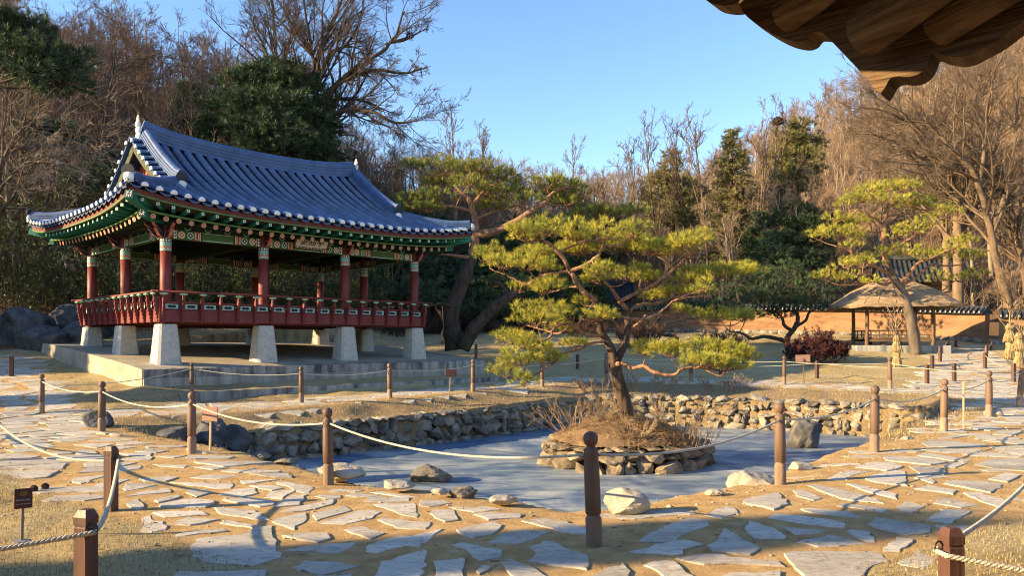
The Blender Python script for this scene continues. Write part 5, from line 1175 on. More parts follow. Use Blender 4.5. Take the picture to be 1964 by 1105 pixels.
# ------------------------------------------------------------------ overhanging timber eave above the viewer
ev = empty('timber_eave', (2.2, 2.4, 2.6)); tag(ev, 'dark weathered timber eave with carved boards and logs overhanging the view', 'eave'); E0 = np.array(ev.location)
wood_ev = M('eave_timber', (.215, .135, .08), (.075, .046, .028), 5.0, .85, .7, 9, .1, stretch=(.6, .6, 13)); wood_ev.node_tree.nodes['Mapping'].inputs['Rotation'].default_value = (0, .62, 0)
def carved(pts, d, th, name, closed_up=None, skew=0.0):
    P = np.array([P3(x, y, d+skew*(x-pts[0][0])) for x, y in pts]); n = len(P); Bk = P+np.array((.85*th, th, 0))
    mb = MB(); mb.add(np.concatenate([P, Bk])-E0, [[(i+1) % n, i, n+i, n+(i+1) % n] for i in range(n)], N=[list(range(n)), list(range(2*n-1, n-1, -1))]); return mb.build(name, wood_ev, ev)
def curve2(pts, n=4): return [tuple(p) for p in spline(np.array([(a, b, 0) for a, b in pts], float), n)[:, :2]]
b1 = [(1578, 62), (1600, 84), (1640, 126), (1668, 156)]+[(1676, 170), (1689, 179)]+curve2([(1689, 179), (1698, 166), (1706, 152), (1718, 146), (1740, 147), (1760, 142), (1775, 130), (1783, 114), (1787, 104), (1792, 99), (1812, 106), (1838, 109), (1860, 105), (1885, 92), (1920, 72), (1964, 38), (2040, -20)])[1:]+[(2100, -160), (1700, -160)]
carved(b1, 2.78, .09, 'carved_board', skew=-.0011)
b2 = curve2([(1400, -60), (1417, 4), (1430, 28), (1447, 42), (1475, 60), (1505, 74), (1532, 79), (1548, 74), (1556, 65), (1562, 61), (1580, 62)])+[(1690, -20), (1690, -160), (1400, -160)]
carved(b2, 2.98, .09, 'carved_board', skew=-.0011)
b3 = curve2([(1300, -60), (1345, -10), (1362, 4), (1382, 9), (1402, 9), (1414, 4), (1418, -2)])+[(1460, -60), (1460, -160), (1300, -160)]
carved(b3, 3.15, .09, 'carved_board', skew=-.0011)
for (x0, y0, d0, x1, y1, d1, r) in ((1508, 30, 2.86, 1665, -95, 2.5, .068), (1658, 66, 2.62, 1850, -80, 2.25, .08), (1800, 50, 2.52, 1990, -75, 2.2, .07)):
    mb = MB(); a = P3(x0, y0, d0); b = P3(x1, y1, d1); b = a+(b-a)*2.2; tubes(mb, np.array([a, (a+b)/2, b])-E0, np.array([r, r*1.02, r*1.05]), 14, sm=False, cap=True); mb.build('log_rafter', wood_ev, ev)
dkm = MB()
for k in range(10):
    x0, x1 = .25+.5*k, .74+.5*k; bbox(dkm, x0-E0[0], x1-E0[0], -2.0-E0[1], 2.78-E0[1], 3.0-E0[2]+.004*(k % 2), 3.06-E0[2]+.004*(k % 2))
bbox(dkm, -1.3-E0[0], 2.2-E0[0], 2.785-E0[1], 3.24-E0[1], 3.26-E0[2], 3.32-E0[2]); bbox(dkm, -.4-E0[0], 5.0-E0[0], 2.70-E0[1], 2.78-E0[1], 3.066-E0[2], 3.258-E0[2])
dkm.build('roof_boards', wood_ev, ev)

hall = empty('timber_hall', (3.2, -1.2, 0)); tag(hall, 'unseen timber hall behind the viewer, extended to shade its eave that hangs into the picture', 'building')  # unseen; wall and roof extended left to keep sky light off the eave
hb = MB(); bbox(hb, -11.5, 3.0, -.1, .1, -.1, 2.95); hb.build('wall', MAT['wood_old'], hall)
hb = MB(); bbox(hb, 2.9, 3.1, .102, 3.7, -.1, 2.95); hb.build('wall', MAT['wood_old'], hall)
for k in range(8):
    hb = MB(); bbox(hb, -10.9+1.9*k, -10.7+1.9*k, .102, .2, -.1, 2.95, bev=.01); hb.build('wall_post', MAT['wood_old'], hall)
hb = MB(); bbox(hb, -12.5, -2.95, -3.5, 1.3, 2.96, 3.1); hb.build('roof', MAT['wood_old'], hall)
# ------------------------------------------------------------------ tree building
def grow(rng, start, dirs, lens, K, wander, up):
    P = [start]; d = nrm(dirs)
    for k in range(K):
        d = nrm(d+wander*rng.normal(size=d.shape)+np.array((0, 0, 1.))*np.asarray(up)); P.append(P[-1]+d*(np.asarray(lens)/K)[:, None])
    return np.stack(P, 1)
def sprout(rng, P, R, n, tmin, tmax, ang, lfac, K, wander, up, rfac=.6, rmin=.004, even=False, endlen=.55):
    N, Kp, _ = P.shape; par = np.repeat(np.arange(N), n); t = rng.uniform(tmin, tmax, N*n)
    if even: t = np.tile(np.linspace(tmin, tmax, n), N)+rng.uniform(-.03, .03, N*n)
    f = np.clip(t, 0, .999)*(Kp-1); k = f.astype(int); w = (f-k)[:, None]
    p0, p1 = P[par, k], P[par, k+1]; st = p0*(1-w)+p1*w; d = nrm(p1-p0); r = R[par, k]*(1-w[:, 0])+R[par, k+1]*w[:, 0]
    q = rng.normal(size=d.shape); q = nrm(q-(q*d).sum(-1, keepdims=True)*d); a = rng.uniform(ang[0], ang[1], len(d))[:, None]
    nd = np.cos(a)*d+np.sin(a)*q; L = np.linalg.norm(np.diff(P, axis=1), axis=-1).sum(1)[par]*rng.uniform(lfac[0], lfac[1], len(d))*(1-(1-endlen)*t)
    C_ = grow(rng, st, nd, L, K, wander, up); r0 = np.maximum(r*rfac, rmin); Rr = r0[:, None]*np.linspace(1, .35, K+1)[None]; return C_, np.maximum(Rr, rmin*.6)
def bare_parts(seed, H=9, r=.14, limbs=9, sub=(6, 6, 5), ang=(.45, .95), lean=.0, rmin=(.02, .012, .008), tmin=.28, lf=(.35, .6), K0=8, wander=.06, up=.12, twig_len=(.3, .6), extra=None):
    rng = np.random.default_rng(seed); tr = MB(); tw = MB()
    P0 = grow(rng, np.zeros((1, 3)), np.array([[lean*rng.normal(), lean*rng.normal(), 1.]]), [H], K0, wander, .05); R0 = r*np.linspace(1, .18, K0+1)[None]; R0[:, 0] *= 1.25
    P0[:, 0, 2] -= .3
    tubes(tr, P0, R0, 8)
    if extra is not None: pass
    P1, R1 = sprout(rng, P0, R0, limbs, tmin, .97, ang, lf, 6, .14, up, .62, rmin[0]); tubes(tr, P1, R1, 5)
    P2, R2 = sprout(rng, P1, R1, sub[0], .2, .98, (.4, .9), (.35, .6), 4, .16, up*.6, .6, rmin[1]); tubes(tr, P2, R2, 4)
    P3_, R3 = sprout(rng, P2, R2, sub[1], .15, 1, (.35, .9), (.4, .7), 3, .18, up*.5, .65, rmin[2]); tubes(tw, P3_, R3, 3)
    P4, R4 = sprout(rng, P3_, R3, sub[2], .2, 1, (.35, .8), twig_len, 2, .15, up*.4, .8, rmin[2]*.7); tubes(tw, P4, R4, 3)
    return tr, tw
def tree_thing(name, tr, tw, mats, loc, label, cat, group=None, rz=0, parts=('trunk', 'crown')):
    t = empty(name, loc, rz); tag(t, label, cat, group); tr.build(parts[0], mats[0], t); tw.build(parts[1], mats[1], t); return t
# ---- needles
def tufts(mb, rng, C_, D, n, shoot, L, w, spread=(.25, .95), a0=.0):
    N = len(C_); D = nrm(D); S = nrm(np.cross(D, rng.normal(size=D.shape))); W = np.cross(D, S)
    u = rng.random((N, n)); ph = rng.uniform(0, 2*np.pi, (N, n)); th = rng.uniform(*spread, (N, n))
    base = C_[:, None]+D[:, None]*(u*shoot)[..., None]
    nd = D[:, None]*np.cos(th)[..., None]+(S[:, None]*np.cos(ph)[..., None]+W[:, None]*np.sin(ph)[..., None])*np.sin(th)[..., None]
    ln = L*rng.uniform(.7, 1.15, (N, n)); tip = base+nd*ln[..., None]; sd = nrm(np.cross(nd, rng.normal(size=nd.shape)))*(w/2)
    V = np.stack([base-sd, base+sd, tip], 2).reshape(-1, 3); T = np.arange(len(V)).reshape(-1, 3)
    a = np.clip(rng.normal(1+a0, .28, (N, 1))+rng.normal(0, .22, (N, n)), 0, 2); mb.add(V, T=T, a=np.repeat(a.ravel(), 3))
def pads_foliage(mb_n, mb_b, rng, pads, limb_pts, dens, n, shoot, L, w, bark_m=0, twig_r=.006, attach=True):
    """pads: list of (center, rx, ry, rz)"""
    for (c, rx, ry, rz) in pads:
        N = max(6, int(dens*rx*ry*math.pi)); lump = rng.uniform(0, 50, 3)
        q = rng.normal(size=(N, 3)); q = nrm(q)*(rng.random((N, 1))**.38)
        keep = (q[:, 2] > -.4) & (fbm(q*2.6+lump, 3, 2) > -.16-.15*q[:, 2])
        q = q[keep]; pos = np.array(c)+q*np.array((rx, ry, rz))+np.c_[0*q[:, 0], 0*q[:, 0], rz*.25*fbm(q*1.7+lump, 7, 2)]
        d = np.stack([q[:, 0]*.7, q[:, 1]*.7, np.full(len(q), .7)+.3*q[:, 2]], -1)+rng.normal(size=q.shape)*.3
        tufts(mb_n, rng, pos, d, n, shoot, L, w, a0=.0)
        if attach and limb_pts is not None:
            hub = np.array(c)+np.array((0, 0, -rz*.55)); k = np.argmin(np.linalg.norm(limb_pts-hub, axis=1)); a = limb_pts[k]; D_ = np.linalg.norm(hub-a)
            if D_ > .05:
                mid = (a+hub)/2+rng.normal(size=3)*.07*D_+np.array((0, 0, -.06*D_)); P = spline([a, mid, hub], 4); tubes(mb_b, P, np.linspace(min(.032, .012+.018*D_), twig_r*1.6, len(P)), 5, m=bark_m)
            m = min(len(pos), max(5, int(len(pos)*.22))); sel = rng.choice(len(pos), m, False); e = pos[sel]; st = hub+(e-hub)*rng.uniform(0, .35, (m, 1))*np.array((1, 1, .3)); md = (st+e)/2+rng.normal(size=e.shape)*.05-np.array((0, 0, .12*rz)); 
            tubes(mb_b, np.stack([st, md, e], 1), np.tile([twig_r*1.5, twig_r*1.1, twig_r*.7], (m, 1)), 3, m=bark_m)
def pine(name, base, limbs, pads, label, mats, seed, dens, n, shoot, L, w, cat='pine tree', group=None, jit=.02, twig_r=.006, ryf=.8):
    """limbs: ([(px,py,d)...], r0, r1, material); pads: (px,py,hw,hh,d)"""
    rng = np.random.default_rng(seed); t = empty(name, tuple(base)); tag(t, label, cat, group); b0 = np.array(base); tr = MB(); nd = MB(); lp = []
    for pts, r0, r1, m in limbs:
        P = np.array([P3(*p) for p in pts]); S = spline(P, 6); S = S+rng.normal(size=S.shape)*jit*np.linspace(0, 1, len(S))[:, None]*.6; k = len(S)
        R = np.linspace(r0, r1, k)*(1+.12*fbm(S*5, seed, 2)); tubes(tr, S-b0, R, 9 if r0 > .06 else 6, m=m, cap=True); lp.append(S-b0)
    lp = np.concatenate(lp); PD = []
    for (x, y, hw, hh, d) in pads: PD.append((P3(x, y, d)-b0, hw*d/F, max(hw*d/F*ryf, .25), hh*d/F*1.15))
    pads_foliage(nd, tr, rng, PD, lp, dens, n, shoot, L, w, 1, twig_r)
    tr.build('trunk', [mats[0], mats[1]], t); nd.build('crown', mats[2], t); return t

# ---- the island pine
mb_ = P3(1197, 800, 17.1); D0 = 17.1
def dl(p, d0=D0): return [(a, b, d0+c) for a, b, c in p]
limbs = [(dl([(1204, 812, 0), (1197, 770, 0), (1186, 735, 0), (1178, 700, .1), (1180, 690, .1)]), .17, .135, 0),
         (dl([(1180, 697, .1), (1170, 665, .05), (1155, 640, 0), (1149, 615, -.05), (1146, 590, -.1), (1143, 575, -.15)]), .11, .065, 0),
         (dl([(1184, 690, .1), (1195, 665, .3), (1203, 635, .4), (1205, 605, .5), (1204, 592, .5)]), .10, .065, 0),
         (dl([(1143, 578, -.15), (1120, 560, -.3), (1108, 545, -.3), (1097, 525, -.3), (1090, 515, -.3)]), .06, .05, 1),
         (dl([(1093, 520, -.3), (1080, 495, -.4), (1062, 475, -.5), (1045, 462, -.6), (1020, 458, -.7)]), .048, .025, 1),
         (dl([(1093, 520, -.3), (1115, 512, -.5), (1135, 500, -.6), (1150, 485, -.7), (1155, 463, -.7), (1130, 460, -.7)]), .048, .022, 1),
         (dl([(1070, 485, -.45), (1090, 475, -.3), (1110, 467, -.1), (1130, 458, 0)]), .03, .018, 1),
         (dl([(1155, 472, -.7), (1185, 470, -.6), (1205, 458, -.5), (1215, 445, -.5)]), .028, .014, 1),
         (dl([(1092, 520, -.3), (1060, 525, -.2), (1035, 530, -.1), (1010, 545, 0), (985, 535, .1), (940, 515, .2)]), .035, .016, 1),
         (dl([(1204, 595, .5), (1190, 580, .4), (1180, 565, .2), (1170, 550, 0), (1160, 540, -.2)]), .06, .03, 1),
         (dl([(1185, 580, .3), (1215, 565, .2), (1245, 550, .1), (1275, 530, 0), (1300, 510, 0), (1320, 490, 0), (1345, 480, .1)]), .055, .024, 1),
         (dl([(1204, 600, .5), (1225, 585, .5), (1260, 582, .4), (1288, 570, .3), (1292, 560, .3)]), .05, .028, 1),
         (dl([(1150, 600, -.1), (1172, 600, -.3), (1200, 610, -.4), (1235, 612, -.4), (1265, 600, -.3), (1290, 578, -.2)]), .05, .024, 1),
         (dl([(1200, 640, .4), (1225, 620, .3), (1240, 605, .2)]), .045, .024, 1),
         (dl([(1197, 640, .4), (1180, 620, .2), (1165, 600, 0)]), .045, .02, 1),
         (dl([(1290, 572, .3), (1330, 560, .6), (1380, 552, .9), (1420, 545, 1.1)]), .028, .014, 1),
         (dl([(1235, 610, -.3), (1280, 605, .3), (1340, 622, .9), (1400, 625, 1.2)]), .028, .014, 1),
         (dl([(1180, 700, .1), (1192, 698, -.2), (1215, 706, -.5), (1236, 702, -.8), (1255, 714, -1.0), (1290, 720, -1.1), (1310, 708, -1.2), (1345, 705, -1.2)]), .058, .026, 1),
         (dl([(1155, 645, 0), (1120, 640, -.4), (1095, 622, -.6), (1065, 628, -.8), (1056, 645, -.9), (1040, 655, -1.0)]), .042, .018, 1),
         (dl([(1160, 655, 0), (1130, 660, -.3), (1105, 672, -.5), (1080, 680, -.7), (1050, 705, -.9), (1015, 725, -1.0)]), .04, .016, 1),
         (dl([(1095, 625, -.6), (1070, 640, -.3), (1040, 632, 0), (1010, 625, .2)]), .03, .014, 1),
         (dl([(1140, 580, -.2), (1120, 605, -.6), (1105, 625, -.9)]), .024, .012, 1),
         (dl([(1110, 550, -.3), (1085, 552, -.1), (1060, 560, .1)]), .026, .014, 1)]
pads = [(1010, 450, 42, 20, 16.6), (1050, 440, 42, 22, 16.2), (1105, 448, 48, 20, 17.4), (1160, 446, 45, 22, 16.3), (1215, 445, 36, 20, 16.9), (1200, 470, 55, 18, 17.9), (1255, 478, 55, 18, 17.3), (1300, 478, 40, 20, 16.8), (1342, 460, 28, 18, 17.2), (1320, 468, 40, 16, 16.3),
        (1110, 480, 48, 16, 17.9), (1030, 488, 40, 14, 17.9), (940, 492, 36, 18, 17.5), (965, 505, 36, 16, 16.9), (1015, 508, 42, 18, 16.4), (1045, 515, 30, 14, 17.6),
        (1050, 552, 36, 18, 16.2), (995, 555, 26, 9, 17.6), (1030, 608, 58, 26, 16.0), (1075, 600, 28, 16, 17.0), (1150, 520, 32, 15, 16.0), (1140, 535, 28, 12, 17.2), (1205, 530, 26, 12, 16.8), (1240, 535, 32, 12, 17.9), (1225, 518, 18, 9, 17.1),
        (1330, 535, 45, 18, 17.8), (1390, 525, 50, 17, 18.2), (1430, 522, 36, 13, 18.4), (1345, 560, 28, 14, 16.9), (1352, 545, 16, 16, 16.4), (1300, 560, 36, 10, 17.9), (1260, 570, 30, 9, 18.2), (1365, 608, 42, 14, 18.0), (1420, 608, 42, 12, 18.5), (1315, 600, 22, 8, 17.4), (1300, 596, 9, 8, 16.9),
        (1150, 608, 34, 13, 16.2), (1240, 672, 34, 14, 16.4), (1285, 675, 46, 17, 15.9), (1340, 672, 50, 19, 16.2), (1395, 680, 48, 18, 15.9), (1430, 688, 30, 15, 16.1), (1350, 695, 50, 12, 15.4), (1400, 705, 40, 10, 15.6),
        (975, 652, 30, 14, 16.2), (1010, 660, 32, 13, 15.9), (1000, 690, 44, 20, 15.9), (1050, 690, 40, 15, 16.3), (1040, 668, 26, 9, 16.9), (965, 715, 28, 16, 15.9), (1000, 730, 30, 14, 15.6), (1100, 662, 26, 8, 16.4), (1075, 632, 26, 9, 17.2), (1120, 580, 22, 9, 17.4)]
pine('pine_tree', mb_-np.array((0, 0, .1)), limbs, pads, 'wide gnarled pine with golden-green pads growing on the pond island', [MAT['bark_p'], MAT['bark_u'], MAT['needle']], 101, 340, 30, .07, .125, .0075, twig_r=.0055)

# ---- double-trunked pine beside the pavilion
D1 = 33.0; g1 = ground_hit(880, 668)
limbs = [([(872, 672, D1), (868, 640, D1), (866, 600, D1), (880, 560, D1), (896, 520, D1), (905, 490, D1)], .42, .26, 0),
         ([(905, 492, D1), (912, 455, D1), (912, 430, D1), (905, 400, D1), (900, 380, D1)], .22, .12, 1),
         ([(888, 668, D1-.4), (910, 630, D1-.6), (940, 598, D1-.8), (968, 575, D1-1), (985, 560, D1-1)], .32, .2, 0),
         ([(910, 450, D1), (945, 445, D1-.3), (985, 428, D1-.5), (1015, 408, D1-.6), (1045, 388, D1-.6), (1060, 370, D1-.6), (1095, 355, D1-.5)], .20, .06, 1),
         ([(900, 385, D1), (870, 355, D1+.3), (850, 345, D1+.4), (830, 340, D1+.5)], .09, .04, 1), ([(905, 395, D1), (930, 365, D1-.2), (960, 345, D1-.4)], .10, .04, 1), ([(905, 405, D1), (860, 395, D1-.5), (820, 405, D1-.8), (780, 395, D1-1)], .08, .03, 1),
         ([(910, 420, D1), (950, 405, D1+.6), (990, 395, D1+1)], .08, .03, 1), ([(905, 495, D1), (870, 490, D1-.8), (840, 487, D1-1.2)], .09, .03, 1), ([(1045, 388, D1-.6), (1080, 395, D1-.2), (1120, 380, D1)], .06, .03, 1),
         ([(870, 590, D1), (845, 582, D1-1), (815, 590, D1-1.5)], .09, .03, 0), ([(975, 565, D1-1), (960, 545, D1-1.2), (945, 540, D1-1.4)], .09, .04, 0)]
pads = [(800, 318, 34, 9, 33.4), (850, 325, 45, 17, 33.0), (910, 325, 50, 16, 32.6), (955, 340, 36, 14, 33.0), (840, 350, 40, 14, 33.6), (895, 352, 36, 13, 31.8), (940, 368, 40, 14, 32.8), (975, 350, 30, 12, 33.4), (985, 375, 40, 14, 33.4), (1010, 385, 36, 12, 32.4), (940, 395, 36, 12, 33.6),
        (1050, 355, 36, 13, 32.4), (1090, 355, 36, 13, 32.8), (1065, 372, 40, 11, 33.2), (1115, 372, 24, 12, 32.8), (1085, 390, 44, 9, 33), (790, 385, 36, 11, 32.2), (830, 378, 44, 12, 32.6), (815, 400, 40, 9, 32), (1150, 412, 60, 10, 33.6), (1215, 405, 36, 8, 33.8)]
pine('pine_tree', (g1[0], g1[1], g1[2]), limbs, pads, 'tall double-trunked pine leaning beside the right end of the pavilion', [MAT['bark_s'], MAT['bark_u'], MAT['needle_g']], 102, 85, 28, .14, .19, .017, twig_r=.012)
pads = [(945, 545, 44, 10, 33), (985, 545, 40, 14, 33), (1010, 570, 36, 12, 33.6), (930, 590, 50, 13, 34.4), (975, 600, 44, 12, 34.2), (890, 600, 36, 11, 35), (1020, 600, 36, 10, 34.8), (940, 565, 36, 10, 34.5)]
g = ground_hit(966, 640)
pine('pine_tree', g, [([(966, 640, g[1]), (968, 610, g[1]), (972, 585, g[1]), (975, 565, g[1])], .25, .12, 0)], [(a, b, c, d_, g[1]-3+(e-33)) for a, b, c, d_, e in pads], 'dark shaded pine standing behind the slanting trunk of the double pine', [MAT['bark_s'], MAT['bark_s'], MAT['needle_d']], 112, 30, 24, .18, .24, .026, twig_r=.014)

# ---- right-hand pine before the thatched hut
D2 = 32.5; g2 = ground_hit(1752, 679); D2 = g2[1]
limbs = [([(1757, 682, D2), (1752, 640, D2), (1741, 590, D2), (1728, 555, D2), (1712, 530, D2), (1701, 505, D2)], .26, .16, 0), ([(1701, 508, D2), (1696, 480, D2), (1695, 450, D2), (1697, 420, D2), (1703, 398, D2), (1702, 388, D2)], .16, .08, 1),
         ([(1724, 545, D2), (1745, 525, D2-.5), (1760, 505, D2-.8), (1785, 495, D2-1), (1815, 482, D2-1.2), (1840, 472, D2-1.2)], .09, .03, 1), ([(1728, 548, D2), (1760, 530, D2+.3), (1785, 508, D2+.5), (1810, 510, D2+.6), (1850, 508, D2+.7)], .08, .03, 1),
         ([(1712, 530, D2), (1680, 512, D2-.4), (1650, 500, D2-.6), (1625, 478, D2-.8), (1600, 472, D2-.9)], .09, .03, 1), ([(1716, 540, D2), (1690, 545, D2-.5), (1672, 528, D2-.7), (1645, 525, D2-.9)], .08, .03, 1), ([(1718, 542, D2), (1690, 538, D2+.4), (1650, 545, D2+.5), (1620, 548, D2+.5)], .07, .025, 1),
         ([(1698, 478, D2), (1720, 472, D2-.3), (1750, 455, D2-.6), (1775, 440, D2-.8), (1805, 420, D2-.8)], .08, .03, 1), ([(1697, 430, D2), (1675, 418, D2-.3), (1645, 402, D2-.5)], .07, .025, 1), ([(1702, 400, D2), (1725, 385, D2-.3), (1738, 370, D2-.4)], .06, .025, 1), ([(1696, 445, D2), (1670, 445, D2+.5), (1640, 435, D2+.8)], .06, .025, 1), ([(1700, 415, D2), (1740, 410, D2+.5), (1780, 405, D2+.8)], .06, .025, 1), ([(1740, 590, D2), (1790, 570, D2+.8), (1830, 540, D2+1.2)], .06, .025, 1)]
pads = [(1690, 362, 44, 14, 32.2), (1735, 360, 36, 14, 32.0), (1660, 378, 44, 15, 32.0), (1625, 390, 26, 11, 32.2), (1700, 385, 44, 12, 31.6), (1750, 390, 40, 13, 33.0), (1785, 395, 36, 12, 33), (1815, 408, 30, 10, 32), (1640, 425, 40, 14, 32.8), (1600, 420, 28, 10, 32.6), (1610, 448, 42, 14, 31.8), (1570, 452, 26, 12, 31.8), (1640, 455, 26, 12, 32.0), (1720, 450, 28, 12, 32.0), (1750, 440, 36, 12, 31.8), (1785, 425, 30, 11, 31.6),
        (1635, 475, 24, 12, 31.4), (1620, 508, 28, 11, 32.6), (1655, 505, 36, 14, 31.6), (1690, 485, 24, 10, 31.8), (1730, 485, 34, 13, 31.8), (1770, 490, 26, 11, 31.4), (1845, 465, 28, 10, 31.2), (1830, 480, 26, 11, 31.4), (1800, 492, 30, 11, 33), (1850, 492, 36, 12, 32.8), (1625, 535, 30, 12, 32.6), (1585, 530, 34, 12, 33), (1805, 535, 26, 15, 33.8), (1845, 535, 30, 10, 33.8), (1870, 525, 24, 9, 33.6), (1675, 540, 18, 8, 31.6)]
pine('pine_tree', g2, limbs, [(a, b, c, d_, e-32.5+D2) for a, b, c, d_, e in pads], 'straight golden-green pine standing in front of the thatched hut', [MAT['bark_g'], MAT['bark_u'], MAT['needle']], 103, 62, 26, .12, .18, .016, twig_r=.011)

# ---- low dark pines between the island pine and the hut
g3 = ground_hit(1508, 660); D3 = g3[1]
limbs = [([(1508, 664, D3), (1512, 645, D3), (1522, 632, D3), (1530, 615, D3), (1528, 600, D3)], .16, .09, 0), ([(1520, 635, D3), (1505, 625, D3), (1500, 610, D3), (1490, 600, D3)], .10, .05, 0), ([(1524, 628, D3), (1545, 615, D3), (1552, 600, D3), (1570, 590, D3)], .09, .04, 0), ([(1508, 655, D3), (1490, 650, D3-.4), (1465, 646, D3-.6), (1440, 650, D3-.6), (1425, 640, D3-.6), (1400, 636, D3-.4)], .12, .05, 0)]
pads = [(x, y, w, h, D3+e) for x, y, w, h, e in [(1420, 535, 44, 14, 1), (1470, 530, 48, 14, 2), (1520, 520, 44, 16, 3), (1560, 540, 40, 15, 1), (1440, 560, 50, 14, 0), (1500, 555, 50, 16, -1), (1555, 565, 44, 14, -.5), (1410, 580, 40, 13, 0), (1470, 582, 50, 14, -1), (1530, 588, 50, 13, -1), (1580, 585, 36, 13, 0), (1395, 555, 30, 12, 2), (1590, 560, 30, 12, 2), (1430, 605, 36, 9, -.5), (1490, 605, 40, 9, 0), (1380, 605, 30, 9, 1)]]
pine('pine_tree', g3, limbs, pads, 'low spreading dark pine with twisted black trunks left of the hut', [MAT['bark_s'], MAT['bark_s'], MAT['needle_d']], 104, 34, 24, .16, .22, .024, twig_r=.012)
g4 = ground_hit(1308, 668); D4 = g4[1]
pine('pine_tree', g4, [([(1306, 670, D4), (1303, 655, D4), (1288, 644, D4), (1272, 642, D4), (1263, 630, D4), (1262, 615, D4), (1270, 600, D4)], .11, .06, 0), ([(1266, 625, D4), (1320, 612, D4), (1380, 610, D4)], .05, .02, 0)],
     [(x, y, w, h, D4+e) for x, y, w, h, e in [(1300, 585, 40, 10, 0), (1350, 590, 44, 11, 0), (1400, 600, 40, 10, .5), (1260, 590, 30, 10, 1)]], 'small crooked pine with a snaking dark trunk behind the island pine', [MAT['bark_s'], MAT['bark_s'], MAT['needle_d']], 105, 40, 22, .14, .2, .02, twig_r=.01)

# ---- bushy evergreens: clumps filling a crown
def bushy(name, base, pads, label, mats, seed, dens, n, L, w, trunk_r, top, cat='evergreen tree'):
    rng = np.random.default_rng(seed); b0 = np.array(base); t = empty(name, tuple(base)); tag(t, label, cat); tr = MB(); nd = MB(); T_ = P3(*top)-b0
    P = spline([(0, 0, -.4), T_*.35+rng.normal(size=3)*.12, T_*.7+rng.normal(size=3)*.15, T_], 5); tubes(tr, P, np.linspace(trunk_r, trunk_r*.2, len(P)), 8)
    for (x, y, hw, hh, d) in pads:
        c = P3(x, y, d)-b0; r = np.array((hw*d/F, hw*d/F*.85, hh*d/F)); N = int(dens*r[0]*r[2]*math.pi*1.6); q = nrm(rng.normal(size=(N, 3)))*(rng.uniform(.45, 1, (N, 1)))
        lump = rng.uniform(0, 40, 3); q = q[fbm(q*1.9+lump, 3, 2) > -.12]; pos = c+q*r*(1.05+.45*fbm(q*2.2+lump, 5, 2))[:, None]; d_ = q+np.array((0, 0, .35))+rng.normal(size=q.shape)*.35
        tufts(nd, rng, pos, d_, n, L*.8, L, w, (.3, 1.1))
        k = np.argmin(np.linalg.norm(P-(c-np.array((0, 0, r[2]*.6))), axis=1)); S = spline([P[k], (P[k]+c)/2+rng.normal(size=3)*.1, c], 4); tubes(tr, S, np.linspace(trunk_r*.35, .02, len(S)), 5)
        m = min(len(pos), 40); sel = rng.choice(len(pos), m, False); e = pos[sel]; tubes(tr, np.stack([np.repeat(c[None], m, 0), (c+e)/2+rng.normal(size=e.shape)*.08, e], 1), np.tile([.025, .016, .008], (m, 1)), 3)
    tr.build('trunk', mats[0], t); nd.build('crown', mats[1], t); return t
def at_px(x, d): X = (x-CX)/F*d; return np.array((X, d, float(height(X, d, False))))
rb = np.random.default_rng(8)
pads = [(510, 150, 50, 26, 46), (460, 165, 44, 28, 45.5), (560, 160, 50, 28, 46), (420, 205, 40, 30, 45), (480, 205, 55, 34, 44.5), (545, 205, 55, 34, 44.5), (600, 190, 40, 36, 46), (410, 245, 40, 26, 45), (465, 250, 50, 30, 44), (530, 250, 55, 32, 43.5), (590, 245, 50, 36, 45), (620, 240, 30, 36, 46.5), (500, 285, 60, 20, 44), (580, 285, 55, 24, 44.5), (630, 290, 40, 22, 46), (520, 125, 26, 14, 46), (565, 135, 30, 16, 46)]
bushy('evergreen_tree', at_px(520, 46), pads, 'broad bushy dark green pine rising above the pavilion roof', [MAT['bark_s'], MAT['needle_d']], 201, 62, 20, .34, .05, .3, (530, 140, 46))
pads = [(25, 45, 50, 24, 30), (-20, 70, 55, 40, 30), (60, 60, 45, 26, 30), (30, 95, 55, 30, 29.5), (85, 110, 50, 28, 29.5), (130, 130, 42, 26, 29.5), (60, 140, 50, 22, 29), (120, 160, 46, 20, 29.5), (10, 130, 40, 24, 30), (150, 115, 22, 22, 30), (80, 85, 36, 18, 30)]
bushy('evergreen_tree', at_px(-60, 30.5), pads, 'dark green pine hanging into the upper left corner of the picture', [MAT['bark_s'], MAT['needle_d']], 202, 80, 22, .26, .034, .28, (-30, 30, 30))
pads = [(100, 250, 50, 16, 38), (140, 265, 30, 14, 38), (60, 240, 40, 14, 38)]
bushy('evergreen_tree', at_px(90, 39), pads, 'small dark pine clump under the bare branches left of the roof', [MAT['bark_s'], MAT['needle_d']], 203, 60, 20, .28, .04, .12, (100, 240, 38))
pads = [(200, 335, 50, 22, 39), (160, 350, 40, 20, 38), (235, 350, 30, 18, 39), (215, 310, 24, 14, 39)]
bushy('evergreen_tree', at_px(200, 39.5), pads, 'low dark evergreen tucked behind the left corner of the pavilion roof', [MAT['bark_s'], MAT['needle_d']], 204, 60, 20, .28, .04, .12, (200, 315, 39))
pads = [(1540, 245, 26, 18, 66), (1520, 270, 30, 22, 66), (1550, 275, 28, 22, 66), (1505, 300, 30, 22, 66), (1540, 305, 32, 22, 65), (1520, 335, 32, 20, 65), (1490, 330, 26, 18, 66), (1550, 335, 26, 18, 66), (1520, 365, 34, 16, 65), (1480, 362, 30, 14, 65), (1500, 395, 36, 14, 64)]
bushy('evergreen_tree', at_px(1525, 66), pads, 'rounded olive-green evergreen on the skyline of the right slope', [MAT['bark_s'], MAT['needle_y']], 205, 40, 18, .42, .06, .25, (1540, 235, 66))
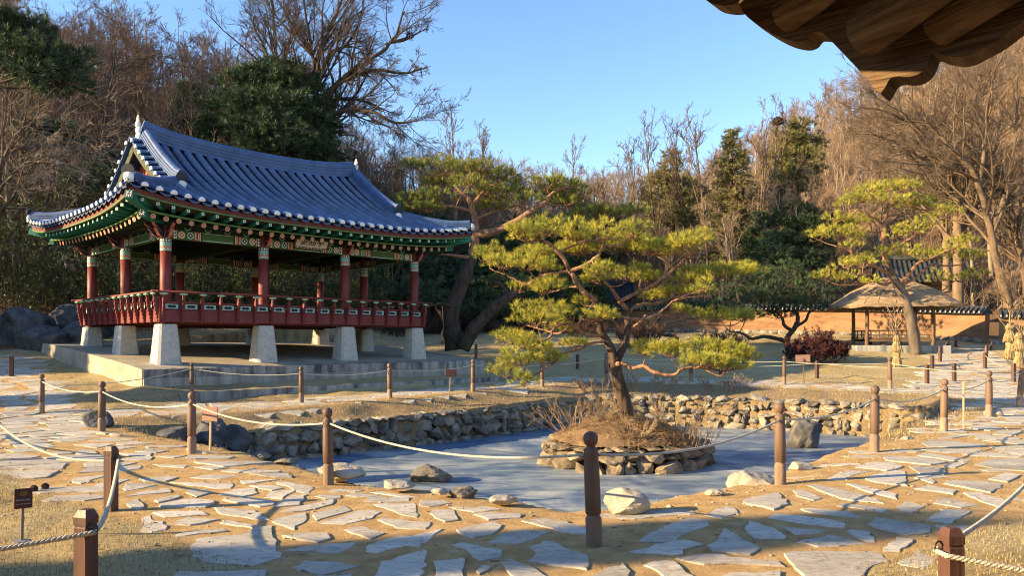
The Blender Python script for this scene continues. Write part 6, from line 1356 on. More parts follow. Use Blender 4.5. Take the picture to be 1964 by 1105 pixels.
pads = [(1290, 300, 16, 12, 70), (1285, 325, 26, 16, 70), (1270, 350, 34, 18, 70), (1300, 355, 34, 18, 70), (1260, 380, 40, 18, 70), (1300, 385, 40, 20, 69), (1330, 370, 26, 18, 70), (1270, 415, 44, 18, 69), (1320, 420, 40, 18, 69)]
bushy('evergreen_tree', at_px(1290, 71), pads, 'yellowish pointed evergreen on the slope above the island pine', [MAT['bark_s'], MAT['needle_y']], 206, 34, 18, .42, .06, .25, (1290, 295, 70))
pads = [(1530, 410, 40, 16, 54), (1500, 430, 40, 18, 54), (1545, 440, 44, 20, 53), (1510, 465, 44, 18, 53), (1560, 475, 40, 18, 53), (1490, 490, 40, 18, 52), (1540, 500, 44, 18, 52), (1580, 425, 30, 12, 54)]
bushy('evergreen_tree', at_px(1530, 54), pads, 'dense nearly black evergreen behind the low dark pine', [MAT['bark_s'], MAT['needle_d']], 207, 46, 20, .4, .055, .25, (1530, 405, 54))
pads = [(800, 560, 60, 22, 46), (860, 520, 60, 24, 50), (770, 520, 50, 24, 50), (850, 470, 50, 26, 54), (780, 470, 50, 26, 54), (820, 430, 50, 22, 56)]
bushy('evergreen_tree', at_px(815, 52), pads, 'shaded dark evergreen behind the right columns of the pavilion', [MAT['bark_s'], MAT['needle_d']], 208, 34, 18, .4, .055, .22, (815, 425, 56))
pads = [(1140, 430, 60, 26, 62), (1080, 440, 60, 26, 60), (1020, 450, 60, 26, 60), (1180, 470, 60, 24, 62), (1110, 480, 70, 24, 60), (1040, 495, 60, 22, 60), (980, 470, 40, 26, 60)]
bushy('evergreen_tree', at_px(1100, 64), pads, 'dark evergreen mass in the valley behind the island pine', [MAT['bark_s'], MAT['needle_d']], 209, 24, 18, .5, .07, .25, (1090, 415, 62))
# ---- conifer with tiers
def conifer(base, top_px, d, wid, label, seed, mat):
    rng = np.random.default_rng(seed); b0 = np.array(base); T_ = P3(*top_px, d)-b0; H = T_[2]; t = empty('conifer_tree', tuple(base)); tag(t, label, 'conifer'); tr = MB(); nd = MB()
    tubes(tr, [[(0, 0, -.4), T_*.5, T_]], [[.2, .12, .02]], 7); z = H*.22
    while z < H*.985:
        f = 1-z/H; r = wid*(f**.52)*rng.uniform(.75, 1.1); nb = int(5+6*f)
        for k in range(nb):
            a = rng.uniform(0, 2*np.pi); e = T_*(z/H)+np.array((math.cos(a)*r, math.sin(a)*r, -.10*r+rng.normal()*.1)); s = T_*(z/H); P = np.array([s, (s+e)/2+np.array((0, 0, .05*r)), e]); tubes(tr, P, np.array([.03, .02, .008]), 3)
            m = int(6+r*16); u = rng.uniform(.15, 1, (m, 1)); pos = s+(e-s)*u+rng.normal(size=(m, 3))*np.array((.13, .13, .06))*(1+.8*r*.3); dd = nrm(e-s)+rng.normal(size=(m, 3))*.6+np.array((0, 0, -.1)); tufts(nd, rng, pos, dd, 14, .3, .22, .05, (.4, 1.3))
        z += .34+.35*f
    tr.build('trunk', MAT['bark_s'], t); nd.build('crown', mat, t); return t
conifer(at_px(1405, 62), (1405, 246), 62, 3.0, 'tall tiered spruce standing on the skyline left of the olive evergreen', 301, MAT['needle_y'])
conifer(at_px(1455, 58), (1460, 400), 58, 2.6, 'dark tiered spruce below the skyline spruce', 302, MAT['needle_d'])

# ---- shrubs
def shrub(name, g, w, h, label, seed, mats, stems=40, leafn=0, twig=(6, 5), rmin=.006, dome=True, cat='shrub', parts=('stems', 'crown')):
    rng = np.random.default_rng(seed); t = empty(name, tuple(g)); tag(t, label, cat); tr = MB(); tw = MB()
    a = rng.uniform(0, 2*np.pi, stems); r = np.sqrt(rng.random(stems)); st = np.c_[np.cos(a)*r*w*.35, np.sin(a)*r*w*.3, np.full(stems, -.05)]; d = np.c_[np.cos(a)*r*.9, np.sin(a)*r*.8, np.full(stems, .75)]
    L = h*rng.uniform(.8, 1.2, stems)*(1.25-.35*r if dome else 1); P = grow(rng, st, d, L, 5, .13, .06); R = np.maximum(rmin*1.8*np.linspace(1, .4, 6), rmin*.6)[None].repeat(stems, 0); tubes(tr, P, R, 4)
    P2, R2 = sprout(rng, P, R, twig[0], .3, 1, (.3, .9), (.25, .5), 3, .2, .06, .7, rmin); tubes(tw, P2, R2, 3)
    P3_, R3 = sprout(rng, P2, R2, twig[1], .2, 1, (.3, .9), (.3, .6), 2, .2, .05, .8, rmin*.7); tubes(tw, P3_, R3, 3)
    if leafn:
        tip = P3_[:, -1]; k = rng.choice(len(tip), min(leafn, len(tip)), False); tufts(tw, rng, tip[k], rng.normal(size=(len(k), 3))+np.array((0, 0, .3)), 7, .03, .055, .028, (.2, 1.4))
    tr.build(parts[0], mats[0], t); tw.build(parts[1], mats[1], t); return t
g = ground_hit(1565, 694); shrub('shrub', g, 104*g[1]/F, .95, 'dense dark red clipped shrub on the lawn behind the back-turned sign', 401, [MAT['bark_s'], MAT['shrub_r']], 70, 9000, (9, 9), .008)
g = ground_hit(1375, 672); shrub('shrub', g, 120*g[1]/F, .85, 'low brown bare shrub on the lawn right of the island pine trunk', 402, [MAT['bark_s'], MAT['shrub_b']], 60, 0, (9, 8), .009)
g = ground_hit(1235, 668); shrub('shrub', g, 95*g[1]/F, 1.15, 'rounded dark brown bare shrub right behind the island pine trunk', 403, [MAT['bark_s'], MAT['shrub_b']], 60, 0, (9, 8), .009)
g = ground_hit(1125, 648); shrub('shrub', g, 70*g[1]/F, 1.0, 'dark red-brown bare shrub on the lawn left of the island pine trunk', 404, [MAT['bark_s'], MAT['shrub_b']], 40, 0, (8, 7), .01)
for (px_, py_, d, w, h, lab, sd) in ((1100, 800, 17.2, 1.5, .75, 'bare tangled shrub spreading from the left side of the island', 405), (1290, 815, 16.7, 1.6, .8, 'bare tangled shrub spreading from the right side of the island', 406), (1215, 820, 16.0, 1.1, .4, 'small dry bush at the foot of the island pine', 407), (1165, 795, 17.6, 1.0, .6, 'bare twiggy bush behind the island pine trunk', 408), (1330, 830, 16.2, 1.0, .5, 'drooping bare bush at the right rim of the island', 409)):
    p = P3(px_, py_, d); z = float(island_z(p[0], p[1])); shrub('shrub', (p[0], p[1], z), w, h, lab, sd, [MAT['twig_d'], MAT['twig_d']], 26, 0, (5, 4), .0055, False)
# dry creepers and bushes along the far pond walls
for i, (x, y, d, w, h, lab) in enumerate([(1060, 760, 23.2, 2.0, .6, 'bare brushy bush on the pond wall left of the island'), (1240, 745, 25.6, 2.2, .7, 'bare brushy bush on the bank right behind the island'), (1390, 745, 25, 1.8, .5, 'low bare bush on the sunlit bank above the stone wall'), (1160, 742, 25.5, 2, .6, 'bare bush in the far corner of the pond')]):
    p = P3(x, y, d); shrub('shrub', (p[0], p[1], float(height(p[0], p[1]))), w, h, lab, 420+i, [MAT['twig_d'], MAT['twig_d']], 24, 0, (6, 5), .007, False)
# straw-wrapped saplings
def straw_bundle(px_, yb, ys, ytop, label, seed, tiers, rad, d=None, lean=0):
    g = ground_hit(px_, yb); k = g[1]/F; rng = np.random.default_rng(seed); t = empty('wrapped_sapling', tuple(g)); tag(t, label, 'sapling'); tr = MB(); H = (yb-ytop)*k; hs = (yb-ys)*k
    P0 = grow(rng, np.zeros((1, 3)), np.array([[lean, 0, 1.]]), [H*.7], 6, .03, .05); R0 = .05*np.linspace(1, .4, 7)[None]; tubes(tr, P0, R0, 6)
    P1, R1 = sprout(rng, P0, R0, 9, .5, 1, (.3, .8), (.4, .7), 4, .12, .12, .6, .012); tubes(tr, P1, R1, 4); P2, R2 = sprout(rng, P1, R1, 5, .2, 1, (.3, .8), (.35, .6), 3, .15, .1, .6, .008); tubes(tr, P2, R2, 3); tr.build('trunk', MAT['twig_d'], t)
    st = MB()
    for (z0, z1, r0, r1) in tiers:
        n = 260; a = rng.uniform(0, 2*np.pi, n); zt, zb = z0*hs, z1*hs; j = rng.uniform(.85, 1.15, n)
        top = np.c_[np.cos(a)*r0*rad, np.sin(a)*r0*rad, np.full(n, zt)+rng.normal(size=n)*.02]; bot = np.c_[np.cos(a)*r1*rad*j, np.sin(a)*r1*rad*j, zb+rng.uniform(-.05, .05, n)]; mid = (top+bot)/2; mid[:, :2] *= 1.12
        tubes(st, np.stack([top, mid, bot], 1), np.tile([.008, .01, .006], (n, 1)), 3, a=rng.uniform(.3, 1.7, n))
        V, Q, N = lathe([(r0*rad*.9, zt), ((r0+r1)/2*rad, (zt+zb)/2), (r1*rad*.85, zb)], 12); st.add(V, Q, N=N, a=.7); 
        tubes(st, np.c_[np.cos(np.linspace(0, 6.3, 14))*r0*rad*1.08, np.sin(np.linspace(0, 6.3, 14))*r0*rad*1.08, np.full(14, zt-.03)], np.full(14, .014), 5, a=.5)
    st.build('straw_wrap', MAT['straw'], t)
TIER = [(.42, .0, .5, 1.0), (.62, .36, .6, .55), (1.02, .58, .3, 1.15), (1.12, .98, .3, .7)]
straw_bundle(1720, 706, 652, 560, 'straw-wrapped sapling standing alone on the lawn left of the pine trunk', 501, TIER, .19)
straw_bundle(1936, 690, 630, 560, 'straw-wrapped sapling at the right edge, the farther of the two', 502, TIER, .21)
straw_bundle(1954, 706, 647, 590, 'straw-wrapped sapling at the right edge, the nearer of the two', 503, TIER, .21, lean=.1)
straw_bundle(857, 660, 632, 575, 'ragged straw-wrapped sapling left of the double-trunked pine', 504, [(.55, .0, .5, .9), (1.05, .5, .5, 1.1)], .3, lean=-.15)
# ------------------------------------------------------------------ bare trees of the wooded hills
def keep_parts(seed, **k): return bare_parts(seed, **k)
protoL, protoR = [], []
specs = [dict(H=8.5, r=.13, limbs=12, ang=(.6, 1.15), lean=.15, up=.05), dict(H=10, r=.16, limbs=13, ang=(.5, 1.0), lean=.12, up=.08), dict(H=7.5, r=.10, limbs=11, ang=(.7, 1.25), lean=.3, up=.02), dict(H=9, r=.14, limbs=13, ang=(.55, 1.1), lean=.22, up=.05), dict(H=10.5, r=.15, limbs=14, ang=(.4, .9), lean=.1, up=.1)]
for i, sp in enumerate(specs):
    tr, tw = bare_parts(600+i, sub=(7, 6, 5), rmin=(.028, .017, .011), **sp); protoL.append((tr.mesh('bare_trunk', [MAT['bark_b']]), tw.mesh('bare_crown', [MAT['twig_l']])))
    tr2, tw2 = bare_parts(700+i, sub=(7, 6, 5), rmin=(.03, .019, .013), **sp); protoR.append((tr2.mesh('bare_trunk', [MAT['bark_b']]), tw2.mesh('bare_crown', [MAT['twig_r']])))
def place_bare(pro, x, y, rz, sc, label, group, loc_z=None):
    z = float(height(x, y, False)) if loc_z is None else loc_z; t = empty('bare_tree', (x, y, z), rz); t.scale = (sc, sc, sc*1.0); tag(t, label, 'tree', group); link('trunk', pro[0], t); link('crown', pro[1], t); return t
rf_ = np.random.default_rng(42)
def scatter(n, xr, yr, test, mind, seed):
    r = np.random.default_rng(seed); pts = []; tries = 0
    while len(pts) < n and tries < 60000:
        tries += 1; y = yr[0]+(yr[1]-yr[0])*r.random()**1.25; x = r.uniform(xr[0], xr[1]); 
        if not test(x, y): continue
        m = mind*(1+(y-40)*.006)
        if all((x-a)**2+(y-b)**2 > m*m for a, b in pts): pts.append((x, y))
    return pts
def hillL(x, y): q = (-x-13)*.75+(y-39)*.66; u, v = to_uv(x, y); return q > .5 and x/y < -.03 and x/y > -.78 and not (PU0-2 < u < PU1+2 and PV0-2 < v < PV1+3)
def hillR(x, y):
    p = (x-12)*.5+(y-50)*.87; s = x/y; return p > 8 and s > -.08 and s < .76 and (y > 63-(x*.55 if x > 0 else 0) or p > 14)
ptsL = scatter(125, (-62, -2), (36, 100), hillL, 2.6, 1); ptsR = scatter(150, (-8, 90), (50, 128), hillR, 3.2, 2)
for (x, y) in ptsL:
    place_bare(protoL[rf_.integers(5)], x, y, rf_.uniform(0, 6.28), rf_.uniform(.7, 1.1)*(1-.45*float(sstep(-.36, -.2, x/y))), 'bare grey-brown tree crowded among others on the shaded slope behind the pavilion', 'bare trees on the shaded left slope')
for (x, y) in ptsR:
    place_bare(protoR[rf_.integers(5)], x, y, rf_.uniform(0, 6.28), rf_.uniform(.5, .85), 'bare sunlit brown tree crowded among others on the slope behind the earth wall', 'bare trees on the sunlit right slope')
# trees beyond counting farther up: one mass
def merged_mass(name, pts, seed, mat, label, lod):
    r = np.random.default_rng(seed); mb = MB()
    for (x, y) in pts:
        H = r.uniform(4.5, 7.5); P0 = grow(r, np.array([[x, y, float(height(x, y, False))-.3]]), np.array([[r.normal()*.1, r.normal()*.1, 1.]]), [H], 4, .05, .05); R0 = .13*np.linspace(1, .2, 5)[None]; tubes(mb, P0, R0, 4)
        P1, R1 = sprout(r, P0, R0, 9, .25, .97, (.4, 1.0), (.35, .6), 3, .14, .12, .5, .032); tubes(mb, P1, R1, 3)
        P2, R2 = sprout(r, P1, R1, 6, .2, 1, (.4, .95), (.4, .65), 2, .18, .08, .6, .022); tubes(mb, P2, R2, 3)
        P3_, R3 = sprout(r, P2, R2, 4, .2, 1, (.4, .95), (.45, .75), 2, .18, .06, .7, .016); tubes(mb, P3_, R3, 3)
    o = mb.build(name, mat); o['kind'] = 'stuff'; o['label'] = label; return o
def farR(x, y): s = x/y; return -.25 < s < .78 and y > 75 and ((x-12)*.5+(y-50)*.87) > 26
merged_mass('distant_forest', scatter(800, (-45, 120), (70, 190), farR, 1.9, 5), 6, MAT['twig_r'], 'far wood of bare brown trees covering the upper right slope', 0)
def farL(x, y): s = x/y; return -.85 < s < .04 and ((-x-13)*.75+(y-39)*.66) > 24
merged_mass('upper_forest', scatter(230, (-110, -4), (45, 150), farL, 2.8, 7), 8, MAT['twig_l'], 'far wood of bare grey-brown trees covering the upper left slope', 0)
# undergrowth: brushy saplings on the slopes
def brush(name, pts, seed, mat, label, hh, rr):
    r = np.random.default_rng(seed); pts = np.array(pts); N = len(pts); ns = 9; base = np.repeat(pts, ns, 0)+r.normal(size=(N*ns, 2))*.35; z = height(base[:, 0], base[:, 1], False); st = np.c_[base, z-.1]
    d = r.normal(size=(N*ns, 3))*np.array((.45, .45, .1))+np.array((0, 0, 1)); P = grow(r, st, d, r.uniform(hh[0], hh[1], N*ns), 4, .16, .04); R = np.repeat((rr*np.linspace(1, .45, 5))[None], N*ns, 0); mb = MB(); tubes(mb, P, R, 3)
    P2, R2 = sprout(r, P, R, 5, .25, 1, (.3, .95), (.3, .6), 2, .2, .05, .7, rr*.5); tubes(mb, P2, R2, 3); o = mb.build(name, mat); o['kind'] = 'stuff'; o['label'] = label
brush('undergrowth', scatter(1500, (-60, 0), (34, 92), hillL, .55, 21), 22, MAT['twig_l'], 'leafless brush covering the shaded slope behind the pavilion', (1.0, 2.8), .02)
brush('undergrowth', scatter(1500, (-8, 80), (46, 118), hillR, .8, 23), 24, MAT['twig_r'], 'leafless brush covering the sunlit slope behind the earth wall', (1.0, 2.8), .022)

# ---- individual bare trees that stand out
def traced_tree(base, limbs, label, seed, mats, n1=7, n2=6, n3=5, n4=4, rm=(.03, .018, .012, .009), lf=(.25, .5), up=.06, cat='tree'):
    rng = np.random.default_rng(seed); b0 = np.array(base, float); t = empty('bare_tree', tuple(base)); tag(t, label, cat); tr = MB(); tw = MB()
    for pts, r0, r1 in limbs:
        S = spline(np.array([P3(*p) for p in pts]), 5)-b0; K = len(S); S = S+rng.normal(size=S.shape)*.03; R = np.linspace(r0, r1, K); tubes(tr, S, R, 7)
        P = S[None]; Rr = R[None]; L = np.linalg.norm(np.diff(S, axis=0), axis=1).sum(); n = max(3, int(n1*L/4))
        P1, R1 = sprout(rng, P, Rr, n, .2, 1, (.4, 1.0), lf, 5, .10, up, .5, rm[0], endlen=.8); tubes(tr, P1, R1, 5)
        P2, R2 = sprout(rng, P1, R1, n2, .15, 1, (.4, .9), (.35, .65), 4, .12, up*.7, .55, rm[1]); tubes(tr, P2, R2, 4)
        P3_, R3 = sprout(rng, P2, R2, n3, .1, 1, (.35, .9), (.4, .7), 3, .12, up*.6, .6, rm[2]); tubes(tw, P3_, R3, 3)
        P4, R4 = sprout(rng, P3_, R3, n4, .2, 1, (.3, .8), (.4, .7), 2, .15, up*.5, .8, rm[3]); tubes(tw, P4, R4, 3)
    tr.build('trunk', mats[0], t); tw.build('crown', mats[1], t); return t
D = 47.0
b = at_px(605, D)
DK = [MAT['bark_s'], M('dark_twigs', (.115, .085, .075), (.075, .055, .05), 1, .95)]
traced_tree(b, [([(605, 420, D), (600, 300, D), (604, 230, D), (606, 160, D), (615, 90, D), (640, 40, D), (665, -30, D)], .28, .06), ([(606, 175, D), (600, 110, D), (590, 50, D), (578, -20, D)], .15, .045), ([(605, 155, D), (640, 100, D), (665, 85, D), (690, 40, D), (700, -20, D)], .15, .04),
                ([(604, 235, D-.5), (635, 175, D-1), (670, 140, D-1.2), (710, 115, D-1.3), (755, 75, D-1.3), (775, 20, D-1.3)], .24, .05), ([(660, 145, D-1.2), (720, 135, D-2), (780, 140, D-2.4), (812, 130, D-2.6)], .14, .04), ([(740, 85, D-1.3), (790, 70, D-1), (815, 55, D-.8)], .1, .03),
                ([(610, 215, D), (650, 190, D+1), (700, 195, D+1.6), (745, 215, D+2)], .16, .04), ([(606, 240, D), (660, 212, D-1), (710, 212, D-1.6), (760, 235, D-2), (800, 230, D-2.2)], .18, .04), ([(690, 212, D-1.3), (730, 235, D-1.8), (770, 255, D-2.2)], .1, .03)],
            'great bare spreading tree silhouetted against the sky above the dark evergreen', 801, DK, 7, 7, 7, 6, (.022, .012, .0085, .0065))
b = at_px(545, 56)
traced_tree(b, [([(545, 330, 56), (540, 200, 56), (530, 100, 56), (520, -10, 56)], .25, .07), ([(535, 150, 56), (505, 90, 56), (480, 30, 56)], .12, .04), ([(535, 130, 56), (560, 70, 56), (575, 10, 56)], .12, .04)], 'bare tree left of the great spreading tree, reaching the top of the picture', 802, DK, 8, 7, 6, 4, (.032, .018, .012, .009))
for i, (x, top, d, lab) in enumerate([(875, 215, 66, 'upright bushy bare tree against the sky above the double-trunked pine'), (1095, 290, 74, 'thin bare tree with wispy top in the valley notch'), (1150, 330, 70, 'small bare tree beside the valley notch'), (1215, 285, 66, 'slender bare tree standing over the middle of the island pine'), (1268, 262, 62, 'straight pale-stemmed bare tree left of the yellowish evergreen'), (1362, 235, 60, 'tall straight bare tree left of the skyline spruce'), (1452, 260, 58, 'tall pale-stemmed bare tree between the spruce and the olive evergreen'), (930, 265, 70, 'short upright bare tree right of the bushy one'), (1320, 260, 68, 'thin upright bare tree behind the yellowish evergreen'), (1492, 212, 63, 'bare tree with a stick nest near its top left of the olive evergreen')]):
    b = at_px(x, d); Ht = P3(x, top, d)[2]-b[2]
    tr, tw = bare_parts(820+i, H=Ht*.97, r=.11+.005*Ht*.5, limbs=16, sub=(5, 4, 3), ang=(.3, .6), lean=.03, rmin=(.035, .022, .016), tmin=.3, lf=(.2, .42), K0=8, wander=.025, up=.22)
    tree_thing('bare_tree', tr, tw, [MAT['bark_b'], DK[1] if i in (0, 7) else MAT['twig_l']], tuple(b), lab, 'tree')
WR = [MAT['bark_b'], M('branch_twigs', (.15, .11, .08), (.09, .066, .05), 1, .95)]
GB = M('pale_grey_bark', (.30, .24, .18), (.17, .13, .10), 3, .95, .5, 8, .1, stretch=(1, 1, .4), vary=.2)
rq = np.random.default_rng(71)
for i, (x, d, H) in enumerate([(1425, 57, 8), (1500, 55, 9), (1590, 53, 9.5), (1632, 56, 10), (1675, 54, 8.5), (1735, 55, 10), (1775, 58, 11), (1870, 50, 10), (1905, 53, 11), (1948, 50, 10), (1925, 58, 12), (1385, 60, 8), (1180, 63, 7), (1040, 66, 8)]):
    tr, tw = bare_parts(860+i, H=H, r=.15+.01*(i % 3), limbs=11, sub=(6, 6, 4), ang=(.4, .9), lean=.14, rmin=(.03, .018, .011), tmin=.38, lf=(.3, .5), K0=8, wander=.05, up=.1)
    tree_thing('bare_tree', tr, tw, [GB, MAT['twig_r']], tuple(at_px(x, d)), 'bare tree with pale grey trunk at the foot of the sunlit slope behind the wall', 'tree', 'pale-trunked bare trees behind the earth wall')
for i, (x, d, H) in enumerate([(20, 40, 9), (120, 42, 10), (180, 45, 11), (260, 44, 11), (330, 47, 11), (395, 46, 11), (60, 46, 11), (700, 56, 8), (760, 60, 8)]):
    tr, tw = bare_parts(880+i, H=H, r=.15+.01*(i % 3), limbs=11, sub=(6, 6, 4), ang=(.45, 1.0), lean=.18, rmin=(.03, .018, .011), tmin=.35, lf=(.3, .5), K0=8, wander=.06, up=.08)
    tree_thing('bare_tree', tr, tw, [MAT['bark_s'], DK[1]], tuple(at_px(x, d)), 'dark-trunked bare tree rising above the shaded slope behind the pavilion', 'tree', 'dark-trunked bare trees behind the pavilion')

D = 46.5; b = at_px(1838, D)
traced_tree(b, [([(1838, 590, D), (1838, 500, D), (1835, 430, D), (1820, 380, D), (1795, 310, D), (1775, 250, D), (1740, 180, D)], .34, .07), ([(1835, 440, D), (1850, 370, D), (1860, 280, D), (1868, 200, D), (1890, 120, D)], .2, .06), ([(1836, 460, D), (1880, 380, D+1), (1905, 300, D+1.5), (1925, 200, D+2)], .16, .05), ([(1800, 320, D), (1760, 300, D-1), (1700, 265, D-2), (1640, 255, D-2.4)], .12, .035), ([(1795, 300, D), (1745, 240, D-.8), (1700, 215, D-1.4), (1650, 205, D-1.8)], .11, .03)], 'tall forked bare tree right behind the golden-green pine', 841, WR, 7, 7, 6, 4, (.022, .013, .009, .007))
D = 49; b = at_px(1812, D)
traced_tree(b, [([(1815, 560, D), (1815, 480, D), (1808, 420, D), (1785, 330, D), (1750, 260, D)], .26, .07), ([(1808, 420, D), (1830, 330, D), (1835, 230, D), (1850, 150, D)], .14, .05)], 'bare tree with grey trunk close behind the forked one', 842, WR, 7, 7, 6, 4, (.022, .013, .009, .007))
D = 42; b = at_px(1945, D)
traced_tree(b, [([(1935, 590, D), (1910, 500, D), (1895, 420, D), (1870, 340, D), (1830, 290, D), (1780, 240, D), (1735, 230, D)], .24, .05), ([(1900, 440, D), (1925, 380, D), (1945, 280, D), (1955, 170, D)], .16, .05), ([(1880, 360, D), (1890, 260, D), (1900, 160, D), (1930, 90, D)], .13, .04), ([(1870, 345, D), (1830, 325, D-1), (1770, 315, D-2), (1690, 310, D-2.4)], .10, .03)], 'leaning bare tree at the right edge with long branches reaching left', 843, WR, 7, 7, 6, 4, (.02, .012, .0085, .0065))
D = 44; b = at_px(1975, D)
traced_tree(b, [([(1975, 600, D), (1960, 500, D), (1940, 400, D), (1905, 300, D), (1860, 220, D)], .22, .05), ([(1950, 440, D), (1975, 340, D), (1970, 220, D)], .15, .05)], 'bare tree cut by the right edge of the picture', 844, WR, 7, 7, 6, 4, (.02, .012, .0085, .0065))
D = 40.5; b = at_px(1932, D); tr, tw = bare_parts(846, H=3.2, r=.07, limbs=14, sub=(6, 5, 3), ang=(.6, 1.2), tmin=.35, lf=(.5, .9), rmin=(.02, .012, .008)); tree_thing('bare_tree', tr, tw, [MAT['bark_b'], MAT['twig_d']], tuple(b), 'small pale bare tree with tangled low branches over the end of the earth wall', 'tree')
# pale weeping bare tree left of the pavilion
D = 31; b = at_px(-30, D); b[2] = min(b[2], 4)
PW = [MAT['bark_g'], M('pale_twigs', (.33, .26, .20), (.22, .165, .13), 1, .95)]
traced_tree(b, [([(-30, 640, D), (-20, 500, D), (-10, 380, D), (10, 300, D), (40, 250, D), (80, 230, D)], .16, .03), ([(-10, 380, D), (40, 320, D-.6), (90, 310, D-1), (130, 330, D-1.2)], .08, .02), ([(-15, 420, D), (40, 370, D-.4), (90, 365, D-.6), (150, 385, D-.8)], .08, .02), ([(-10, 330, D), (30, 260, D+.6), (60, 200, D+.8)], .07, .02), ([(-10, 400, D), (50, 400, D), (110, 420, D+.3), (150, 440, D+.4)], .06, .015), ([(0, 300, D), (70, 280, D+.5), (140, 300, D+.7)], .06, .015)],
            'pale drooping bare tree at the left edge in front of the dark slope', 851, PW, 10, 6, 5, 3, (.018, .012, .009, .007), (.3, .6), -.02)
# bamboo grove behind the pavilion
rbm = np.random.default_rng(31); bm = MB(); bl = MB(); spots = []
for k in range(900):
    x = rbm.uniform(-27, -5.5); y = rbm.uniform(31, 45); u, v = to_uv(x, y)
    if v > PV1+1.2 and x/y < -.17: spots.append((x, y))
spots = np.array(spots); zz = height(spots[:, 0], spots[:, 1], False); N = len(spots); H = rbm.uniform(2.6, 4.6, N)
P = grow(rbm, np.c_[spots, zz-.1], np.c_[rbm.normal(size=(N, 2))*.12, np.ones(N)], H, 6, .05, -.01); R = np.repeat((.014*np.linspace(1, .4, 7))[None], N, 0); tubes(bm, P, R, 4, m=0)
P1, R1 = sprout(rbm, P, R, 12, .2, 1, (.5, 1.2), (.12, .28), 3, .15, -.08, .5, .004); tubes(bm, P1, R1, 3, m=0)
tip = P1[:, 1:].reshape(-1, 3); dd = rbm.normal(size=tip.shape)+np.array((0, 0, -.35)); tufts(bm, rbm, tip, dd, 5, .05, .20, .034, (.2, 1.2))
o = bm.build('bamboo_foliage', MAT['bamboo']); tag(o, 'dense dark bamboo thicket behind the pavilion columns', None, None, 'stuff')
# low dark bushes along the shaded back lawn and the wall
for i, (x, d, w, h, lab) in enumerate([(760, 44, 3.5, 1.6, 'dark leafless thicket behind the right columns of the pavilion'), (830, 48, 3.0, 1.4, 'dark leafless thicket right of the pavilion beside the earth wall'), (560, 45, 4, 1.8, 'dark leafless thicket seen between the pavilion columns'), (680, 46, 4, 1.6, 'dark leafless thicket seen past the middle column')]):
    p = at_px(x, d); shrub('shrub', p, w, h, lab, 440+i, [MAT['bark_s'], MAT['twig_l']], 60, 0, (7, 6), .012)

# ---- trees outside the picture on the left, whose shade falls into it
def shade_tree(x, y, H, W, seed, label):
    r = np.random.default_rng(seed); t = empty('evergreen_tree', (x, y, float(height(x, y, False)))); tag(t, label, 'evergreen tree', 'conical evergreens'); tr = MB(); nd = MB(); tubes(tr, [[(0, 0, -.3), (.1, 0, H*.5), (0, .1, H*.95)]], [[.2, .14, .03]], 7)
    N = int(150*H*W); z = r.random(N)**.8; rad = W*.5*(1-.75*z)*np.sqrt(r.random(N)); a = r.uniform(0, 6.28, N); pos = np.c_[np.cos(a)*rad, np.sin(a)*rad, H*(.12+.88*z)]; tufts(nd, r, pos, np.c_[np.cos(a), np.sin(a), .5+0*a]+r.normal(size=(N, 3))*.4, 10, .3, .34, .06, (.3, 1.2))
    tr.build('trunk', MAT['bark_s'], t); nd.build('crown', MAT['needle_d'], t)
for i, (x, y, H, W) in enumerate([(-15.5, 2.15, 6.4, 1.25), (-24.5, 15.8, 5.5, 2.0), (-27, 21.6, 8.0, 4.0), (-30, 25.0, 9, 4.5), (-17, 50, 8, 4.5), (-23, 54, 9, 5), (-11.5, 53.5, 7, 4), (-7.2, 50.5, 7.5, 5), (-9.5, 47, 7, 4.2), (-4.5, 54, 6.5, 4.5), (-2, 52, 6.5, 5.2), (1.6, 51.5, 6.0, 5.0), (4.6, 50, 5.2, 4.4)]):
    shade_tree(x, y, H, W, 900+i, 'dark conical evergreen standing left of the garden path' if y < 40 else ('dark conical evergreen hidden behind the pavilion roof' if x < -10 else 'dark conical evergreen among others in front of the wall behind the pines'))
for i, (x, y, sc, lab) in enumerate([(-35, 25, 1.1, 'e'), (-31, 11, .6, 'b')]):
    place_bare(protoL[i % 5], x, y, i*1.3, sc, 'bare tree standing left of the garden path', 'bare trees left of the path')
# ------------------------------------------------------------------ dry grass and litter
rg = np.random.default_rng(61)
def blades(mb, x, y, hgt, w, lean=.8):
    n = len(x); z = height(x, y)-.01; a = rg.uniform(0, 2*np.pi, n); d = np.c_[np.cos(a), np.sin(a), 0*a]; s = np.c_[-np.sin(a), np.cos(a), 0*a]*(w/2)[:, None] if np.ndim(w) else np.c_[-np.sin(a), np.cos(a), 0*a]*w/2
    b = np.c_[x, y, z]; l = rg.uniform(.2, 1.0, n)*lean; h = hgt*rg.uniform(.5, 1.2, n); m = b+d*(h*l*.4)[:, None]+np.c_[0*a, 0*a, h*.65]; t = b+d*(h*l*1.1)[:, None]+np.c_[0*a, 0*a, h*(1-.35*l)]
    V = np.stack([b-s, b+s, m+s*.7, m-s*.7, t], 1).reshape(-1, 3); i = np.arange(n)*5; mb.add(V, np.stack([i, i+1, i+2, i+3], 1), np.stack([i+3, i+2, i+4], 1), a=np.repeat(rg.uniform(.2, 1.8, n), 5))
gb = MB()
def field(n, xr, yr, test, h, w):
    x = rg.uniform(*xr, n); y = rg.uniform(*yr, n); k = test(x, y); x, y = x[k], y[k]; blades(gb, x, y, h, w); return len(x)
gate = lambda x, y: n2(x, y, 1.6, 2, 2)*.5+.5
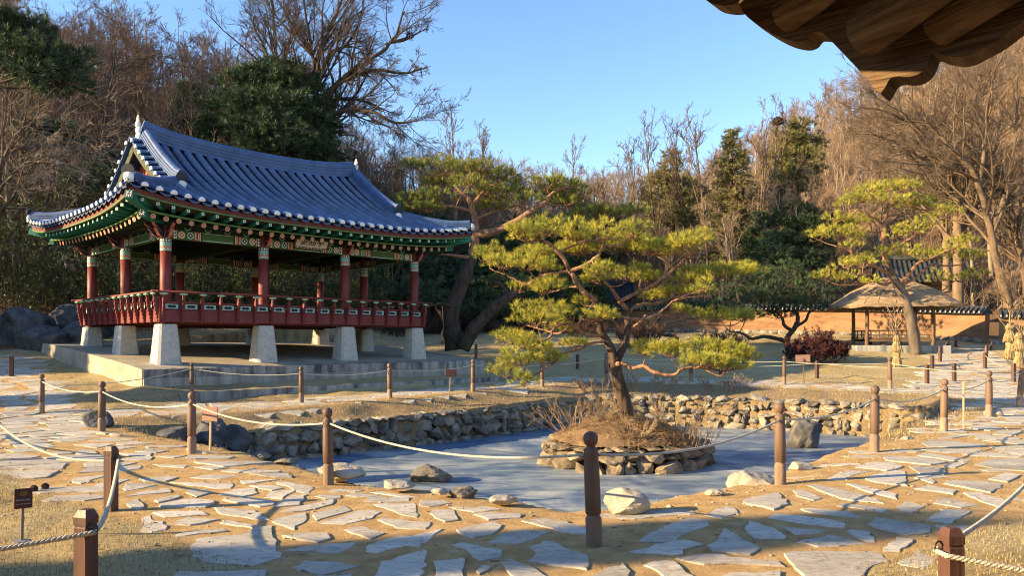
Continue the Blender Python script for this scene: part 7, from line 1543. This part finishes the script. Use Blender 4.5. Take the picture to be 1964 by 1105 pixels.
left = lambda x, y: (path_dist(x, y) > .1+.25*gate(x, y)) & (x < 0) & (y < 13) & (seg_dist(x, y, POND, True) > 2.2) & (rg.random(len(x)) < .35+.9*gate(x, y)) & (np.abs(x/y) < .9)
right = lambda x, y: (path_dist(x, y) > .1+.25*gate(x, y)) & (x > 0) & (y < 14) & (seg_dist(x, y, POND, True) > 2.4) & (rg.random(len(x)) < .35+.9*gate(x, y)) & (np.abs(x/y) < .9)
field(90000, (-9.5, -2), (3.6, 12.5), left, .05, .005); field(60000, (2.5, 9), (3.6, 11.5), right, .05, .005)
lawn = lambda x, y: (path_dist(x, y) > .1) & ~inside(x, y, POND) & (seg_dist(x, y, POND, True) > 1.6) & ~((to_uv(x, y)[0] > PU0-.4) & (to_uv(x, y)[0] < PU1+.4) & (to_uv(x, y)[1] > PV0-.1) & (to_uv(x, y)[1] < PV1+.4))
field(60000, (-20, 27), (17, 44), lawn, .06, .013)
bank_ = lambda x, y: (seg_dist(x, y, POND, True) < 2.4) & ~inside(x, y, POND) & (path_dist(x, y) > -.1) & (y > 13) & (rg.random(len(x)) < .2+gate(x, y))
field(50000, (-11, 14), (13, 28), bank_, .10, .008)
nearb = lambda x, y: (seg_dist(x, y, NEAR) < .9) & ~inside(x, y, POND) & (y < 18) & (rg.random(len(x)) < .15+.8*gate(x, y)*gate(x+9, y))
field(26000, (-8, 12), (7, 18), nearb, .055, .006)
o = gb.build('dry_grass', MAT['grass']); tag(o, 'short dry yellow grass on the lawns and banks', None, None, 'stuff')
ib = MB(); n = 7000; a = rg.uniform(0, 2*np.pi, n); r = np.sqrt(rg.random(n))*1.58; x = ISL[0]+np.cos(a)*r; y = ISL[1]+np.sin(a)*r; k = gate(x*2, y*2)+rg.random(n)*.7 > .62; x, y, r, a = x[k], y[k], r[k], a[k]; z = island_z(x, y); n = len(x)
d = np.c_[np.cos(a)*.6+rg.normal(size=n)*.6, np.sin(a)*.6+rg.normal(size=n)*.6, rg.uniform(.1, .8, n)]; P = grow(rg, np.c_[x, y, z-.01], d, rg.uniform(.06, .2, n), 2, .2, -.3); tubes(ib, P, np.tile([.005, .004, .002], (n, 1)), 3, a=rg.uniform(.2, 1.8, n)); o = ib.build('island_grass', M('island_litter', (.40, .27, .145), (.2, .115, .06), 2.5, .95, tint=.5)); tag(o, 'dry straw-like grass and twigs matted over the island', None, None, 'stuff')
# fallen cones by the little sign
cn = MB(); 
def cone_mesh(seed):
    r = np.random.default_rng(seed); mb = MB()
    for k in range(60):
        t = k/60; a = k*2.4; rad = .022*math.sin(math.pi*(.12+.85*t))+.004; c = np.array((math.cos(a)*rad, math.sin(a)*rad, .055*t)); V, Q = ellipsoid(c, (.010, .010, .005), 6, 3); mb.add(V, Q)
    return mb.mesh('pine_cone', [MAT['bark_s']])
cm = cone_mesh(1)
for i, (x, y, lab) in enumerate([(68, 944, 'dark fallen pine cone in the grass just right of the plant sign'), (80, 941, 'dark fallen pine cone beside another one near the plant sign')]):
    g = ground_hit(x, y); o = link('pine_cone', cm, None, (g[0], g[1], g[2]+.03), (1.4, .3, i*2)); o.scale = (1.3,)*3; tag(o, lab, 'pine cone')
# nest in a tree top
g = P3(1493, 232, 63); nm = MB(); rn = np.random.default_rng(3); d = nrm(rn.normal(size=(260, 3)))*np.array((.33, .33, .28)); e = d+rn.normal(size=d.shape)*.25*np.array((1, 1, .3)); tubes(nm, np.stack([d, (d+e)/2, e], 1), np.full((260, 3), .022), 3); V, Q = ellipsoid((0, 0, 0), (.28, .28, .24), 8, 5); nm.add(V, Q); o = nm.build('bird_nest', MAT['bark_b'], None, tuple(g)); tag(o, 'brown stick nest high in a bare tree left of the olive evergreen', 'nest')

# fallen leaves and small stones
lf_ = MB(); n = 5200; x = rg.uniform(-13, 14, n); y = rg.uniform(4.2, 27, n); k = (~inside(x, y, POND)) & (np.abs(x/y) < .75) & (rg.random(n) < .12+.9*sstep(.1, .6, n2(x, y, .9, 14, 2))); x, y = x[k], y[k]; n = len(x); z = height(x, y)+.012; a = rg.uniform(0, 6.28, n); s = rg.uniform(.012, .032, n); c, sn = np.cos(a)*s, np.sin(a)*s
V = np.stack([np.c_[x-c, y-sn, z+.004], np.c_[x+sn*.5, y-c*.5, z+rg.uniform(0, .012, n)], np.c_[x+c, y+sn, z+.008], np.c_[x-sn*.5, y+c*.5, z+rg.uniform(0, .012, n)]], 1).reshape(-1, 3); lf_.add(V, np.arange(len(V)).reshape(-1, 4), a=np.repeat(rg.uniform(.2, 1.8, n), 4)); o = lf_.build('fallen_leaves', M('dead_leaf', (.20, .105, .05), (.10, .055, .03), 3, .9, tint=.5)); tag(o, 'small brown dead leaves scattered over the path and banks', None, None, 'stuff')
gv = MB(); n = 2600; x = rg.uniform(-10, 10, n); y = rg.uniform(4.2, 17, n); k = (~inside(x, y, POND)) & (path_dist(x, y) < .9) & (np.abs(x/y) < .75); x, y = x[k], y[k]; z = height(x, y); V0, T0 = ico(1)
for i in range(len(x)):
    s = rg.uniform(.006, .02)*(2.0 if rg.random() < .06 else 1); gv.add(V0*rg.uniform(.6, 1.2, V0.shape)*np.array((1.3, 1, .6))*s+np.array((x[i], y[i], z[i]+.004)), T=T0, a=rg.uniform(.2, 1.8))
o = gv.build('gravel', M('small_stones', (.42, .35, .25), (.24, .19, .13), 3, .9, tint=.5)); tag(o, 'loose small stones scattered on the sandy path', None, None, 'stuff')
